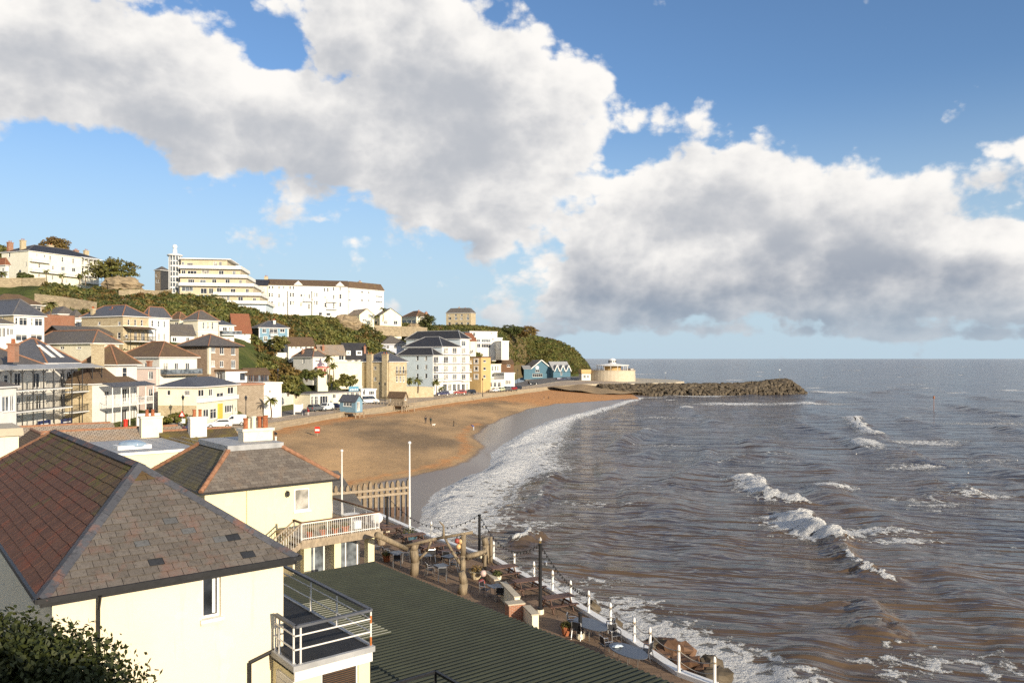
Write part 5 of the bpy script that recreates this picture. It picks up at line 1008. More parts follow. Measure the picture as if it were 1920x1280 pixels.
    h = house(4, 'blue_fish_hall', 'low blue boarded hall with row of small steep gables beside the boathouse', 940, 948, 1102, 482, 18, 705, 640, 'teal', ('gu', 5.0, 'lead', None), D=14, wr=[(1012,640,1028,690,'d')], o=.5, skirt=2)
    for q in (.06, .4, .74):
        a0, a1 = h.W*q, h.W*(q+.26); zt = h.z1; mb = MB(); p = face_pt(h, 'r', a0, 0, .5); U = V(h.ru.x, h.ru.y, 0); b = [V(p.x, p.y, zt-1), V(p.x, p.y, zt-1)+U*(a1-a0), V(p.x, p.y, zt+2.9)+U*(a1-a0)/2]
        mb.add(b, [(0, 1, 2)], 0); bb = [x-h.nr*5 for x in b]; e = .25; up = V(0, 0, .2); mb.add([b[0]-U*e+up-V(0, 0, .3)+h.nr*.4, b[2]+up+h.nr*.4, bb[2]+up, bb[0]-U*e+up-V(0, 0, .3), b[1]+U*e+up-V(0, 0, .3)+h.nr*.4, bb[1]+U*e+up-V(0, 0, .3)], [(0, 1, 2, 3), (1, 4, 5, 2)], 1); mb.bar(b[0]-U*.2+h.nr*.42, b[2]+h.nr*.42, .15, .4, 2); mb.bar(b[1]+U*.2+h.nr*.42, b[2]+h.nr*.42, .15, .4, 2); mb.build('gable', ['teal', 'lead', 'paint'], h.root)
    house(4, 'blue_lean_to', 'small blue boarded lean to with white edge at the boathouse side', 680, 684, 748, 483, 10, 705, 632, 'teal', ('gu', 2.0, 'lead', None), D=14, skirt=2, o=.4, cat='shed')
town()
# ============================================================ LOWER LEFT HOUSES
def lower_left():
    h = house(5, 'ironwork_terrace', 'white house behind two storeys of black ironwork verandah with climbing plants', -260, -140, 492, 96, 90, 1180, 672, 'white2', ('hip', 3.4, 'slate', 'ridge'), wr=[(35,715,70,790),(120,700,175,830,'d'),(270,700,330,825,'d'),(370,690,410,815,'c'),(430,690,470,810,'c'),(140,900,170,1080,'d'),(215,890,260,1020,'d'),(300,880,345,1010,'c'),(370,870,410,1000,'d'),(430,870,470,990,'c')], D=11, shift=1.9, chim=((110,455,560,60,4,'brick',2),), cat='terrace')
    h.C += Vector((1.9, 0)); verandah(h, 'r', -130, 490, [1040, 858], 672, 1.9, 'black', nposts=8, canopy='lead', base=h.z0); h.C -= Vector((1.9, 0))
    h = house(5, 'rooflit_terrace', 'white and blue house with long rooflights and black ironwork balconies', 380, 490, 745, 113.6, 90, 1165, 628, 'white2', ('hip', 3.6, 'blueslate', 'ridge'), wr=[(500,700,540,820,'d'),(555,690,590,815,'d'),(610,680,640,800,'d'),(660,690,735,805,'g'),(500,870,540,1000,'d'),(555,865,590,990,'d'),(625,855,655,980,'d'),(665,860,735,980,'g'),(520,1060,650,1140,'g')], D=9, shift=1.9, cat='terrace')
    h.C += Vector((1.9, 0)); verandah(h, 'r', 490, 745, [1028, 858], 655, 1.9, 'black', nposts=4, canopy='lead', base=h.z0); h.C -= Vector((1.9, 0))
    # rooflights lie on the slope facing the sea and the near hip
    U = V(h.ru.x, h.ru.y, 0); W3 = V(h.lv.x, h.lv.y, 0); o3 = V(h.C.x, h.C.y, h.z1+.2); dm = min(h.W, h.D)/2+.4; sl = V(-h.nl.x, -h.nl.y, 0); run = W3*dm+V(0, 0, 3.6)
    for q in (.28, .55):
        b = o3-W3*.4+U*(h.W*q)+run*.2+(-h.nr*0); n = U.cross(run).normalized(); n = n if n.z > 0 else -n; mb = MB(); mb.obox(b+n*.02, U*.9, run*.5, n*.1); mb.build('rooflight', 'paint', h.roof)
    for x0, x1, y in ((195,300,1160),(390,485,1140)):
        a0, z = on_face(h, 'r', zc(5, x0, 0)[0], zc(5, 0, y)[1]); a1 = on_face(h, 'r', zc(5, x1, 0)[0], HY)[0]; mb = MB(); mb.obox(face_pt(h, 'r', a0, z, 1.95), U*(a1-a0), h.nr*.1, V(0, 0, 1.0)); sg = mb.build('shop_sign', 'navy', h.root)
        m2 = MB(); m2.obox(face_pt(h, 'r', a0+.5, z+.4, 2.06), U*(a1-a0-1), h.nr*.02, V(0, 0, .16)); m2.build('lettering', 'paint', sg)
    house(5, 'glazed_bay_house', 'white house front with large glazed first floor bay beside the ironwork', -260, -200, 135, 88, 90, 1165, 838, 'white', ('hip', 1.6, 'slate', None), wr=[(-60,890,10,1020,'c'),(18,893,78,1022,'c'),(85,885,120,1018,'c')], D=8)
    # pub
    h = house(5, 'white_pub', 'white house with brown hipped roof and massive stone chimney', 700, 958, 1132, 126, 84, 1170, 640, 'white', ('hip', 3.2, 'browntile', 'ridge'), wr=[(1015,655,1055,745),(975,800,1010,900,'d'),(1060,830,1085,910)], wl=[(655,665,690,695,'p')], o=.6, cat='pub')
    mb = MB(); p = pt(183, 676, 124); U = V(h.ru.x, h.ru.y, 0); L_ = V(h.lv.x, h.lv.y, 0); mb.obox(p-L_*.8-U*.4-V(0, 0, 1.2), L_*1.6, U*.9, V(0, 0, 3.6)); mb.obox(p-L_*.95-U*.5+V(0, 0, 2.4), L_*1.9, U*1.1, V(0, 0, .25)); mb.build('chimney', 'stone', h.root)
    h = house(5, 'balconied_pub_wing', 'white wing with stone side wall, open balcony and slim columns', 745, 842, 1200, 118, 86, 1170, 800, 'white', ('hip', 2.4, 'browntile', None), wl=[], wr=[(865,850,905,890,'c'),(1015,830,1050,940,'d'),(1060,830,1085,935,'d'),(1110,825,1135,925,'c'),(1160,820,1180,915,'c'),(870,1010,890,1130,'d'),(1010,1000,1050,1110,'d'),(1105,980,1140,1080,'d')], wall_l='stone', D=6, shift=1.5, cat='pub wing', o=.3)
    h.C += Vector((1.5, 0)); verandah(h, 'r', 850, 1195, [975], 815, 1.6, 'paint', nposts=6, canopy='blueslate', base=h.z0, arch=False); h.C -= Vector((1.5, 0))
    house(5, 'pink_house', 'narrow pale pink rendered building with flat roof', 1120, 1292, 1312, 136, 70, 1075, 662, 'pink', ('flat', .25, 'lead', 'paint'), wl=[(1226,688,1264,755,'c'),(1224,832,1257,902,'c'),(1203,985,1262,1052,'d')], D=9, chim=((1237,600,650,30,3,'brick',0),))
    root = wall_run('forecourt_wall', 'white rendered forecourt wall beside the pink house', [gz(256, 805, 6.6), gz(300, 803, 6.5)], 2.3, .3, 'white', 'paint')
    p = gz(235.5, 806, 6.7); mb = MB(); mb.lathe(p, [(.34, 0), (.34, .15), (.3, .2), (.3, 1.35), (.36, 1.4), (.36, 1.5), (.25, 1.62), (.05, 1.68)], 14); pb = thing('post_box', 'red pillar box beside the white pub', 'post box', tuple(p)); mb.build('body', 'red', pb); m2 = MB(); m2.box(p.x-.12, p.x+.12, p.y-.32, p.y-.28, p.z+1.15, p.z+1.2); m2.build('slot', 'black', pb)
    # walls and rocks on the slope
    wall_run('retaining_wall', 'long yellow stone retaining wall below the cliff top hotel', [pt(-20, 557, 226), pt(40, 557, 231), pt(84, 555, 238)], 5.4, .8, 'rubble', 'stone')
    wall_run('terrace_wall', 'sloping stone wall under the scrub bank with small drain holes', [pt(66, 572, 206), pt(120, 578, 206), pt(180, 588, 204)], 3.0, .6, 'rubble', None)
    wall_run('road_retaining_wall', 'stone retaining wall with parapet carrying the cliff road', [pt(222, 574, 236), pt(262, 572, 240), pt(297, 574, 246), pt(320, 570, 256)], 4.6, .8, 'rubble', 'stone')
    wall_run('lower_stone_wall', 'low buff stone wall climbing to the cliff road', [pt(200, 580, 222), pt(245, 571, 232)], 2.0, .6, 'rubble')
    wall_run('crag_terrace_wall', 'buff stone terrace wall below the gabled cottages', [pt(665, 617, 300), pt(700, 618, 306), pt(752, 620, 314), pt(800, 622, 328)], 1.6, .7, 'rubble', 'stone', down=2.2)
    wall_run('brick_wall', 'red brown brick garden wall below the white cottage', [pt(84, 607, 178), pt(140, 610, 178)], 2.0, .3, 'brick', 'brick')
    wall_run('garden_stone_wall', 'rough stone garden wall in front of the yellow stone tower house', [pt(745, 738, 246), pt(790, 738, 254), pt(812, 739, 258)], 2.2, .5, 'stone', 'stone')
    for i, (px, py, d, rx, rz, lab) in enumerate([(230, 536, 258, 6.0, 2.7, 'layered sandstone crag with scrub on top beside the cliff road'), (648, 609, 292, 5.6, 3.4, 'bare sandstone cliff face below the cream gabled house'), (779, 617, 330, 4, 2.2, 'low rock outcrop beneath the dark framed villa')]):
        p = pt(px, py, d); mb = MB(); mb.blob((0, 0, 0), rx, 4.5, rz, .05, 34, 18, seed=i, power=.55)
        for q in range(len(mb.v)):
            v = mb.v[q]; st = math.sin(v.z*3.4+mnoise.noise(v*.3)*2.5)*.32; n = mnoise.noise_vector(v*.45+V(i*9, 0, 0))*.9+mnoise.noise_vector(v*1.3)*.4
            f = 1+st/rx; mb.v[q] = V(v.x*f, v.y*f, v.z)+n+p
        o = mb.build('rock_outcrop', 'crag', org=p); tag(o, lab, 'rock')
    # harbour round building
    c = pt(1148, 717, 444); c.z = 4.7; rb = thing('round_pavilion', 'round sandstone harbour pavilion with flat canopy roof and white lantern', 'pavilion', tuple(c))
    mb = MB(); mb.lathe(c, [(12.9, -1), (12.9, 3.4), (12.75, 3.5), (12.75, 5.8), (12.95, 5.9), (12.95, 6.3), (12.2, 6.3), (12.2, 6.0), (0.1, 6.0)], 40, cap=False); mb.build('drum_wall', brickmat('pavilion_stone', (.62, .53, .4), (.55, .47, .35), (.5, .44, .34), .9, .4, .02, blotch=(.45, .37, .25)), rb)
    mb = MB(); mb.lathe(c+V(0, 0, 6), [(4.5, 0), (5.2, 2.6)], 20); mb.build('core', 'tan', rb)
    mb = MB(); mb.lathe(c+V(0, 0, 8.8), [(9.4, 0), (9.4, .35), (3, 1.1), (2, 1.2)], 32); rf = mb.build('canopy', 'white', rb)
    mb = MB(); mb.lathe(c+V(0, 0, 9.9), [(2.1, 0), (2.1, .5), (1.9, .5), (1.9, 2.0), (2.3, 2.1), (1.2, 2.8), (.1, 3.1)], 14); mb.build('lantern', 'paint', rf)
    for i in range(14):
        t = 2*math.pi*i/14; q = c+V(8.6*math.cos(t), 8.6*math.sin(t), 6); mb = MB(); mb.tube(q, q+V(0, 0, 2.9), .12, .12, 6); mb.build('column', 'paint', rb)
        q2 = c+V(2.12*math.cos(t), 2.12*math.sin(t), 10.5); m2 = MB(); m2.tube(q2, q2+V(0, 0, 1.2), .18, .18, 4); m2.build('lantern_pane', 'glass', rf)
    railing(rb, [c+V(12.3*math.cos(t), 12.3*math.sin(t), 6.2) for t in [i*2*math.pi/24 for i in range(25)]], 1.0, 'brownwood', .8, .04)
    house(4, 'harbour_store', 'small flat roofed harbour store with white front beside the round pavilion', 1195, 1203, 1285, 436, 8, 738, 672, 'white2', ('flat', 2.2, 'tan', 'brownwood'), wr=[(1218,685,1240,715,'d'),(1250,690,1268,710,'p')], D=7, cat='store')
    house(4, 'white_lookout', 'small white lookout block on the seaward side of the round pavilion', 1638, 1645, 1672, 452, 8, 735, 632, 'white', ('flat', .3, 'white', 'paint'), D=6, cat='lookout')
    # breakwater of armour rock
    A, B = V(46, 378, 0), V(142, 402, 0); ax = (B-A).normalized(); nn = V(ax.y, -ax.x, 0); bw = thing('breakwater', 'long dark rock armour breakwater running out from the harbour', 'breakwater', tuple(A))
    rocks = []
    rr = random.Random(5)
    for v in range(5):
        mb = MB(); mb.blob((0, 0, 0), 1, .8, .72, .3, 7, 5, seed=v+60, power=.6); me = mb.build('rock', 'rock', bw, org=ZERO); rocks.append(me.data); bpy.data.objects.remove(me)
    spots = []
    for i in range(1900):
        t = rr.random()**.9*1.08-.04; s_ = rr.uniform(-1, 1); top = 5.0+2.4*max(0, (t-.72)/.28) if t < .97 else 7.4*(1.08-t)/.11
        w = 15 if t < .97 else 15*(1.1-t)/.13; zz = top*(1-abs(s_)**1.4); p = A+(B-A)*t+nn*(s_*w)+V(0, 0, zz-.3); spots.append((p, s_, t))
    spots.sort(key=lambda q: -q[1]-(.0 if q[2] < 1 else 1))                     # the side towards the beach first
    rest = MB()
    def rmat(c): return None
    for i, (p, s_, t) in enumerate(spots):
        k = rr.uniform(.75, 1.45)
        if i < 300:
            o = bpy.data.objects.new('rock', rr.choice(rocks)); COL.objects.link(o); o.parent = bw; o.location = p-A; o.rotation_euler = (rr.uniform(0, 6), rr.uniform(0, 6), rr.uniform(0, 6)); o.scale = (k, k*rr.uniform(.8, 1.1), k*rr.uniform(.7, 1))
        else: rest.blob(p, k, k*.85, k*.75, .3, 7, 4, seed=i, power=.6)
    o = rest.build('armour_rocks', 'rock', bw); o['kind'] = 'stuff'
    mb = MB(); mb.add([A-nn*13-V(0, 0, 1), A+nn*13-V(0, 0, 1), A+V(0, 0, 4.4), B-nn*12-V(0, 0, 1), B+nn*12-V(0, 0, 1), B+V(0, 0, 5.6)], [(0, 2, 5, 3), (2, 1, 4, 5), (3, 5, 4)]); mb.build('rubble_core', 'rock', bw)
    for px, py, d, hh, lab in ((1462, 708, 398, 5, 'thin marker mast on the crest of the breakwater'), (1248, 714, 384, 5, 'thin mast at the landward end of the breakwater')):
        p = pt(px, py, d); mb = MB(); mb.tube(p-V(0, 0, 2), p+V(0, 0, hh-1), .1, .06, 6); mb.box(p.x-.35, p.x+.35, p.y-.1, p.y+.1, p.z+hh-1.3, p.z+hh-.7); o = mb.build('marker_mast', 'alu', org=p); tag(o, lab, 'mast')
    p = gz(1751, 767, 0); bc = thing('beacon', 'rusty red sea beacon post standing in the waves', 'beacon', tuple(p)); mb = MB(); mb.tube(p-V(0, 0, 2), p+V(0, 0, 4.2), .1, .08, 8); mb.build('post', 'brick', bc); mb = MB(); mb.lathe(p+V(0, 0, 3.6), [(.1, 0), (.32, .05), (.32, .9), (.1, 1.0)], 10); mb.build('topmark', 'brick', bc)
lower_left()
# ============================================================ PALMS AND TREES
def palm(px, py, d, hgt, lab, n=26, fl=2.2, seed=0, spiky=False):
    rr = random.Random(seed); p = pt(px, py, d); r = thing('palm_tree', lab, 'palm tree', tuple(p)); mb = MB(); pr = p-V(0, 0, .6)
    for i in range(1, 6): q = p+V(.12*math.sin(i), .1*math.cos(i), hgt*i/5); mb.tube(pr, q, .2-.015*i, .2-.015*(i+1), 6); pr = q
    mb.build('trunk', 'bark', r); mb = MB()
    for i in range(n):
        t = rr.uniform(0, 6.28); el = rr.uniform(-.3, 1.3); L_ = fl*rr.uniform(.75, 1.1); side = V(-math.sin(t), math.cos(t), 0); prev = None
        for j in range(5):
            s_ = j/4; e = el-(0 if spiky else 1.3)*s_; base = pr if j == 0 else base+V(math.cos(t)*math.cos(e), math.sin(t)*math.cos(e), math.sin(e))*(L_/4); w = (.12, .3, .32, .22, .04)[j]*(fl/2.2)
            a, b = base-side*w, base+side*w; c = base+V(0, 0, .1)
            if prev: mb.quad(prev[0], prev[2], c, a); mb.quad(prev[2], prev[1], b, c)
            prev = (a, b, c)
    mb.build('crown', 'palm', r); return r
for i, a in enumerate([(95, 602, 178, 3.6, 'bushy palm beside the white cottage', 30, 2.0), (482, 652, 225, 2.2, 'palm with drooping crown left of the blue house', 30, 2.4), (505, 656, 226, 2.4, 'palm in front of the blue house', 28, 1.9), (617, 712, 214, 6.0, 'slender palm rising above the red porch', 30, 1.9), (625, 712, 216, 4.0, 'shorter palm beside the slender palm', 26, 1.8), (768, 731, 250, 3.2, 'palm at the foot of the pale blue hotel wall', 28, 2.2), (784, 733, 252, 3.6, 'taller palm before the pale blue hotel wall', 30, 2.3), (818, 738, 262, 4.0, 'palm at the corner of the stepped hotel arcade', 30, 2.3), (660, 728, 225, 3.0, 'palm in the shaded gap beside the tower house', 26, 2.0), (397, 566, 258, 1.6, 'spiky palm below the stepped apartments', 30, 2.6), (149, 532, 250, 2.6, 'palm in front of the cliff top hotel verandah', 26, 1.7), (160, 531, 252, 3.4, 'tall palm beside the hotel verandah', 24, 1.6), (116, 529, 250, 2.2, 'small palm on the hotel lawn', 24, 1.5), (87, 533, 243, 4.0, 'lone windblown palm at the end of the retaining wall', 22, 1.3), (4, 528, 238, 2.4, 'dark palm beside the red roofed villa', 26, 2.0), (718, 600, 296, 4.2, 'cabbage palm between the gabled cottages', 24, 1.8), (707, 606, 297, 2.6, 'smaller cabbage palm by the cottage wall', 24, 1.6), (508, 783, 154, 3.4, 'low palm beside the timber fence', 26, 1.8), (828, 741, 264, 2.2, 'short palm beside the hotel colonnade', 24, 1.8)]): palm(*a, seed=i+3)
def bush(name, lab, c, rx, ry, rz, n, leaf, m, seed, cat='bush', stem=True):
    rng = np.random.RandomState(seed); r = thing(name, lab, cat, tuple(c)); C = []
    for _ in range(n):
        d = rng.normal(size=3); d /= np.linalg.norm(d); q = rng.rand()**.35; C.append((c[0]+d[0]*rx*q, c[1]+d[1]*ry*q, c[2]+rz+d[2]*rz*q))
    Q = leaves(C, [min(rx, rz)*.42]*n, 30, leaf, seed, .9); quads_obj('crown', Q, m, r)
    if stem:
        mb = MB(); b = V(*c)
        for k in range(4): mb.tube(b+V(.1*k-.15, 0, -.5), b+V(rx*.5*math.cos(k*1.7), ry*.5*math.sin(k*1.7), rz*1.2), .09, .03, 5)
        mb.build('trunk', 'bark', r)
    return r
for i, (px, py, d, rx, rz, lab, m) in enumerate([(588, 709, 205, 3.4, 1.1, 'rounded green bush above the cafe roof', 'leaf'), (575, 712, 204, 2.6, 1.2, 'small green bush left of the cafe roof', 'leafdark'), (650, 724, 222, 3.0, 1.6, 'dark bush in the shade beside the tower house', 'leaf'), (632, 726, 216, 2.6, .9, 'low bush below the tall palms', 'leaf'), (540, 738, 168, 2.4, 2.0, 'green bush behind the white boundary wall', 'leaf'), (555, 742, 172, 2.0, 1.2, 'clipped green bush on the boundary wall', 'leafdark'), (48, 527, 240, 2.6, 1.3, 'dark rounded bush on the hotel retaining wall', 'leafdark'), (800, 622, 330, 4, 3.4, 'dark tree standing beside the rock outcrop', 'leafdark'), (985, 632, 470, 8, 3.2, 'wind clipped tree clump on the headland', 'leafbrown'), (955, 628, 462, 8, 2.8, 'green tree clump on the headland crest', 'leafdark'), (325, 800, 120, 3.2, 1.0, 'bright green bank of plants beside the road', 'leaf'), (525, 655, 222, 2.4, 1.8, 'rounded green shrub below the blue house balcony', 'leaf'), (212, 528, 262, 8.0, 3.6, 'green wooded mound above the sandstone crag', 'leaf'), (105, 480, 285, 5, 3.2, 'bare purple grey tree behind the hotel roof', 'leafbrown'), (872, 668, 330, 2.4, 2.0, 'dark bush beside the modernist house bridge', 'leafdark'), (512, 718, 186, 4.0, 1.2, 'loose grey green shrub mass on the lower slope', 'leafbrown'), (534, 708, 196, 4.0, 1.3, 'tall tangled shrub mass on the lower slope', 'leafbrown'), (487, 714, 186, 2.6, 1.3, 'olive shrub beside the conservatory', 'leaf')]):
    p = pt(px, py, d); bush('bush', lab, tuple(p), rx, rx*.8, rz, int(30+rx*rz*5), .34, m, 70+i)
# ============================================================ VEHICLES
def car_proto(kind, colour, lab, group):
    r = thing({'van': 'parked_van', 'minibus': 'parked_van'}.get(kind, 'parked_car'), lab, {'van': 'van', 'minibus': 'van'}.get(kind, 'car'), (0, 0, 0), group)
    P = {'hatch': ([(-2.0, .35), (-2.05, .75), (-1.98, 1.0), (1.0, 1.0), (1.75, .88), (2.02, .68), (2.0, .35)], [(-1.95, .98), (-1.6, 1.42), (-.9, 1.5), (.1, 1.48), (1.0, .98)]),
         'suv': ([(-2.2, .4), (-2.25, .9), (-2.2, 1.1), (1.1, 1.1), (1.95, 1.02), (2.2, .8), (2.2, .4)], [(-2.15, 1.08), (-1.95, 1.62), (-1.0, 1.72), (.2, 1.68), (1.1, 1.08)]),
         'van': ([(-2.2, .35), (-2.25, 1.0), (-2.2, 1.15), (1.0, 1.15), (1.9, .95), (2.2, .7), (2.2, .35)], [(-2.2, 1.12), (-2.15, 1.8), (-1.5, 1.88), (.3, 1.84), (1.15, 1.12)]),
         'minibus': ([(-2.7, .4), (-2.75, 1.1), (-2.7, 1.25), (1.7, 1.25), (2.4, 1.1), (2.7, .75), (2.7, .4)], [(-2.7, 1.22), (-2.65, 2.2), (-2.0, 2.3), (1.0, 2.25), (1.95, 1.22)])}[kind]
    hw = .88 if kind in ('hatch', 'suv') else .95
    def prism(poly, w0, w1, zr):
        n = len(poly); z0, z1 = zr; mb.add([V(x, s*(w0+(w1-w0)*max(0, (z-z0)/(z1-z0))), z) for s in (-1, 1) for x, z in poly], [tuple(range(n)), tuple(range(2*n-1, n-1, -1))]+[(i, i+n, (i+1) % n+n, (i+1) % n) for i in range(n)])
    mb = MB(); lo, ca = P; prism(lo, hw-.04, hw, (.35, 1.0)); prism(ca, hw-.03, hw-.2, (ca[0][1], max(z for x, z in ca)))
    mb.build('body', colour, r)
    zt = max(z for x, z in ca); z0 = ca[0][1]; g = MB()
    wf = lambda z: hw-.03-(.17)*max(0, (z-z0)/(zt-z0))+.012
    a, b, c, d = ca[0], ca[1], ca[3], ca[4]
    for s in (-1, 1):
        if kind != 'van': q = [(a[0]+.35, z0+.06), (b[0]+.3, zt-.14), (c[0]-.1, zt-.14), (d[0]-.25, z0+.06)]
        else: q = [(-.1, z0+.06), (-.1, zt-.2), (c[0]-.1, zt-.2), (d[0]-.25, z0+.06)]
        pts = [V(x, s*wf(z), z) for x, z in q]; g.quad(*(pts if s < 0 else pts[::-1]))
    for (p, q) in ((c, d), (b, a)):
        if kind == 'van' and p is b: continue
        f = lambda t: (p[0]+(q[0]-p[0])*t, p[1]+(q[1]-p[1])*t); (x0, za), (x1, zb) = f(.12), f(.88); e = .015 if p is c else -.015
        g.quad(V(x0+e, -wf(za)+.12, za+.015), V(x1+e, -wf(zb)+.1, zb+.015), V(x1+e, wf(zb)-.1, zb+.015), V(x0+e, wf(za)-.12, za+.015))
    g.build('windows', 'glass', r)
    L_ = lo[-1][0]
    for x in (-L_*.62, L_*.66):
        for s in (-1, 1):
            w = MB(); w.tube(V(x, s*(hw-.2), .33), V(x, s*(hw+.01), .33), .33, .33, 14); wh = w.build('wheel', 'black', r); w = MB(); w.tube(V(x, s*(hw+.005), .33), V(x, s*(hw+.025), .33), .19, .19, 10); w.build('rim', 'alu', wh)
    for s in (-1, 1):
        w = MB(); w.box(L_-.12, L_+.03, s*.62-.17, s*.62+.17, .68, .82); w.build('headlight', 'paint', r); w = MB(); w.box(-L_-.06, -L_+.1, s*.68-.12, s*.68+.12, .75, .95); w.build('tail_light', 'red', r)
    return r
M_['car_white'] = mat('white_car_paint', (.78, .78, .76), rough=.25, var=.03, bump=0, spec=.5); M_['car_dark'] = mat('dark_car_paint', (.02, .025, .035), rough=.2, var=.1, bump=0, spec=.6); M_['car_red'] = mat('red_car_paint', (.28, .02, .02), rough=.22, var=.08, bump=0, spec=.6); M_['car_grey'] = mat('grey_car_paint', (.13, .14, .15), rough=.25, var=.08, bump=0, spec=.6); M_['car_green'] = mat('pale_green_car_paint', (.5, .53, .36), rough=.25, var=.05, bump=0, spec=.6); M_['car_navy'] = mat('navy_car_paint', (.02, .025, .09), rough=.22, var=.08, bump=0, spec=.6)
def road_z(x, y):
    best = min(range(len(WL)), key=lambda i: abs((WL[i].y+IL[i].y)/2-y)); return (WL[best].z+IL[best].z)/2-.05
for kind, col, px, py, z, rot, lab in [('hatch', 'car_white', 411, 803, 5.95, 200, 'white hatchback parked in front of the cream shop'), ('van', 'car_white', 437, 798, 5.9, 200, 'white panel van parked behind the white hatchback'), ('suv', 'car_grey', 592, 771, 5.3, 70, 'dark grey car parked beside the notice board'), ('van', 'car_white', 611, 769, 5.3, 250, 'white panel van parked by the cafe'), ('hatch', 'car_navy', 628, 766, 5.25, 70, 'dark navy car beside the blue beach hut'), ('minibus', 'car_white', 692, 756, 5.2, 35, 'long white minibus parked behind the beach huts'), ('suv', 'car_navy', 830, 741, 5.2, 200, 'dark blue car parked before the hotel arcade'), ('suv', 'car_red', 862, 739, 5.2, 200, 'red estate car parked before the hotel'), ('suv', 'car_dark', 880, 738.5, 5.2, 215, 'black car parked behind the red estate car'), ('hatch', 'car_white', 927, 734, 5.2, 235, 'white car parked by the cream arcade'), ('hatch', 'car_green', 938, 733, 5.2, 235, 'pale green car between white and grey cars'), ('suv', 'car_grey', 949, 732, 5.2, 235, 'grey car parked beside the pale green car'), ('hatch', 'car_red', 961, 731, 5.2, 235, 'red hatchback parked beside the grey car'), ('hatch', 'car_dark', 970, 730, 5.2, 235, 'black hatchback at the end of the parked row'), ('suv', 'car_dark', 999, 720.5, 5.2, 20, 'dark car on the harbour road'), ('van', 'car_navy', 1050, 714, 4.9, 20, 'navy van parked near the boathouse'), ('van', 'car_white', 1062, 713.5, 4.9, 200, 'white van parked beside the navy van'), ('hatch', 'car_grey', 1078, 711, 4.9, 15, 'silver grey car parked by the harbour store'), ('suv', 'car_dark', 331, 813, 6.3, 100, 'black car parked beside the white forecourt wall'), ('hatch', 'car_navy', 348, 809, 6.2, 110, 'navy hatchback by the road sign')]:
    p = gz(px, py, z); place(car_proto(kind, col, lab, 'vehicles parked along the seafront'), (p.x, p.y, max(z-.08, road_z(p.x, p.y)) if py < 9999 and z > 5 else z), math.radians(rot))
# ============================================================ BEACH HUTS
def beach_hut(k, lab, xl, xc, xr, d, a, yb, ye, wall, roof, zf, wl, wr, stairs):
    h = house(k, 'beach_hut', lab, xl, xc, xr, d, a, yb, ye, wall, roof, wl=wl, wr=wr, skirt=0, o=.25, cat='beach hut'); U = V(h.ru.x, h.ru.y, 0); L_ = V(h.lv.x, h.lv.y, 0); c = V(h.C.x, h.C.y, h.z0)
    mb = MB(); mb.obox(c-U*.6-L_*.6-V(0, 0, .25), U*(h.W+1.2), L_*(h.D+1.2), V(0, 0, .23)); mb.build('deck', 'greywood', h.root)
    for i in range(3):
        for j in range(3):
            q = c+U*(h.W+.6)*(i/2)*.96+L_*(h.D+.6)*(j/2)*.96-V(0, 0, .25); m2 = MB(); m2.tube(V(q.x, q.y, zf-.6), q, .14, .14, 6); m2.build('stilt', 'greywood', h.root)
    return h, U, L_, c
h, U, L_, c = beach_hut(7, 'blue grey beach lookout hut with white window on timber stilts', 822, 1000, 1078, 183, 60, 918, 792, 'blue', ('gv', 1.3, 'blueslate', None), 2.8, [(862,808,955,848,'t')], [(1015,800,1050,900,'d')], 1)
for s_ in (0, 1.1):
    mb = MB(); p = c+L_*(h.D+.4)-U*(.6+s_)
    for q in (0, .45, .9): mb.bar(p+V(0, 0, .9-q), p-U*.2-h.nl*0+V(0, 0, -1.3-q)+h.nr*3.4, .08, .14)
    mb.build('handrail', 'greywood', h.root)
mb = MB(); p = c+L_*(h.D+.4)-U*1.2
for i in range(8): q = p+(h.nr*3.4-V(0, 0, 2.0))*(i/8); mb.obox(q-U*.6, U*1.1, h.nr*.3, V(0, 0, .06))
mb.build('ramp', 'greywood', h.root)
h, U, L_, c = beach_hut(7, 'weathered timber beach hut with round windows on a raised deck', 1368, 1545, 1582, 214, 60, 828, 742, 'greywood', ('gv', 1.2, 'browntile', None), 2.6, [(1385,760,1400,800,'d'),(1450,735,1468,755,'p')], [(1555,750,1570,780,'p')], 0)
mb = MB(); mb.obox(c-U*2.5-L_*1.5-V(0, 0, .28), U*(h.W+5), L_*(h.D+7), V(0, 0, .2)); mb.build('platform', 'greywood', h.root)
railing(h.root, [c-U*2.4+L_*(h.D+5)-V(0, 0, .1), c-U*2.4-L_*1.4-V(0, 0, .1), c+U*(h.W+2.4)-L_*1.4-V(0, 0, .1)], 1.1, 'greywood', 1.0, .06)
for i in range(5):
    for j in range(2):
        q = c-U*2.2+L_*(i*2.6-1)+U*(j*(h.W+4))-V(0, 0, .28); m2 = MB(); m2.tube(V(q.x, q.y, 1.8), q, .16, .16, 6); m2.build('stilt', 'greywood', h.root)
mb = MB(); p = c-U*2.5+L_*1.5-V(0, 0, .1)
for s_ in (0, 1.3): mb.bar(p+L_*s_+V(0, 0, .9), p+L_*s_-U*3.2-V(0, 0, 1.5), .1, .14); mb.bar(p+L_*s_, p+L_*s_-U*3.2-V(0, 0, 2.4), .1, .25)
for i in range(9): q = p-U*3.2*(i/9)-V(0, 0, 2.4*i/9+.2); mb.obox(q, L_*1.3, U*-.3, V(0, 0, .06))
mb.build('stair', 'greywood', h.root)
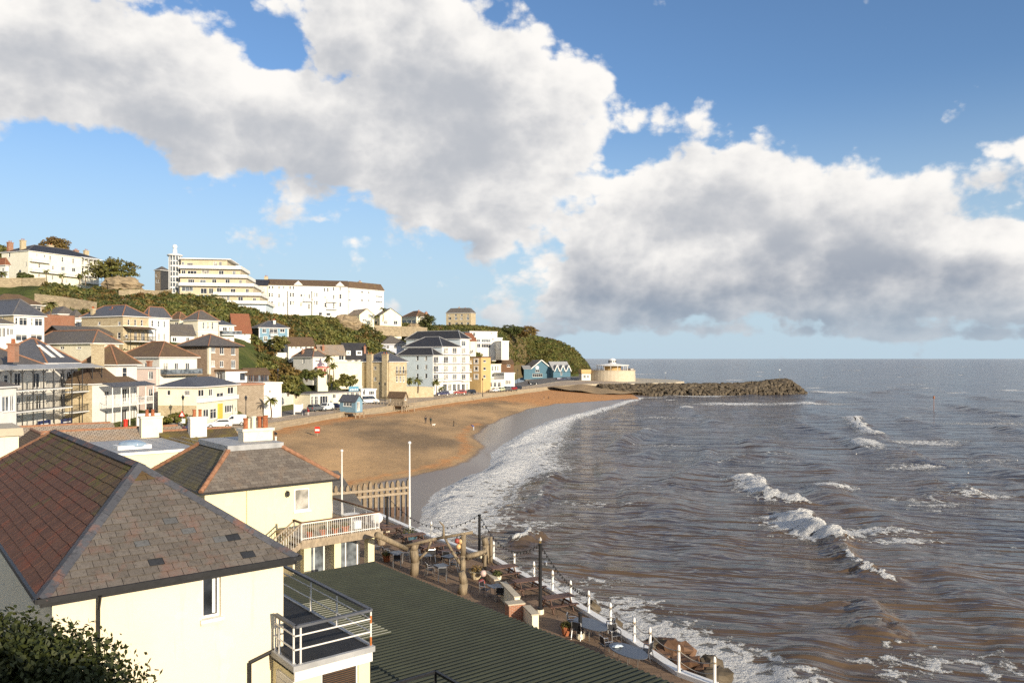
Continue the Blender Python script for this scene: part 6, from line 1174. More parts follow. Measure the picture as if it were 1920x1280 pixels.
# ============================================================ STREET FURNITURE
def lamp_post(p, hgt, lab):
    r = thing('lamp_post', lab, 'lamp post', tuple(p)); mb = MB(); mb.lathe(p-V(0, 0, .3), [(.16, 0), (.16, 1.0), (.09, 1.1), (.06, hgt)], 8); mb.build('post', 'black', r)
    m2 = MB(); m2.lathe(p+V(0, 0, hgt-.3), [(.1, 0), (.24, .5), (.28, .52), (.06, .85), (.03, .95)], 8); m2.build('lantern', 'glass', r); return r
for px, py, z, hh, lab in [(343, 806, 6.2, 5, 'black lantern post beside the cream shop wall'), (461, 797, 5.9, 4.6, 'black lantern post at the kerb by the white van'), (621.5, 765, 5.2, 5.5, 'black lantern post beside the cafe'), (711, 757, 5, 5.5, 'black lantern post behind the timber beach hut'), (722, 753, 5, 5, 'slim lamp post before the tower house'), (905, 742, 4.8, 5.5, 'lamp post on the promenade before the tan apartments'), (970.5, 722, 5, 7, 'tall lamp post at the bend of the harbour road'), (521, 772, 5.8, 9, 'tall pale pole beside the white garage')]: lamp_post(gz(px, py, z), hh, lab)
def pole(px, py, z, hgt, lab, r0=.07, name='flagpole', d=None):
    p = gz(px, py, z) if d is None else pt(px, py, d); r = thing(name, lab, 'flagpole', tuple(p)); mb = MB(); mb.tube(p-V(0, 0, .4), p+V(0, 0, hgt), r0, r0*.6, 8); mb.build('pole', 'paint', r); m2 = MB(); m2.blob(p+V(0, 0, hgt+.06), r0*1.5, r0*1.5, r0*1.5, 0, 8, 5); m2.build('finial', 'paint', r); return r
pole(679, 786, 2.4, 8.2, 'white flagpole standing on the sand beside the blue hut'); pole(798, 748, 4.2, 3.2, 'short white pole on the promenade edge', .1)
# notice board
p = gz(559.5, 781, 5.1); r = thing('notice_board', 'white notice board on two legs beside the road', 'notice board', tuple(p)); mb = MB(); mb.box(p.x-1.0, p.x+1.0, p.y-.06, p.y+.06, p.z+1.0, p.z+2.6); mb.build('board', 'paint', r)
for s_ in (-1, 1): m2 = MB(); m2.box(p.x+s_*.85-.12, p.x+s_*.85+.12, p.y-.08, p.y+.08, p.z-.3, p.z+2.8); m2.build('leg', 'paint', r)
m2 = MB(); m2.box(p.x-.8, p.x+.8, p.y-.09, p.y-.065, p.z+1.9, p.z+2.4); m2.build('poster', 'paleblue', r)
p = gz(595, 814, beach_z(-39, 161)); r = thing('beach_sign', 'red and white warning sign standing on the shingle', 'sign', tuple(p)); mb = MB(); mb.box(p.x-.45, p.x+.45, p.y-.04, p.y+.04, p.z+.25, p.z+1.35); mb.build('panel', 'red', r); m2 = MB(); m2.box(p.x-.38, p.x+.38, p.y-.06, p.y-.042, p.z+.6, p.z+.95); m2.build('white_band', 'paint', r); m2 = MB(); m2.tube(p-V(0, 0, .3), p+V(0, 0, .3), .06, .06, 6); m2.build('post', 'greywood', r)
# road sign by the shop
p = gz(341.5, 812, 6.3); r = thing('road_sign', 'triangular red bordered road sign over a white plate', 'road sign', tuple(p)); mb = MB(); mb.tube(p-V(0, 0, .3), p+V(0, 0, 3.2), .05, .05, 6); mb.build('post', 'alu', r); m2 = MB(); m2.add([p+V(-.5, -.07, 2.5), p+V(.5, -.07, 2.5), p+V(0, -.07, 3.4)], [(0, 1, 2)]); m2.build('red_triangle', 'red', r); m2 = MB(); m2.add([p+V(-.3, -.08, 2.6), p+V(.3, -.08, 2.6), p+V(0, -.08, 3.15)], [(0, 1, 2)]); m2.build('white_triangle', 'paint', r); m2 = MB(); m2.box(p.x-.5, p.x+.5, p.y-.09, p.y-.06, p.z+1.5, p.z+2.2); m2.build('plate', 'paint', r)
# promenade railings
def prom_rail(i0, i1, lab):
    pts = [p+V(-.0, 0, .15) for p in WL[i0:i1]]; r = thing('promenade_railing', lab, 'railing', tuple(pts[0])); post = None
    mb = MB()
    for a, b in zip(pts, pts[1:]):
        for zz in (1.0, .55): mb.bar(a+V(0, 0, zz), b+V(0, 0, zz), .05, .05)
    mb.build('rails', 'greywood', r)
    for a, b in zip(pts, pts[1:]):
        n = max(1, int((b-a).length/2.2))
        for j in range(n):
            q = a.lerp(b, j/n)
            if post is None: m2 = MB(); m2.box(-.05, .05, -.05, .05, 0, 1.08); o = m2.build('post', 'greywood', r, org=ZERO); post = o.data
            else: o = bpy.data.objects.new('post', post); COL.objects.link(o); o.parent = r
            o.location = q-pts[0]
prom_rail(46, 60, 'low promenade railing above the sea wall before the hotel')
# ============================================================ PEOPLE
def clothes(name, top, legs):
    m, t, b = newmat(name); L = t.links.new; tc = t.nodes.new('ShaderNodeTexCoord'); sp = t.nodes.new('ShaderNodeSeparateXYZ'); L(tc.outputs['Object'], sp.inputs[0]); r = t.nodes.new('ShaderNodeValToRGB'); r.color_ramp.interpolation = 'CONSTANT'
    mr = t.nodes.new('ShaderNodeMapRange'); L(sp.outputs[2], mr.inputs[0]); mr.inputs[2].default_value = 2; L(mr.outputs[0], r.inputs[0]); e = r.color_ramp.elements; e[0].color = (.02, .018, .016, 1); e[1].position = .05; e[1].color = tint(legs, 1); q = e.new(.44); q.color = tint(top, 1); q = e.new(.735); q.color = (.5, .3, .22, 1); L(r.outputs[0], b.inputs['Base Color']); b.inputs['Roughness'].default_value = .8; return m
def person(px, py, z, lab, top, legs, rot=0, pose='stand', hair=(.05, .03, .02), hgt=1.72, d=None):
    p = gz(px, py, z) if d is None else pt(px, py, d); r = thing('person', lab, 'person', tuple(p)); r.rotation_euler = (0, 0, math.radians(rot)); ORG[r.name] = ZERO
    st = .16 if pose in ('walk', 'stand') else .1; k = 1
    vs = [(0, 0, .95), (0, .0, 1.15), (0, .01, 1.38), (0, .02, 1.5), (0, .04, 1.62), (.1, 0, .9), (.11, .04 if pose == 'walk' else 0, .5), (.11, -.12 if pose == 'walk' else 0, .08), (.11, -.0 if pose == 'walk' else .12, .04), (-.1, 0, .9), (-.11, .14 if pose == 'walk' else 0, .52), (-.11, .22 if pose == 'walk' else 0, .08), (-.11, .34 if pose == 'walk' else .12, .04), (.19, 0, 1.4), (.25, -.06, 1.12), (.24, .08, .9), (-.19, 0, 1.4), (-.25, .02, 1.12), (-.24, .14, .9)]
    if pose == 'sit':
        vs = [(x, y, zz-.45) if zz > .85 else ((x, .42, .45) if .4 < zz < .6 else ((x, .44 if zz > .06 else .55, zz))) for x, y, zz in vs]
    if pose == 'bend':
        vs = [(x, y+max(0, zz-.95)*.9, zz-max(0, zz-.95)*.55) for x, y, zz in vs]
    ed = [(0, 1), (1, 2), (2, 3), (3, 4), (0, 5), (5, 6), (6, 7), (7, 8), (0, 9), (9, 10), (10, 11), (11, 12), (2, 13), (13, 14), (14, 15), (2, 16), (16, 17), (17, 18)]
    R = [.16, .15, .17, .07, .105, .1, .075, .055, .045, .1, .075, .055, .045, .085, .06, .045, .085, .06, .045]
    me = bpy.data.meshes.new('body'); me.from_pydata([Vector(v)*(hgt/1.74) for v in vs], ed, []); o = bpy.data.objects.new('body', me); COL.objects.link(o); o.parent = r
    md = o.modifiers.new('Skin', 'SKIN'); md.use_smooth_shade = True
    for i, s_ in enumerate(me.skin_vertices[0].data): s_.radius = (R[i], R[i]*(.72 if i < 3 else 1)); s_.use_root = (i == 0)
    o.modifiers.new('Sub', 'SUBSURF').levels = 1; o.modifiers['Sub'].render_levels = 1
    me.materials.append(clothes('clothes_'+lab[:12], top, legs)); hv = Vector(vs[4])*(hgt/1.74); m2 = MB(); m2.blob(hv+V(0, -.02, .06), .115, .125, .12, .04, 10, 6); M_['hr'] = mat('hair', hair, var=.2); m2.build('hair', 'hr', r, org=ZERO, smooth=True); return r
bz = lambda px, py, z0: beach_z(gz(px, py, z0).x, gz(px, py, z0).y)
for a in [(798, 793.5, 'person in dark coat standing on the sand beside another', (.02, .02, .025), (.03, .03, .04), 30, 'stand'), (807.5, 795, 'person in dark green coat standing on the sand with a small dog', (.03, .05, .045), (.02, .02, .025), -20, 'stand'), (851, 799.5, 'child in black jacket walking across the sand', (.02, .02, .02), (.03, .03, .03), 100, 'walk'), (888, 807, 'person in blue jacket bending at the edge of the wash', (.05, .09, .28), (.5, .5, .5), 60, 'bend'), (1020, 751, 'person in dark top and pale trousers walking on the far sand', (.05, .03, .03), (.4, .36, .3), 80, 'walk'), (1028.6, 751, 'person in black walking on the far sand', (.02, .02, .02), (.04, .03, .03), 80, 'walk')]:
    z = bz(a[0], a[1], 2.0); person(a[0], a[1], z, *a[2:], hgt=1.3 if 'child' in a[2] else 1.74)
for a in [(570, 781, 'person in dark clothes beside the notice board', (.02, .02, .04), (.03, .03, .05), 20, 'stand'), (578, 780, 'person in red jacket and white trousers beside the notice board', (.35, .03, .03), (.6, .58, .55), -20, 'stand'), (566, 779.5, 'person in navy jacket waiting by the parked car', (.02, .03, .08), (.05, .05, .06), 60, 'stand')]: person(a[0], a[1], 5.15, *a[2:])
person(1604, 790, .5, 'surfer in black wetsuit crouching on a breaking wave', (.015, .015, .015), (.015, .015, .015), 120, 'bend')
p = gz(813, 796.5, 2.2); p.z = bz(813, 796.5, 2.2); dg = thing('dog', 'small white dog standing by the person in dark green', 'dog', tuple(p)); mb = MB(); ORG[dg.name] = ZERO
dv = [(0, 0, .34), (.22, 0, .35), (-.22, 0, .33), (.34, 0, .47), (.46, 0, .46), (-.36, 0, .46), (.2, .08, .18), (.21, .08, .02), (.2, -.08, .18), (.21, -.08, .02), (-.2, .08, .2), (-.25, .08, .12), (-.22, .08, .02), (-.2, -.08, .2), (-.25, -.08, .12), (-.22, -.08, .02)]
me = bpy.data.meshes.new('body'); me.from_pydata(dv, [(0, 1), (0, 2), (1, 3), (3, 4), (2, 5), (1, 6), (6, 7), (1, 8), (8, 9), (2, 10), (10, 11), (11, 12), (2, 13), (13, 14), (14, 15)], []); o = bpy.data.objects.new('body', me); COL.objects.link(o); o.parent = dg; o.modifiers.new('Skin', 'SKIN')
for i, s_ in enumerate(me.skin_vertices[0].data): q = [.12, .13, .11, .09, .06, .03, .05, .04, .05, .04, .06, .04, .04, .06, .04, .04][i]; s_.radius = (q, q); s_.use_root = (i == 0)
o.modifiers.new('Sub', 'SUBSURF').render_levels = 1; me.materials.append(M_['paint'])
# ============================================================ FOREGROUND
A0 = V(-11.96, 20, 0); YW = math.radians(39); UU = V(math.cos(YW), math.sin(YW), 0); VV = V(-math.sin(YW), math.cos(YW), 0)
def F(u, v, z): return V(A0.x+UU.x*u+VV.x*v, A0.y+UU.y*u+VV.y*v, z)
def proj(p): return CX+p.x/p.y*FX, HY+(H-p.z)/p.y*FX
# ground: the bank below the viewpoint, the yard, the terrace slab
def bank():
    X, Y = np.meshgrid(np.linspace(-60, 40, 70), np.linspace(-40, 26, 50)); Z = np.interp(Y, [-40, 1.5, 4, 17, 22, 26], [14.6, 14.5, 13.0, 7.6, 3.2, 3.0])+(np_noise(X, Y, 1/3., 77, 3)-.5)*.5; Z = np.where(X > 6, Z-(X-6)*.35, Z)
    o = grid_obj('bank', X, Y, Z, mat('bank_soil', (.07, .065, .03), var=.4, scale=.8)); tag(o, 'steep planted bank above the near houses', 'bank', kind='structure')
bank()
flat('yard', [(-75,18),(-10,18),(8.6,26),(8.6,33.5),(-2,52),(-13,72),(-22,100),(-60,100),(-75,90)], 3.3, mat('yard_concrete', (.2, .17, .13), var=.25, scale=.4), -1)
kp = [V(x, y, 3.5) for x, y in KERB]; mb = MB(); inner = [F(7, -9, 3.5), F(9, -5, 3.5), F(9, 6, 3.5), F(9, 10, 3.5), F(10, 14, 3.5), F(11, 18, 3.5), F(12, 22, 3.5), F(13, 26, 3.5), F(14, 32, 3.5), F(14, 40, 3.5)]
for i in range(len(kp)-1): mb.quad(kp[i], kp[i+1], inner[i+1], inner[i])
M_['decking'] = brickmat('terrace_paving', (.25, .165, .105), (.19, .125, .08), (.09, .06, .045), 1.6, .45, .02, blotch=(.32, .22, .14), bl=.4)
o = mb.build('terrace', 'decking'); o['kind'] = 'structure'
r = thing('terrace_sea_wall', 'sea wall of the pub terrace with white painted kerb', 'sea wall', tuple(kp[0])); mb = MB(); m2 = MB()
for a, b in zip(kp, kp[1:]):
    t = b-a; n = V(t.y, -t.x, 0).normalized(); mb.obox(a-V(0, 0, 5), t, n*.5, V(0, 0, 5)); m2.obox(a+n*-.12, t, n*.42, V(0, 0, .2))
mb.build('masonry', 'rubble', r); m2.build('kerb', 'paint', r)
# ------------------------------------------------------------ near house
def slate_mat(name, c1, c2, lich, lk, moss=None):
    m, t, b = newmat(name); L = t.links.new; N = t.nodes.new
    oi = N('ShaderNodeObjectInfo'); g = N('ShaderNodeNewGeometry'); ad = N('ShaderNodeMath'); ad.operation = 'ADD'; L(oi.outputs['Random'], ad.inputs[0]); L(g.outputs['Random Per Island'], ad.inputs[1]); fr = N('ShaderNodeMath'); fr.operation = 'FRACT'; L(ad.outputs[0], fr.inputs[0])
    r = N('ShaderNodeValToRGB'); L(fr.outputs[0], r.inputs[0]); r.color_ramp.elements[0].color = tint(c1, 1); r.color_ramp.elements[1].color = tint(c2, 1)
    def noise(sc, det=8, ro=.65):
        n = N('ShaderNodeTexNoise'); n.inputs['Scale'].default_value = sc; n.inputs['Detail'].default_value = det; n.inputs['Roughness'].default_value = ro; L(g.outputs['Position'], n.inputs[0]); return n.outputs[0]
    def over(col, fac_src, lo, hi, amt, c):
        mr = N('ShaderNodeMapRange'); L(fac_src, mr.inputs[0]); mr.inputs[1].default_value = lo; mr.inputs[2].default_value = hi; mr.inputs[4].default_value = amt
        mx = N('ShaderNodeMix'); mx.data_type = 'RGBA'; L(mr.outputs[0], mx.inputs['Factor']); L(col, mx.inputs[6]); mx.inputs[7].default_value = tint(c, 1); return mx.outputs[2]
    col = over(r.outputs[0], noise(9, 6), .5, .68, .6, tint(c1, .45)); col = over(col, noise(1.1), .52, .68, lk, lich); col = over(col, noise(26, 4), .6, .72, .5, tint(c2, 1.7))
    if moss: col = over(col, noise(.55), .5, .62, .8, moss)
    L(col, b.inputs['Base Color']); b.inputs['Roughness'].default_value = .85; b.inputs['Specular IOR Level'].default_value = .25
    bp = N('ShaderNodeBump'); bp.inputs['Strength'].default_value = .6; bp.inputs['Distance'].default_value = .02; L(noise(22, 6), bp.inputs['Height']); L(bp.outputs[0], b.inputs['Normal'])
    return m
M_['ns'] = slate_mat('lichened_grey_slate', (.125, .108, .093), (.172, .15, .13), (.23, .11, .08), .45); M_['nl'] = slate_mat('red_brown_slate', (.115, .058, .04), (.15, .074, .049), (.22, .06, .03), .55, None); M_['nd'] = slate_mat('replacement_slate', (.03, .032, .038), (.042, .045, .05), (.03, .03, .03), .1); M_['ng'] = slate_mat('pale_replacement_slate', (.11, .11, .11), (.14, .14, .14), (.12, .12, .12), .1); M_['moss'] = slate_mat('mossy_slate_tile', (.10, .065, .04), (.14, .09, .045), (.13, .125, .02), .9)
M_['hipl'] = slate_mat('blue_grey_hip_lead', (.065, .068, .08), (.10, .102, .115), (.36, .13, .05), .5)
def clip(poly, a, b, c):
    """keep a*x+b*y+c >= 0"""
    out = []
    for i in range(len(poly)):
        p, q = poly[i], poly[(i+1) % len(poly)]; dp, dq = a*p[0]+b*p[1]+c, a*q[0]+b*q[1]+c
        if dp >= 0: out.append(p)
        if dp*dq < 0: t = dp/(dp-dq); out.append((p[0]+(q[0]-p[0])*t, p[1]+(q[1]-p[1])*t))
    return out
def near_house():
    W_, L_, HV, ZE, RZ = 6.88, 24.4, 4.5, 11.38, 2.65
    root = thing('slate_roofed_house', 'cream house with lichened grey and red brown slate hipped roof and black gutter', 'house', tuple(F(0, 0, 3.3)))
    h = HS(); i_ = .32; h.C = Vector((F(i_, i_, 0).x, F(i_, i_, 0).y)); h.ru = Vector((UU.x, UU.y)); h.lv = Vector((VV.x, VV.y)); h.nr = -VV; h.nl = -UU; h.root = root; h.z1 = ZE; h.z0 = 3.3
    a0, zt = on_face(h, 'r', 379, 1079); a1 = on_face(h, 'r', 414, 1079)[0]; zb = on_face(h, 'r', 396, 1158)[1]; zt = on_face(h, 'r', 396, 1081)[1]; o3 = V(h.C.x, h.C.y, 0)
    mb = MB(); facade(mb, o3, h.ru, W_-2*i_, 2, ZE, [(a0, zb, a1, zt)], h.nr, 0, .22); facade(mb, o3, h.lv, L_-2*i_, 2, ZE, [], h.nl); facade(mb, o3+UU*(W_-2*i_), h.lv, L_-2*i_, 2, ZE, [], UU); facade(mb, o3+VV*(L_-2*i_), h.ru, W_-2*i_, 2, ZE, [], VV); mb.build('wall', 'near_cream', root)
    # casement: white frame, dark pane with a strip of curtain
    window(root, o3, h.ru, h.nr, a0, zb, a1, zt, 'p', pane='glass', fw=.07, rev=.16); mb = MB(); mb.obox(face_pt(h, 'r', a1-.2, zb+.1, -.157), UU*.09, VV*-.01, V(0, 0, zt-zb-.2)); mb.build('curtain', 'paint', root)
    mb = MB(); mb.obox(face_pt(h, 'r', a0-.05, zb-.16, -.05), UU*(a1-a0+.1), VV*-.13, V(0, 0, .1)); mb.build('window_sill', 'pink', root)
    # boarding under the slates
    E = [F(0, 0, ZE), F(W_, 0, ZE), F(W_, L_, ZE), F(0, L_, ZE)]; T = [F(W_/2, HV, ZE+RZ), F(W_/2, L_-HV, ZE+RZ)]
    mb = MB(); mb.add(E+T, [(0, 1, 4), (1, 2, 5, 4), (2, 3, 5), (3, 0, 4, 5), (3, 2, 1, 0)]); roof = mb.build('roof', 'slate', root)
    sl = []; rr = random.Random(11)
    def slope(o, e, up, n, width_at, total, slen, rows, w, tag_):
        # o eave origin, e eave direction, up unit up-slope, width_at(y)-> (x0,x1)
        for r_ in range(rows):
            y0 = slen*r_/rows; y1 = y0+slen/rows*1.12; off = (r_ % 2)*w/2; x = -off
            while x < total:
                xa, xb = x+.006, x+w-.006; jy = rr.uniform(-.012, .012); poly = [(xa, y0+jy), (xb, y0+jy+rr.uniform(-.008, .008)), (xb, y1), (xa, y1)]
                for cl in width_at: poly = clip(poly, *cl)
                if len(poly) >= 3 and abs(sum(poly[i][0]*poly[(i+1) % len(poly)][1]-poly[(i+1) % len(poly)][0]*poly[i][1] for i in range(len(poly)))) > .012:
                    lift = .012+rr.uniform(0, .008); th = .014; k = .034/(slen/rows*1.12)
                    f = lambda p, dz: o+e*p[0]+up*p[1]+n*(lift+.034-k*(p[1]-y0)+dz)
                    b_ = [f(p, 0) for p in poly]; t_ = [f(p, th) for p in poly]; sl.append((b_, t_, tag_))
                x += w
    up = (T[0]-F(W_/2, 0, ZE)); sL = up.length; up.normalize(); n = UU.cross(up); n = n if n.z > 0 else -n; k = (W_/2)/sL
    slope(E[0], UU, up, n, [(1, -k, 0), (-1, -k, W_)], W_, sL, 19, .39, 's')
    up2 = (T[0]-F(0, HV, ZE)); sL2 = up2.length; up2.normalize(); n2 = VV.cross(up2); n2 = n2 if n2.z > 0 else -n2; k2 = HV/sL2
    slope(E[0], VV, up2, n2, [(1, -k2, 0), (-1, -k2, L_)], L_, sL2, 13, .36, 'l')
    marks = [(293,1047,'nd'),(422,1010,'ng'),(447,1007,'nd'),(458,1037,'nd'),(323,977,'ng'),(345,989,'ng'),(258,1020,'ng')]
    info = []
    for b_, t_, tg in sl:
        c = sum(t_, V(0, 0, 0))/len(t_); px, py = proj(c); info.append([c.length, px, py])
    mt = ['ns' if s_[2] == 's' else 'nl' for s_ in sl]
    for i, s_ in enumerate(sl):
        if s_[2] == 'l':
            c = s_[1][0]; g = (c.z-ZE)/RZ; mo = mnoise.noise(c*.6)
            if g > .62+.5*mo+rr.uniform(-.12, .12): mt[i] = 'moss'
        elif max(p.z for p in s_[1]) > ZE+RZ*.9: mt[i] = 'moss'
    for px, py, m in marks:
        i = min((q for q in range(len(sl)) if sl[q][2] == 's'), key=lambda q: (info[q][1]-px)**2+(info[q][2]-py)**2); mt[i] = m
    order = sorted(range(len(sl)), key=lambda i: (0 if sl[i][2] == 's' else 1, info[i][0])); rest = {}
    for c, i in enumerate(order):
        b_, t_, tg = sl[i]; nn = len(b_); fs = [tuple(range(nn)), tuple(range(2*nn-1, nn-1, -1))]+[(q, (q+1) % nn, (q+1) % nn+nn, q+nn) for q in range(nn)]
        if c < 300: m1 = MB(); m1.add(b_+t_, fs); m1.build('slate', mt[i], roof)
        else: rest.setdefault(mt[i], MB()).add(b_+t_, fs)
    allm = MB(); ms = list(rest)
    for j, k_ in enumerate(ms): allm.add(rest[k_].v, rest[k_].f, j)
    o = allm.build('slates', ms, roof); o['kind'] = 'stuff'
    # lead hips and ridge, in lengths
    def run(p, q, w, m, nm, seg):
        nS = max(1, int((q-p).length/seg)); d = (q-p)/nS
        for i in range(nS):
            a = p+d*i; m1 = MB(); 
            if nm == 'ridge_tile': m1.tube(a, a+d*1.04, .13, .12, 10)
            else:
                side = d.cross(V(0, 0, 1)).normalized(); upn = side.cross(d).normalized(); dr = .07
                for s_ in (-1, 1): c = [a+upn*.09, a+d*1.02+upn*.09, a+d*1.02+side*s_*w-V(0, 0, 1)*dr+upn*.05, a+side*s_*w-V(0, 0, 1)*dr+upn*.05]; m1.add(c+[x+upn*.02 for x in c], [(0, 1, 2, 3), (7, 6, 5, 4), (3, 2, 6, 7), (0, 4, 5, 1), (0, 3, 7, 4), (1, 5, 6, 2)])
            m1.build(nm, m, roof)
    run(E[0], T[0], .2, 'hipl', 'hip_flashing', .8); run(E[1], T[0], .2, 'hipl', 'hip_flashing', .8); run(T[0], T[1], .2, 'hipl', 'ridge_flashing', 1.2); run(E[3], T[1], .2, 'ridge', 'ridge_tile', .45); run(E[2], T[1], .2, 'ridge', 'ridge_tile', .45)
    # gutters, fascia, downpipe
    m1 = MB()
    for p, q in ((E[0], E[1]), (E[0], E[3]), (E[1], E[2])):
        d = (q-p).normalized(); out = d.cross(V(0, 0, 1)); out = out if out.dot(p+q-(E[0]+E[2])) > 0 else -out
        m1.bar(p+out*.06-V(0, 0, .01)-d*.08, q+out*.06-V(0, 0, .01)+d*.08, .12, .13); m1.bar(p-out*.05-V(0, 0, .12), q-out*.05-V(0, 0, .12), .03, .18)
    m1.build('gutter', 'black', root)
    aa = on_face(h, 'r', 183, 1150)[0]; m1 = MB(); q = face_pt(h, 'r', aa, ZE-.15, .3); q2 = face_pt(h, 'r', aa, ZE-.55, .09); m1.path([q, q2, V(q2.x, q2.y, 3.3)], .05, 8); m1.build('downpipe', 'black', root)
    # bent waste pipe beside the extension
    q0 = on_face(h, 'r', 520, 1213); q1 = on_face(h, 'r', 466, 1240); p0 = face_pt(h, 'r', q0[0], q0[1], .1); p1 = face_pt(h, 'r', q1[0], q1[1], .1); m1 = MB(); m1.path([p0, p1, V(p1.x, p1.y, 5)], .055, 8); m1.build('waste_pipe', 'black', root)
near_house()
# ------------------------------------------------------------ extension with railed roof deck
def extension():
    u0, u1, v0, v1, zt = 6.1, 8.75, -1.5, 5.6, 8.6
    root = thing('deck_extension', 'cream flat roofed extension with dark felt deck and white rusting rails', 'extension', tuple(F(u0, v0, 3.3)))
    h = HS(); p = F(u0+.12, v0+.12, 0); h.C = Vector((p.x, p.y)); h.ru = Vector((UU.x, UU.y)); h.lv = Vector((VV.x, VV.y)); h.nr = -VV; h.nl = -UU; h.root = root
    w = u1-u0-.24; mb = MB(); a0 = on_face(h, 'r', 603, 1250)[0]; a1 = on_face(h, 'r', 672, 1250)[0]; zw = on_face(h, 'r', 640, 1252)[1]; o3 = V(p.x, p.y, 0); facade(mb, o3, h.ru, w, 2.5, zt-.3, [(a0, zw-1.5, a1, zw)], h.nr); facade(mb, o3, h.lv, v1-v0, 2.5, zt-.3, [], h.nl); facade(mb, o3+UU*w, h.lv, v1-v0, 2.5, zt-.3, [], UU); mb.build('wall', 'yellow', root)
    window(root, o3, h.ru, h.nr, a0, zw-1.5, a1, zw, 'p', pane='dark', fw=.05)
    for i in range(22): m1 = MB(); m1.obox(face_pt(h, 'r', a0+.08, zw-.1-i*.062, -.085), UU*(a1-a0-.16), VV*-.03, V(0, 0, .012)); m1.build('blind_slat', 'brownwood', root)
    m1 = MB(); m1.obox(F(u0+.06, v0+.06, zt-.42), UU*(u1-u0-.12), VV*.07, V(0, 0, .3)); m1.build('fascia', 'paint', root)
    for i in range(7): m1 = MB(); m1.obox(F(u0+.05, v0+.14, zt-.62-i*.19), UU*.07, VV*1.25, V(0, 0, .17)); m1.build('louvre', 'white2', root)
    m1 = MB(); m1.obox(F(u0, v0, zt-.12), UU*(u1-u0), VV*(v1-v0), V(0, 0, .1)); m1.build('roof_slab', 'lead', root)
    m1 = MB(); m1.obox(F(u0+.12, v0+.12, zt-.02), UU*(u1-u0-.24), VV*(v1-v0-.2), V(0, 0, .03)); m1.build('deck', mat('black_roof_felt', (.028, .028, .03), var=.25, scale=2, rough=.7), root)
    for s_ in ((F(u0, v0, zt-.02), UU*(u1-u0), VV*.13), (F(u0, v0+.13, zt-.02), UU*.13, VV*1.5), (F(u1-.13, v0+.13, zt-.02), UU*.13, VV*(v1-v0-.2))): m1 = MB(); m1.obox(*s_, V(0, 0, .07)); m1.build('edge_trim', 'lead', root)
    M_['rail'] = mat('rusting_white_paint', (.78, .74, .68), rough=.55, var=.02, c2=(.80, .77, .72), scale=6); M_['rust'] = mat('rust', (.50, .17, .05), var=.35, scale=9); M_['railtop'] = mat('slate_grey_handrail', (.10, .105, .12), rough=.6, var=.2)
    ru0, ru1, rv0, rv1, zz, hh = u0+.1, u1-.1, v0+.1, v1-.2, zt+.03, 1.12
    m1 = MB(); c = [F(ru0, rv0+1.45, zz+hh), F(ru0, rv0, zz+hh), F(ru1, rv0, zz+hh), F(ru1, rv1, zz+hh)]
    for a, b in zip(c, c[1:]): m1.bar(a, b, .13, .07)
    m1.build('handrail', 'railtop', root)
    for t in (.4, .76):
        for a, b in ((c[0], c[1]), (c[1], c[2]), (c[2], c[3])): m1 = MB(); dz = V(0, 0, hh*(1-t)); m1.tube(a-dz, b-dz, .024, .024, 8); m1.build('rail', 'rail', root)
    for q, rust in ((F(ru0, rv0+1.45, zz), 0), (F(ru0, rv0+1.15, zz), 0), (F(ru0, rv0+.12, zz), 0), (F(ru0+.16, rv0, zz), 0), (F(ru1, rv0, zz), 1), (F(ru1, rv0+2.3, zz), 0), (F(ru1, rv0+4.3, zz), 0), (F(ru1, rv1, zz), 0)):
        m1 = MB(); m1.tube(q, q+V(0, 0, hh-.03), .03, .03, 8); ps = m1.build('post', 'rail', root)
        if rust: m1 = MB(); m1.tube(q+V(0, 0, .02), q+V(0, 0, .3), .033, .033, 8); m1.tube(q+V(0, 0, .72), q+V(0, 0, .95), .033, .033, 8); m1.build('rust_patch', 'rust', ps)
        m1 = MB(); m1.lathe(q, [(.07, 0), (.07, .03), (.04, .04)], 8); m1.build('foot_plate', 'lead', ps)
extension()
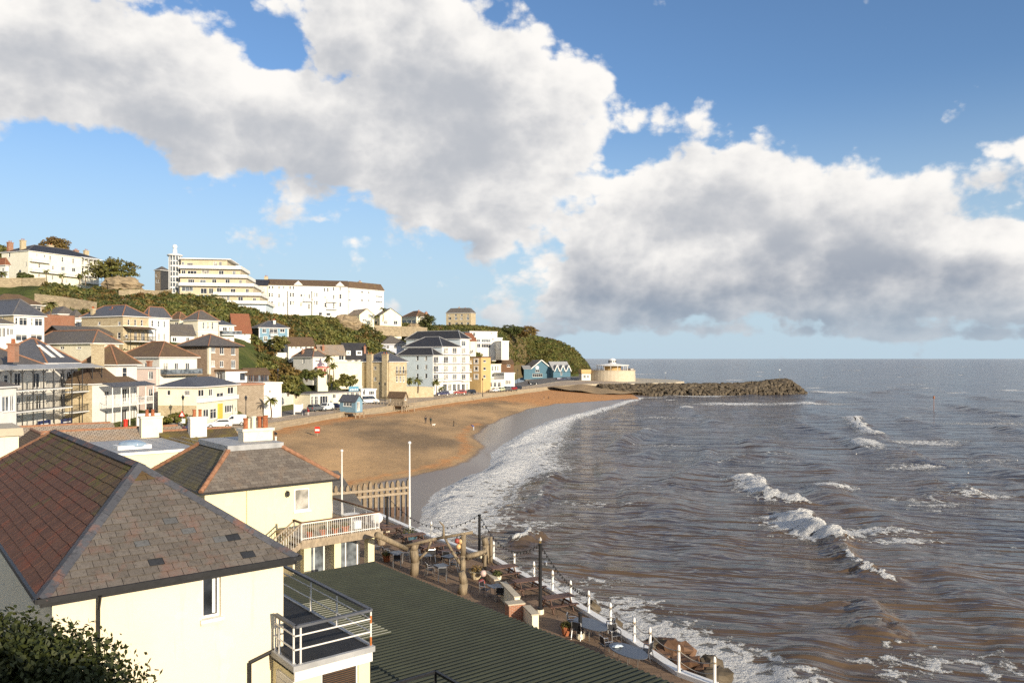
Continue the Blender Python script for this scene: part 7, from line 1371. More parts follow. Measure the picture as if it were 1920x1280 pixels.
# ------------------------------------------------------------ corrugated roof
def corrugated():
    root = thing('verandah_roof', 'broad dark green corrugated metal roof over the pub terrace', 'roof', tuple(F(13, 3, 3.5))); u0, u1, v0, v1, z = 9.2, 18.4, -11, 15.8, 6.3; pitch = .28
    def sheet(ua, ub, va, vb, dz, name, m):
        mb = MB(); n = int(round((vb-va)/pitch)); prof = []
        for i in range(n):
            b = va+i*pitch
            for q, e in ((0, 0), (.11, 0), (.14, .05), (.22, .05), (.25, 0)): prof.append((b+q, e))
        prof.append((va+n*pitch, 0))
        for (p, e), (q, g) in zip(prof, prof[1:]): mb.quad(F(ua, p, z+e+dz), F(ub, p, z+e+dz-.12*(ub-ua)/9), F(ub, q, z+g+dz-.12*(ub-ua)/9), F(ua, q, z+g+dz), 0 if e+g < .095 else 1)
        return mb.build(name, m, root)
    M_['green'] = mat('dark_green_metal', (.022, .026, .014), rough=.55, var=.3, scale=.7, bump=.05); M_['green2'] = mat('weathered_green_rib', (.052, .057, .031), rough=.6, var=.3, scale=.6, bump=.05); M_['creamsheet'] = mat('cream_rib', (.62, .57, .40), rough=.5, var=.1); 
    sheet(u0, u1, v0, v1, 0, 'roof_sheet', ['green', 'green2']); sheet(11.0, 13.2, 5.0, 11.0, .012, 'cream_ribbed_sheet', ['green2', 'creamsheet'])  # second sheet: cream ribs over part of the green roof
    mb = MB(); mb.obox(F(u1-.05, v0, z-.45), UU*.06, VV*(v1-v0), V(0, 0, .3)); mb.obox(F(u0, v1-.05, z-.36), UU*(u1-u0), VV*.06, V(0, 0, .32)); mb.build('fascia', 'black', root)
    for i in range(7): mb = MB(); q = F(u1-.4, v0+1+i*4.1, 3.3); mb.tube(q, V(q.x, q.y, z-.14), .07, .07, 8); mb.build('post', 'black', root)
    mb = MB(); mb.obox(F(u0+.3, v0+.5, 3.3), UU*5.5, VV*(v1-v0-1.2), V(0, 0, 2.7)); mb.build('bar_room', 'brownwood', root)
    r = thing('black_gate_frame', 'black steel rail frame rising through the corrugated roof beside the extension', 'railing', tuple(F(9.4, -2.2, 6.3))); mb = MB(); a, b, c = F(9.0, -1.6, 7.35), F(10.9, -1.6, 7.35), F(10.9, -4, 7.35)
    mb.bar(a, b, .1, .08); mb.bar(b, c, .1, .08); mb.build('top_rail', 'black', r)
    for q in (a, b, c): m1 = MB(); m1.bar(V(q.x, q.y, 6.2), q, .08, .08); m1.build('post', 'black', r)
corrugated()
# ------------------------------------------------------------ yellow house with balcony
def yellow_house():
    u0, u1, v0, v1, ze = 11.84, 20.85, 25.0, 36.2, 9.5
    root = thing('yellow_house', 'yellow rendered house with grey slate roof, flat lead top and white railed balcony', 'house', tuple(F(u0, v0, 3.4))); i_ = .35
    h = HS(); p = F(u0+i_, v0+i_, 0); h.C = Vector((p.x, p.y)); h.ru = Vector((UU.x, UU.y)); h.lv = Vector((VV.x, VV.y)); h.nr = -VV; h.nl = -UU; h.root = root; w = u1-u0-2*i_; o3 = V(p.x, p.y, 0)
    a0 = on_face(h, 'r', 552, 935)[0]; a1 = on_face(h, 'r', 581, 935)[0]; zt = on_face(h, 'r', 566, 915)[1]; zb = on_face(h, 'r', 566, 957)[1]
    mb = MB(); facade(mb, o3, h.ru, w, 3, ze, [(a0, zb, a1, zt)], h.nr); facade(mb, o3, h.lv, v1-v0-2*i_, 3, ze, [], h.nl); facade(mb, o3+UU*w, h.lv, v1-v0-2*i_, 3, ze, [], UU); facade(mb, o3+VV*(v1-v0-2*i_), h.ru, w, 3, ze, [], VV); mb.build('wall', 'yellow_wall', root)
    window(root, o3, h.ru, h.nr, a0, zb, a1, zt, 'p', pane='curtain', fw=.09)
    E = [F(u0, v0, ze), F(u1, v0, ze), F(u1, v1, ze), F(u0, v1, ze)]; T = [F(14.4, 27.3, 11.75), F(17.6, 27.3, 11.75), F(17.6, 32.6, 11.75), F(14.4, 32.6, 11.75)]
    mb = MB(); mb.add(E+T, [(0, 1, 5, 4), (1, 2, 6, 5), (2, 3, 7, 6), (3, 2, 1, 0)], 0); mb.add([E[3], E[0], T[0], T[3]], [(0, 1, 2, 3)], 1); roof = mb.build('roof', ['house2slate', 'mossslate'], root)
    # nearest slates are real pieces
    rr = random.Random(4); up = (T[0]+T[1])/2-(E[0]+E[1])/2; sl = up.length; nrm = UU.cross(up); nrm = (nrm if nrm.z > 0 else -nrm).normalized(); up.normalize(); rows = 14; cnt = 0; W_ = u1-u0; ka = (T[0]-E[0]).dot(UU)/sl; kb = (E[1]-T[1]).dot(UU)/sl; M_['h2s'] = slate_mat('weathered_slate_piece', (.13, .11, .095), (.19, .165, .14), (.22, .15, .10), .35)
    rest = MB()
    for r_ in range(rows):
        y0 = sl*r_/rows; x = -(r_ % 2)*.24
        while x < W_:
            poly = [(x+.006, y0), (x+.474, y0), (x+.474, y0+sl/rows*1.1), (x+.006, y0+sl/rows*1.1)]; poly = clip(clip(poly, 1, -ka, 0), -1, -kb, W_)
            if len(poly) >= 3:
                f = lambda q, dz: E[0]+UU*q[0]+up*q[1]+nrm*(.05-.09*(q[1]-y0)+dz+rr.uniform(0, .004)); b_ = [f(q, 0) for q in poly]; t_ = [f(q, .015) for q in poly]; n = len(b_); fs = [tuple(range(n)), tuple(range(2*n-1, n-1, -1))]+[(q, (q+1) % n, (q+1) % n+n, q+n) for q in range(n)]
                if cnt < 300: m1 = MB(); m1.add(b_+t_, fs); m1.build('slate', 'h2s', roof); cnt += 1
                else: rest.add(b_+t_, fs)
            x += .48
    if rest.v: o = rest.build('slates', 'h2s', roof); o['kind'] = 'stuff'
    for p_, q_ in ((E[0], T[0]), (E[1], T[1]), (E[3], T[3])):
        n = int((q_-p_).length/.5); d = (q_-p_)/n
        for i in range(n): m1 = MB(); m1.tube(p_+d*i+V(0, 0, .07), p_+d*(i+1.05)+V(0, 0, .05), .15, .14, 10); m1.build('hip_tile', 'ridge', roof)
    m1 = MB(); m1.obox(T[0]-UU*.25-VV*.25+V(0, 0, -.12), UU*3.7, VV*5.8, V(0, 0, .34)); m1.build('lead_flat', 'lead', roof)
    m1 = MB()
    for p_, q_ in ((E[0], E[1]), (E[1], E[2]), (E[0], E[3])): m1.bar(p_-V(0, 0, .05), q_-V(0, 0, .05), .12, .1)
    m1.build('gutter', 'black', root)
    aa = on_face(h, 'r', 463, 960)[0]; m1 = MB(); q = face_pt(h, 'r', aa, ze-.1, .06); m1.tube(q, V(q.x, q.y, 3.5), .045, .045, 8); m1.build('downpipe', 'yellow', root)
    aa, zz = on_face(h, 'r', 537, 920); m1 = MB(); q = face_pt(h, 'r', aa, zz, .0); m1.tube(q, q-VV*.25, .03, .03, 6); m1.lathe(q-VV*.25-V(0, 0, .35), [(.04, 0), (.12, .1), (.12, .3), (.02, .4)], 8); m1.build('wall_lamp', 'black', root)
    # chimney with pots
    cp = pt(479, 833, 53.5); m1 = MB(); m1.obox(cp-UU*1.0-VV*.5-V(0, 0, .4), UU*2.0, VV*1.0, V(0, 0, 1.35)); m1.obox(cp-UU*1.1-VV*.6+V(0, 0, .95), UU*2.2, VV*1.2, V(0, 0, .18)); ch = m1.build('chimney', mat('flaking_white_render', (.74, .68, .56), var=.15, scale=3), root)
    for a_, b_, hh, m_ in ((-.75, -.2, .75, 'terracotta'), (-.35, .2, .7, 'cream'), (-.2, -.2, .85, 'cream'), (.35, .15, .8, 'terracotta'), (.75, .1, .85, 'terracotta'), (.55, -.25, .8, 'terracotta')): m1 = MB(); q = cp+UU*a_+VV*b_+V(0, 0, 1.12); m1.lathe(q, [(.17, 0), (.145, .08), (.145, hh-.15), (.18, hh-.1), (.18, hh-.03), (.1, hh-.03)], 12); m1.build('chimney_pot', m_, ch)
    # balcony deck
    d0, d1, w0, w1, zd = 16.6, 21.95, 21.45, 30.0, 6.62
    m1 = MB(); m1.obox(F(d0, w0, zd-.16), UU*(d1-d0), VV*(25.35-w0), V(0, 0, .16)); m1.obox(F(20.5, 25.35, zd-.16), UU*(d1-20.5), VV*(w1-25.35), V(0, 0, .16)); dk = m1.build('balcony', 'greywood', root)
    m1 = MB(); m1.obox(F(d0, w0+.04, zd-.5), UU*(d1-d0+.2), VV*.16, V(0, 0, .33)); m1.obox(F(d1-.2, w0+.2, zd-.5), UU*.16, VV*(w1-w0-.2), V(0, 0, .33)); m1.build('beam', 'greywood', dk)
    def balus(pts, nm):
        r_ = MB()
        for a, b in zip(pts, pts[1:]): r_.bar(a+V(0, 0, 1.0), b+V(0, 0, 1.0), .05, .05); r_.bar(a+V(0, 0, .1), b+V(0, 0, .1), .04, .04)
        rl = r_.build(nm, 'paint', dk); post = None
        for a, b in zip(pts, pts[1:]):
            n = int((b-a).length/.135)
            for i in range(n+1):
                q = a.lerp(b, i/n); big = i % 12 == 0; m1 = MB(); m1.tube(q-V(0, 0, .0 if not big else .2), q+V(0, 0, 1.0), .035 if big else .012, None, 6); m1.build('baluster' if not big else 'newel', 'paint', rl)
        return rl
    balus([F(d0+.05, w0+1.2, zd), F(d0+.05, w0+.08, zd), F(d1-.08, w0+.08, zd), F(d1-.08, w1, zd)], 'railing')
    m1 = MB()
    for a, b in zip([F(d0, w0+1.2, zd+1.08), F(d0, w0+.05, zd+1.08), F(d1-.05, w0+.05, zd+1.08)], [F(d0, w0+.05, zd+1.08), F(d1-.05, w0+.05, zd+1.08), F(d1-.05, w1, zd+1.08)]): m1.bar(a, b, .14, .06)
    m1.build('handrail', 'brownwood', dk)
    # stair down to the left
    st = MB(); hr = MB(); top = F(d0, w0+.1, zd); run_ = UU*-3.4-V(0, 0, 2.5)
    for i in range(11): q = top+run_*(i/11)-V(0, 0, .2); st.obox(q, UU*-.32, VV*1.0, V(0, 0, .06))
    for s_ in (0, 1.05): st.bar(top+VV*s_-V(0, 0, .25), top+VV*s_+run_-V(0, 0, .25), .06, .3)
    sto = st.build('stair', 'greywood', root)
    for s_ in (0, 1.05):
        hr.bar(top+VV*s_+V(0, 0, 1.0), top+VV*s_+run_+V(0, 0, 1.0), .1, .07)
        for i in range(23): q = top+VV*s_+run_*(i/22); m1 = MB(); m1.tube(q-V(0, 0, .1), q+V(0, 0, 1.0), .012, .012, 5); m1.build('baluster', 'paint', sto)
    hr.build('handrail', 'greywood', sto)
    # ground floor under the balcony: piers and glazing
    g = MB(); g.obox(F(16.9, 23.4, 3.3), UU*4.6, VV*2, V(0, 0, 3.0)); g.build('ground_floor_room', 'cream', root)
    for uu in (17.0, 19.0, 21.35): m1 = MB(); m1.obox(F(uu, 22.0, 3.3), UU*.45, VV*.5, V(0, 0, 2.85)); m1.build('pier', 'yellow', root)
    for a_, b_ in ((17.5, 18.95), (19.5, 21.3)): window(root, V(F(0, 23.35, 0).x, F(0, 23.35, 0).y, 0), h.ru, h.nr, a_, 3.55, b_, 6.1, 'd', pane='midglass', rev=-.06)
    # things standing on the balcony
    for i, (uu, vv, s_, m_, lab) in enumerate([(17.3, 21.9, .2, 'terracotta', 'small clay pot behind the balcony rail by the stair'), (18.2, 21.95, .24, 'terracotta', 'clay pot with twiggy plant on the balcony'), (19.0, 21.9, .22, 'terracotta', 'round clay pot on the balcony floor'), (19.7, 21.95, .26, 'terracotta', 'large clay pot at the middle of the balcony')]):
        q = F(uu, vv, zd); r = thing('plant_pot', lab, 'plant pot', tuple(q)); m1 = MB(); m1.lathe(q, [(s_*.65, 0), (s_, .34), (s_*1.1, .36), (s_*1.1, .42), (s_*.9, .42)], 12); m1.build('pot', m_, r); quads_obj('foliage', leaves([tuple(q+V(0, 0, .42))], [.28], 70, .06, i, 1.0), 'leaf', r)
    q = F(21.0, 23.6, zd); r = thing('balcony_table', 'white round table on the balcony', 'table', tuple(q)); m1 = MB(); m1.lathe(q+V(0, 0, .7), [(.55, 0), (.55, .04)], 16); m1.build('table_top', 'paint', r); m1 = MB(); m1.lathe(q, [(.25, 0), (.04, .08), (.04, .7)], 8); m1.build('pedestal', 'paint', r)
    q = F(20.6, 22.4, zd); r = thing('cool_box', 'pale blue box on the balcony floor', 'box', tuple(q)); m1 = MB(); m1.obox(q, UU*.5, VV*.4, V(0, 0, .42)); m1.build('body', 'paleblue', r); m1 = MB(); m1.obox(q-UU*.02-VV*.02+V(0, 0, .42), UU*.54, VV*.44, V(0, 0, .08)); m1.build('lid', 'paint', r)
    q = F(22.3, 22.6, zd+.25); r = thing('satellite_dish', 'white satellite dish fixed to the balcony corner', 'satellite dish', tuple(q)); m1 = MB(); m1.blob(q+V(0, 0, .2), .42, .16, .36, 0, 16, 8); m1.build('dish', 'paint', r, smooth=True); m1 = MB(); m1.tube(q-UU*.4, q+V(0, 0, .2), .03, .03, 6); m1.build('arm', 'alu', r)
yellow_house()
# ------------------------------------------------------------ roofs between the near house and the street
h = house(0, 'flat_roofed_annexe', 'yellow annexe with grey lead flat roof, white fascia and glass dome', 180, 221, 366, 72, 39, 930, 852, 'yellow', ('flat', .14, 'lead', 'paint'), D=12)
for i in range(9): q = h.C; p = V(q.x, q.y, h.z1+.14)+UU*(i*1.25+.3); mb = MB(); mb.tube(p, p+VV*12, .035, .035, 5); mb.build('lead_roll', 'lead', h.roof)
q = pt(248, 834, 76); q.z = h.z1+.14; r = thing('roof_dome', 'clear domed rooflight on white kerb on the lead roof', 'rooflight', tuple(q)); mb = MB(); mb.obox(q-UU*1.5-VV*1.0, UU*3.0, VV*2.0, V(0, 0, .35)); mb.build('kerb', 'paint', r); m1 = MB(); m1.blob(q+V(0, 0, .35), 1.35, .95, .45, 0, 20, 10); m1.build('dome', glassmat('blue_dome_glass', (.25, .33, .42), rough=.1, var=.1), r, smooth=True)
for k, (lab, xc, xr, d, z, rise, D, m) in enumerate([('long low house with pale grey tiled roof and orange ridge', 90, 352, 80, 7.9, 1.7, 7.5, 'greytile'), ('further low house with grey tiled roof and orange ridge before the street', 10, 220, 88, 7.7, 1.7, 7, 'greytile'), ('low house with mossy brown roof and white chimney', 318, 452, 86, 7.6, 1.6, 6.5, 'mosstile')]):
    h = house(0, 'tiled_cottage', lab, xc-5, xc, xr, d, 39, HY+(H-4)*FX/d, HY+(H-z)*FX/d, 'cream', ('gu', rise, m, None), D=D, o=.3); p = V(h.C.x, h.C.y, z+rise+.18)+VV*(D/2); n = int((h.W+.6)/.45)
    for i in range(n): q = p-UU*.3+UU*(i*.45); m1 = MB(); m1.tube(q, q+UU*.46, .14, .13, 8); m1.build('ridge_tile', 'ridge', h.roof)
    if k == 2:
        cp = pt(370, 812, 90); m1 = MB(); m1.obox(cp-UU*.9-VV*.5-V(0, 0, 1), UU*1.8, VV*1.0, V(0, 0, 2.7)); m1.obox(cp-UU*1.0-VV*.6+V(0, 0, 1.7), UU*2.0, VV*1.2, V(0, 0, .2)); ch = m1.build('chimney', 'white', h.root)
        for a_ in (-.35, .3): m1 = MB(); m1.lathe(cp+UU*a_+V(0, 0, 1.9), [(.2, 0), (.17, .1), (.17, .7), (.21, .74), (.21, .82), (.12, .82)], 12); m1.build('chimney_pot', 'terracotta', ch)
    if k == 0:
        cp = pt(281, 800, 88); m1 = MB(); m1.obox(cp-UU*1.0-VV*.5-V(0, 0, 1.5), UU*2.2, VV*1.0, V(0, 0, 2.5)); m1.obox(cp-UU*1.1-VV*.6+V(0, 0, 1.0), UU*2.4, VV*1.2, V(0, 0, .2)); ch = m1.build('chimney', 'cream', h.root)
        for a_ in (-.3, .3): m1 = MB(); m1.lathe(cp+UU*a_+V(0, 0, 1.2), [(.2, 0), (.16, .65), (.2, .75), (.12, .75)], 12); m1.build('chimney_pot', 'terracotta', ch)
h = house(0, 'white_gable_wall', 'tall white rendered wall with weathered concrete coping at the edge of the roofs', -120, -90, 35, 42, 39, 960, 818, 'near_cream', ('flat', .3, 'concrete', 'concrete'), D=4, cat='wall')
h = house(0, 'brown_gabled_outbuilding', 'small brown tiled outbuilding roof beside the white wall', 10, 34, 120, 62, 39, 930, 850, 'cream', ('gv', 1.3, 'browntile', 'ridge'), D=5, cat='outbuilding')
# ------------------------------------------------------------ bush and the unseen shrub added to shade it
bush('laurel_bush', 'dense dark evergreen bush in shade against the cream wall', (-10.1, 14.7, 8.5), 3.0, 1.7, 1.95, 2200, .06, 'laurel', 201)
bush('shade_hedge', 'unseen evergreen shrub added to shade the near bush', (-1.4, 2.35, 13.9), 4.4, .45, 1.1, 420, .11, 'leafdark', 202, 'shade_hedge')  # added out of view so that its shadow falls on the bush
# ------------------------------------------------------------ groyne
ga, gb = V(-11.4, 86.8, 0), V(-25.5, 78.4, 0); r = thing('timber_groyne', 'tall weathered timber groyne of close set piles with double rails', 'groyne', (ga.x, ga.y, .5)); rr = random.Random(2); n = 27; M_['groynewood'] = mat('sea_worn_timber', (.25, .19, .125), var=.35, scale=2.2, stretch=(3, 3, 1), bump=.4); M_['wetwood'] = mat('wet_dark_timber', (.12, .075, .05), var=.4, scale=3, stretch=(3, 3, 1))
for i in range(n):
    q = ga.lerp(gb, i/(n-1)); z0 = beach_z(q.x, q.y); mb = MB(); w = rr.uniform(.3, .38); t = (gb-ga).normalized(); s_ = V(-t.y, t.x, 0); hh = 4.2-z0+rr.uniform(-.12, .12)
    mb.obox(V(q.x, q.y, z0-1)-t*w/2-s_*.15, t*w, s_*.3, V(0, 0, 2.0)); mb.obox(V(q.x, q.y, z0+1)-t*w/2-s_*.15, t*w, s_*.3, V(0, 0, hh-1.3)); o_ = V(q.x, q.y, z0+hh-.3); a, b = o_-t*w/2-s_*.15, o_+t*w/2-s_*.15; mb.add([a, b, b+s_*.3, a+s_*.3, a+t*w*.3+V(0, 0, .3), b-t*w*.3+V(0, 0, .3), b-t*w*.3+s_*.3+V(0, 0, .3), a+t*w*.3+s_*.3+V(0, 0, .3)], [(0, 1, 5, 4), (2, 3, 7, 6), (1, 2, 6, 5), (3, 0, 4, 7), (4, 5, 6, 7)]); 
    for j in range(len(mb.m)): mb.m[j] = 1 if j < 6 else 0
    mb.build('pile', ['groynewood', 'wetwood'], r)
for zz in (1.9, 2.5):
    mb = MB(); t = (gb-ga).normalized(); s_ = V(-t.y, t.x, 0); mb.bar(ga+s_*-.24+V(0, 0, zz+.9), gb+s_*-.24+V(0, 0, zz+.9), .16, .26); mb.build('waling', 'greywood', r)
    mb = MB(); mb.bar(ga+s_*.24+V(0, 0, zz+.9), gb+s_*.24+V(0, 0, zz+.9), .16, .26); mb.build('waling', 'greywood', r)
pole(768, 995, 3.5, 7.1, 'tall white flagpole at the seaward end of the pub terrace', .09); pole(641, 985, 3.5, 6.2, 'white flagpole rising behind the yellow house balcony', .08, d=66)
q = F(20.9, 29.6, 7.0); r = thing('life_ring_case', 'red lifebuoy case fixed on the rail behind the balcony', 'lifebuoy case', tuple(q)); m1 = MB(); m1.obox(q, UU*.6, VV*.25, V(0, 0, .75)); m1.build('case', 'red', r); m1 = MB(); m1.tube(q+UU*.3-V(0, 0, .5), q+UU*.3, .05, .05, 6); m1.build('bracket', 'greywood', r)
# ------------------------------------------------------------ pub terrace furniture
TZ = 3.51
def picnic(px, py, rot, lab):
    r = thing('picnic_table', lab, 'picnic table', (0, 0, 0), 'picnic tables along the terrace edge')
    for i in range(5): m1 = MB(); m1.box(-.9, .9, -.38+i*.155, -.38+i*.155+.14, .72, .76); m1.build('table_plank', 'tablewood', r)
    for s_ in (-1, 1):
        m1 = MB(); m1.box(-.9, .9, s_*.72-.13, s_*.72+.13, .42, .46); m1.build('bench', 'tablewood', r)
        for e in (-1, 1): m1 = MB(); m1.bar((e*.62, s_*.25, .72), (e*.62, s_*.68, 0), .05, .1); m1.build('leg', 'tablewood', r)
    for e in (-1, 1): m1 = MB(); m1.bar((e*.67, -.85, .38), (e*.67, .85, .38), .05, .1); m1.build('crossbar', 'tablewood', r)
    p = gz(px, py, TZ+.75); place(r, (p.x, p.y, TZ), math.radians(rot))
for a in [(944, 1061, 25, 'dark timber picnic table beside the driftwood post'), (989, 1086, 25, 'dark timber picnic table between driftwood pergola and lamp post'), (1046, 1117, 25, 'dark timber picnic table beside the tall lamp post'), (734, 987, 30, 'dark timber picnic table near the yellow house balcony'), (775, 1001, 30, 'dark timber picnic table at the foot of the white flagpole'), (850, 1030, 30, 'dark timber picnic table beyond the driftwood pergola'), (705, 984, 30, 'dark timber picnic table half hidden by the balcony corner'), (812, 1022, 35, 'dark timber picnic table seen through the pergola braces'), (795, 1012, 20, 'dark timber picnic table between flagpole and pergola beam')]: picnic(*a)
def chair(px, py, rot, lab):
    r = thing('metal_chair', lab, 'chair', (0, 0, 0), 'aluminium chairs on the terrace'); m1 = MB(); m1.box(-.22, .22, -.22, .22, .43, .46); m1.build('seat', 'black', r); m1 = MB(); m1.box(-.22, .22, .2, .23, .55, .85); m1.build('backrest', 'black', r)
    for x in (-.25, .25):
        m1 = MB(); m1.path([(x, -.26, 0), (x, -.2, .66), (x, .2, .66)], .026, 6); m1.build('front_leg', 'alu', r); m1 = MB(); m1.path([(x, .3, 0), (x, .18, .45), (x, .25, .88)], .026, 6); m1.build('rear_leg', 'alu', r)
    m1 = MB(); m1.path([(-.25, -.22, .42), (.25, -.22, .42)], .016, 6); m1.path([(-.25, .25, .88), (.25, .25, .88)], .016, 6); m1.build('crossbar', 'alu', r); p = gz(px, py, TZ); place(r, p, math.radians(rot))
def table(px, py, rot, lab, oval=0, label_cat='table'):
    r = thing('cafe_table', lab, 'table', (0, 0, 0), 'metal tables on the terrace'); m1 = MB()
    if oval:
        n = 28; o = len(m1.v)
        for z in (.72, .75): m1.v += [V(1.15*math.cos(2*math.pi*i/n), .62*math.sin(2*math.pi*i/n), z) for i in range(n)]
        m1.f = [tuple(range(n-1, -1, -1)), tuple(range(n, 2*n))]+[(i, (i+1) % n, (i+1) % n+n, i+n) for i in range(n)]; m1.m = [0]*len(m1.f)
    else: m1.box(-.4, .4, -.4, .4, .72, .75)
    M_['tabletop'] = M_.get('tabletop') or mat('grey_table_top', (.09, .105, .13), rough=.35, var=.15, scale=4, bump=0); m1.build('table_top', 'tabletop', r)
    for x in (-.3, .3):
        for y in (-.3, .3): m1 = MB(); m1.tube((x, y, 0), (x, y, .72), .022, .022, 6); m1.build('leg', 'alu', r)
    p = gz(px, py, TZ+.74); place(r, (p.x, p.y, TZ), math.radians(rot))
for a in [(930, 1098, 35, 'square grey table before the low cream wall'), (827, 1059, 35, 'square grey table between the driftwood posts'), (743, 1035, 35, 'square grey table beside the clay pot near the glazed room'), (797, 1040, 20, 'square grey table in the shade behind the driftwood trunk'), (842, 1042, 50, 'square grey table under the pergola beam')]: table(*a)
table(1107, 1169, -58, 'oval grey table beside the short black post', 1); table(1178, 1219, -58, 'oval grey table with blue cloth at the white kerb', 1)
for a in [(909, 1118, 60, 'aluminium chair behind the square table by the low wall'), (939, 1127, 170, 'aluminium chair in front of the square table by the low wall'), (806, 1080, 110, 'aluminium chair left of the middle square table'), (829, 1088, 190, 'aluminium chair in front of the middle square table'), (852, 1070, 260, 'aluminium chair right of the middle square table'), (724, 1048, 110, 'aluminium chair left of the table by the clay pot'), (744, 1062, 190, 'aluminium chair in front of the table by the clay pot'), (764, 1052, 260, 'aluminium chair beside the driftwood trunk'), (782, 1050, 100, 'aluminium chair tucked behind the driftwood trunk'), (808, 1052, 200, 'aluminium chair under the pergola beam'), (838, 1056, 170, 'aluminium chair beside the pergola brace'), (858, 1048, 280, 'aluminium chair near the right pergola post'), (705, 1040, 120, 'aluminium chair against the glazed room'), (1072, 1182, 80, 'aluminium chair left of the oval table by the black post'), (1084, 1196, 150, 'aluminium chair below the oval table by the black post'), (1143, 1192, 250, 'aluminium chair at the kerb end of the first oval table'), (1137, 1226, 110, 'aluminium chair left of the oval table with blue cloth'), (1212, 1238, 240, 'aluminium chair right of the oval table with blue cloth'), (1152, 1205, 20, 'aluminium chair behind the oval table with blue cloth')]: chair(*a)
q = gz(1158, 1212, TZ+.76); r = thing('folded_cloth', 'crumpled pale blue cloth lying on the oval table', 'cloth', tuple(q)); m1 = MB(); m1.blob(q+V(0, 0, .05), .24, .16, .06, .35, 9, 5, seed=4); m1.build('cloth', 'paleblue', r)
# posts and ropes on the kerb
posts = [(806, 1010), (866, 1032), (925, 1051), (966, 1073), (1006, 1092), (1037, 1111), (1070, 1132), (1104, 1153), (1143, 1178), (1187, 1209), (1219, 1229), (1270, 1267), (1331, 1300)]; tops = []
where = ['by the flagpole', 'behind the driftwood pergola', 'beside the driftwood sculpture', 'behind the first picnic table', 'beside the second picnic table', 'behind the tall lamp post', 'beside the third picnic table', 'behind the first oval table', 'at the end of the first oval table', 'behind the oval table with blue cloth', 'beside the oval table with blue cloth', 'above the red rock', 'at the corner of the corrugated roof']
for (px, py), w_ in zip(posts, where):
    p = gz(px, py, TZ); m = min(range(len(kp)-1), key=lambda i: ((kp[i]+kp[i+1])/2-p).length); a, b = kp[m], kp[m+1]; t = max(0, min(1, (p-a).dot(b-a)/(b-a).length_squared)); p = a.lerp(b, t); p.z = 3.75
    r = thing('rope_post', 'white painted timber rope post '+w_, 'post', tuple(p), 'white rope posts along the terrace edge'); m1 = MB(); m1.lathe(p-V(0, 0, .3), [(.07, 0), (.07, 1.3), (.05, 1.38), (.02, 1.42)], 8); m1.build('shaft', 'paint', r); m1 = MB(); m1.lathe(p+V(0, 0, .82), [(.085, 0), (.085, .07)], 8); m1.build('rope_ring', 'greywood', r); tops.append(p+V(0, 0, .86))
M_['rope'] = mat('pale_rope', (.45, .40, .33), var=.2, scale=20)
def sag(a, b, s_, n=10): return [a.lerp(b, i/n)-V(0, 0, s_*4*(i/n)*(1-i/n)) for i in range(n+1)]
for k, (a, b) in enumerate(zip(tops, tops[1:])):
    r = thing('rope', 'sagging rope between white posts '+where[k], 'rope', tuple(a), 'ropes along the terrace edge'); m1 = MB(); m1.path(sag(a, b, .22), .022, 5); m1.build('upper_strand', 'rope', r); m1 = MB(); m1.path(sag(a-V(0, 0, .45), b-V(0, 0, .45), .2), .018, 5); m1.build('lower_strand', 'rope', r)
# lamp posts with festoon cable
LP = []
for px, py, zt, lab in ((726, 1000, 930, 'black terrace lamp post beside the balcony'), (899, 1045, 964, 'black terrace lamp post behind the driftwood pergola'), (1013, 1150, 1019, 'tall black terrace lamp post with a gull on top'), (1088, 1196, 1148, 'short black post beside the oval table')):
    p = gz(px, py, TZ); top = H-(zt-HY)/FX*p.y; r = thing('terrace_post', lab, 'lamp post', tuple(p)); m1 = MB(); m1.lathe(p, [(.16, 0), (.16, .35), (.1, .4), (.095, top-TZ-.1), (.12, top-TZ-.05), (.12, top-TZ), (.03, top-TZ+.02)], 10); m1.build('post', 'black', r); m1 = MB(); m1.lathe(p+V(0, 0, .0), [(.2, 0), (.2, .22), (.17, .25)], 8); m1.build('base_collar', 'cream', r)
    if 'tall' in lab or 'behind' in lab: m1 = MB(); q = V(p.x, p.y, TZ+(top-TZ)*.72); m1.tube(q, q+V(.3, -.1, .02), .025, .025, 6); m1.lathe(q+V(.3, -.1, -.12), [(.04, 0), (.1, .06), (.1, .22), (.03, .28)], 8); m1.build('bulkhead_lamp', 'alu', r)
    LP.append(V(p.x, p.y, top))
for a, b, s_, lab in ((LP[2], LP[1], 1.3, 'festoon cable with dark bulbs between the two lamp posts'), (LP[1], LP[0], 1.6, 'festoon cable with dark bulbs from the pergola lamp post to the balcony lamp post'), (LP[2], V(*tops[7]), .5, 'festoon cable running down from the tall lamp post to the white post')):
    r = thing('festoon_cable', lab, 'festoon lights', tuple(a), 'festoon cables'); pts = sag(a, b, s_, 22); m1 = MB(); m1.path(pts, .016, 5); m1.build('cable', 'black', r)
    for q in pts[1:-1]: m1 = MB(); m1.lathe(q-V(0, 0, .15), [(.01, 0), (.045, .04), (.045, .08), (.02, .15)], 6); m1.build('bulb', 'black', r)
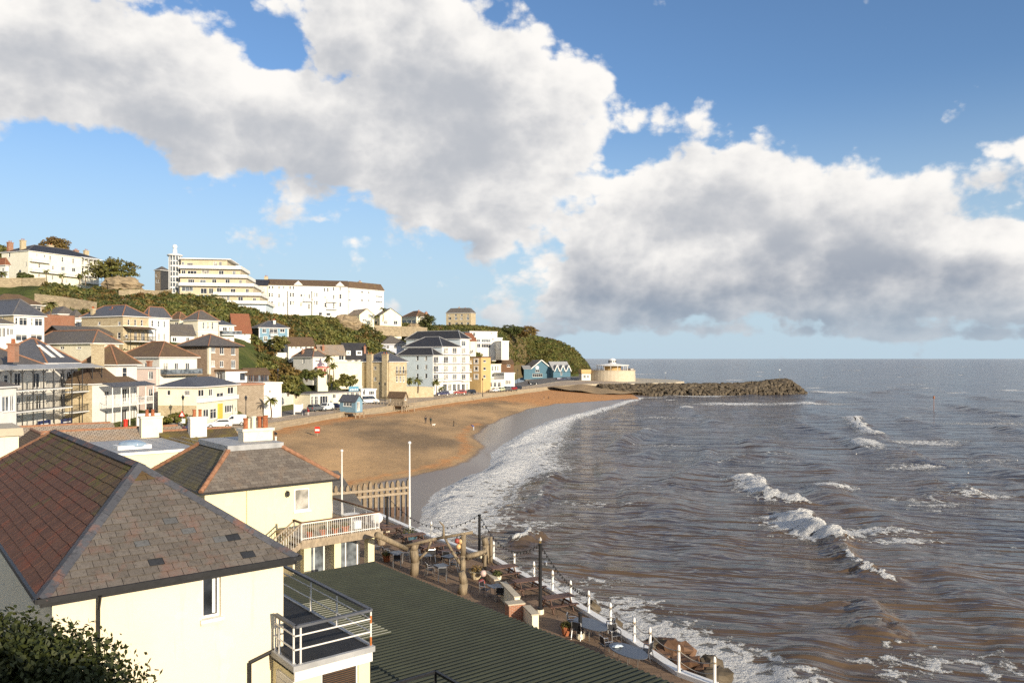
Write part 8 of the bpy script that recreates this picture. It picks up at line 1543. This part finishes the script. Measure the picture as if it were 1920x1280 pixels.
# gull on the lamp post
q = LP[2]+V(0, 0, .04); r = thing('gull', 'white gull perched on the tall terrace lamp post', 'gull', tuple(q)); m1 = MB()
n_ = 10; prof = [(-.24, .01, .16), (-.15, .05, .17), (-.03, .085, .18), (.08, .08, .2), (.14, .045, .26), (.17, .045, .32), (.21, .04, .33), (.245, .012, .32)]; o_ = 0
for x, rd, z in prof: m1.v += [q+V(math.cos(2*math.pi*i/n_)*rd*.9, x*-.0, 0)+V(0, -x, z+math.sin(2*math.pi*i/n_)*rd) for i in range(n_)]
m1.f = [(k*n_+i, k*n_+(i+1) % n_, (k+1)*n_+(i+1) % n_, (k+1)*n_+i) for k in range(len(prof)-1) for i in range(n_)]; m1.m = [0]*len(m1.f); m1.build('body', 'paint', r, smooth=True); m1 = MB(); m1.tube(q+V(0, -.24, .32), q+V(0, -.31, .31), .015, .004, 6); m1.build('beak', 'sign_yellow', r)
for s_ in (-1, 1): m1 = MB(); m1.blob(q+V(s_*.075, .05, .18), .02, .17, .055, 0, 8, 5); m1.build('wing', 'lead', r, smooth=True); m1 = MB(); m1.tube(q+V(s_*.03, 0, 0), q+V(s_*.03, 0, .12), .008, .008, 5); m1.build('leg', 'sign_yellow', r)
# driftwood pergola
r = thing('driftwood_pergola', 'rough driftwood pergola of thick trunks, beams and braces', 'pergola', tuple(gz(777, 1075, TZ))); M_['drift'] = mat('bleached_driftwood', (.24, .19, .13), var=.4, scale=2.5, stretch=(4, 4, .7), bump=.6, c2=(.36, .28, .18))
def logm(name, pts, r0, r1):
    m1 = MB(); n = len(pts)-1
    for i in range(n): m1.tube(pts[i], pts[i+1], r0+(r1-r0)*i/n, r0+(r1-r0)*(i+1)/n, 9)
    for j in range(len(m1.v)): m1.v[j] = m1.v[j]+mnoise.noise_vector(m1.v[j]*2.2)*.07
    m1.build(name, 'drift', r, smooth=True)
a = gz(777, 1076, TZ); b = gz(868, 1082, TZ); da, db = a.y, b.y
logm('trunk_post', [a, a+V(.03, 0, .8), a+V(-.02, 0, 1.6), a+V(.04, 0, 1.95)], .29, .25); logm('trunk_post', [b, b+V(0, .05, 1.4), b+V(.03, 0, 2.75)], .18, .16)
tb = pt(752, 1025, da); te = pt(886, 998, db); logm('beam', [tb, tb.lerp(te, .5)+V(0, 0, .1), te], .11, .09); logm('beam', [pt(706, 1001, 48.5), pt(763, 1029, da)], .16, .14)
logm('brace', [a+V(.25, 0, .95), a+V(.8, 0, 1.5), tb.lerp(te, .42)], .1, .08); logm('brace', [b+V(-.2, 0, .9), b+V(-.7, 0, 1.7), tb.lerp(te, .62)], .1, .08); logm('branch', [tb.lerp(te, .6), pt(832, 985, (da+db)/2), pt(824, 976, (da+db)/2)], .09, .03); logm('rail', [b+V(.2, 0, 1.3), b+V(1.5, .4, 1.55)], .2, .18); logm('post', [b+V(1.35, .4, 0), b+V(1.4, .4, 1.8)], .12, .1)
r = thing('driftwood_post', 'short sculpted driftwood post with upright plank at the terrace edge', 'post', tuple(gz(914, 1054, TZ))); a = gz(911, 1054, TZ); logm('trunk', [a, a+V(0, 0, 1.2), a+V(-.1, 0, 1.7)], .26, .2); logm('plank', [a+V(.35, 0, 0), a+V(.35, 0, 1.75)], .13, .11)
r = thing('carved_post', 'gnarled driftwood stump at the edge of the corrugated roof', 'stump', tuple(gz(867, 1112, TZ))); a = gz(867, 1112, TZ); logm('trunk', [a, a+V(.1, 0, .6), a+V(-.05, 0, 1.3)], .3, .22)
M_['buoyr'] = mat('faded_red_buoy', (.32, .06, .045), rough=.5, var=.2); M_['buoyp'] = mat('faded_pink_buoy', (.58, .42, .37), rough=.5, var=.15); M_['buoyo'] = mat('faded_orange_buoy', (.66, .42, .2), rough=.45, var=.2)
for px, py, d, m_, rd, lab in ((857, 1013.5, db, 'buoyr', .16, 'red fishing float hanging from the pergola post'), (864, 1014.5, db, 'buoyo', .17, 'small orange float beside the red float'), (860, 1024, db, 'buoyo', .17, 'pale orange float hanging lowest on the pergola post'), (906, 1074.5, 49.5, 'buoyp', .2, 'pink float by the stone planter'), (903, 1092, 48.5, 'buoyr', .22, 'dark red float resting behind the square table')):
    q = pt(px, py, d); r = thing('fishing_float', lab, 'float', tuple(q)); m1 = MB(); m1.blob(q, rd, rd, rd*1.08, 0, 14, 9); m1.build('ball', m_, r, smooth=True); m1 = MB(); m1.tube(q+V(0, 0, rd), q+V(0, 0, rd+.12), .05, .04, 8); m1.build('neck', 'black', r)
# low walls, planters
def lowwall(name, lab, p0, p1, hgt, th, m):
    r = thing(name, lab, 'wall', tuple(p0)); t = p1-p0; n = V(t.y, -t.x, 0).normalized(); m1 = MB(); m1.obox(p0, t, n*th, V(0, 0, hgt)); m1.build('masonry', m, r); m1 = MB(); m1.obox(p0-n*.04+V(0, 0, hgt), t, n*(th+.08), V(0, 0, .07)); m1.build('coping', 'concrete', r); return r
lowwall('low_terrace_wall', 'low cream rendered terrace wall', gz(948, 1122, TZ), gz(975, 1152, TZ), .95, .3, 'cream'); lowwall('brick_pier', 'short red brick pier ending the cream wall', gz(976, 1153, TZ), gz(984, 1160, TZ), .8, .9, 'brick'); lowwall('lower_wall', 'stepped cream wall below the tall lamp post', gz(993, 1160, TZ), gz(1010, 1178, TZ), .7, .35, 'cream'); lowwall('bench_wall', 'long low planter wall beside the first picnic table', gz(914, 1080, TZ), gz(935, 1098, TZ), .35, .25, 'concrete')
for px, py, s_, m_, lab, kind in ((1061, 1190, .24, 'terracotta', 'clay pot of bright green succulent by the corrugated roof', 'leaf'), (725, 1052, .28, 'terracotta', 'orange clay pot beside the glazed room', 'leaf'), (933, 1090, .26, 'cream', 'square cream planter with trailing plant', 'leafdark'), (770, 1012, .55, 'teal', 'large dark green tub under the pergola', 'leafdark'), (715, 1020, .4, 'greywood', 'planter of straw coloured grass beside the balcony post', 'leafbrown'), (893, 1084, .42, 'stone', 'rounded stone planter with dry plants', 'leafbrown')):
    q = gz(px, py, TZ); r = thing('planter', lab, 'planter', tuple(q)); m1 = MB(); m1.lathe(q, [(s_*.7, 0), (s_, .38), (s_*1.12, .4), (s_*1.12, .46), (s_*.9, .46)], 12 if m_ != 'cream' else 4); m1.build('pot', m_, r); quads_obj('foliage', leaves([tuple(q+V(0, 0, .45))]*3, [s_*1.3]*3, 60, .07, int(px), 1.0), kind, r)
q = F(13.0, 17.6, 3.5); r = thing('red_bench', 'bright red bench table in the passage behind the railed deck', 'bench', tuple(q)); m1 = MB(); m1.obox(q+V(0, 0, .72), UU*1.6, VV*.8, V(0, 0, .05)); m1.build('top', 'red', r)
for a_ in (.1, 1.4): m1 = MB(); m1.obox(q+UU*a_+VV*.1, UU*.1, VV*.6, V(0, 0, .72)); m1.build('leg', 'greywood', r)
# rocks at the foot of the terrace wall
rr = random.Random(8); M_['redrock'] = mat('red_brown_rock', (.11, .058, .035), var=.45, scale=1.2, bump=.8, c2=(.19, .105, .06))
for i, (px, py, k_, m_, lab) in enumerate([(1262, 1222, 1.05, 'redrock', 'large flat sided red brown rock in the surf below the terrace'), (1240, 1216, .9, 'rock', 'dark wet rock beside the large red rock'), (1205, 1220, .8, 'redrock', 'low brown rock against the sea wall'), (1290, 1255, 1.0, 'redrock', 'orange brown rock below the white posts'), (1315, 1262, .8, 'redrock', 'broken orange rock at the foot of the wall'), (1345, 1275, .9, 'rock', 'pale rock in the foam at the wall corner'), (1150, 1172, .6, 'rock', 'small dark rock in the foam beside the kerb'), (1110, 1137, .6, 'rock', 'small wet rock under the rope fence'), (1225, 1243, 1.0, 'redrock', 'weedy rock close under the kerb'), (1330, 1245, .7, 'rock', 'half submerged rock in white water')]):
    q = gz(px, py, .5); m1 = MB(); m1.blob((0, 0, 0), k_*1.1, k_*.9, k_*.7, .25, 11, 8, seed=i+90, power=.8)
    for j in range(len(m1.v)): m1.v[j] = m1.v[j]+q+mnoise.noise_vector(m1.v[j]*1.4)*.2
    o = m1.build('shore_rock', m_, org=q); tag(o, lab, 'rock', 'rocks below the terrace')

# birds on the roofs
def crow(p, lab, m='black', s_=1.0):
    r = thing('crow' if m == 'black' else 'gull', lab, 'bird', tuple(p)); m1 = MB(); m1.blob(p+V(0, 0, .17*s_), .1*s_, .2*s_, .085*s_, 0, 10, 7); m1.blob(p+V(0, -.17*s_, .27*s_), .055*s_, .065*s_, .055*s_, 0, 8, 6); m1.build('body', m, r, smooth=True); m1 = MB(); m1.tube(p+V(0, -.22*s_, .27*s_), p+V(0, -.31*s_, .26*s_), .02*s_, .005, 5); m1.build('beak', 'black', r); m1 = MB(); m1.obox(p+V(-.04*s_, .14*s_, .15*s_), V(.08*s_, 0, 0), V(0, .2*s_, 0), V(0, 0, .02)); m1.build('tail', m, r)
    for e in (-1, 1): m1 = MB(); m1.tube(p+V(e*.03, 0, 0), p+V(e*.03, 0, .12*s_), .008, .008, 4); m1.build('leg', 'black', r)
q = pt(517, 826, 54.5); r = thing('vent_pipe', 'short white vent pipe on the yellow house roof edge', 'pipe', tuple(q)); m1 = MB(); m1.tube(q-V(0, 0, .6), q+V(0, 0, .25), .06, .06, 8); m1.build('pipe', 'paint', r); m1 = MB(); m1.lathe(q+V(0, 0, .25), [(.09, 0), (.09, .05), (.02, .07)], 8); m1.build('cap', 'paint', r)
crow(q+V(0, 0, .32), 'black crow perched on the white vent pipe')
q = pt(464, 783, 88); 
for i, (px, py) in enumerate(((1605, 853), (1814, 889), (1906, 865))): p = gz(px, py, .3); crow(p, 'white gull sitting on the open water '+('near the breaking wave', 'off the right hand swell', 'furthest out to sea')[i], 'paint', 1.3)
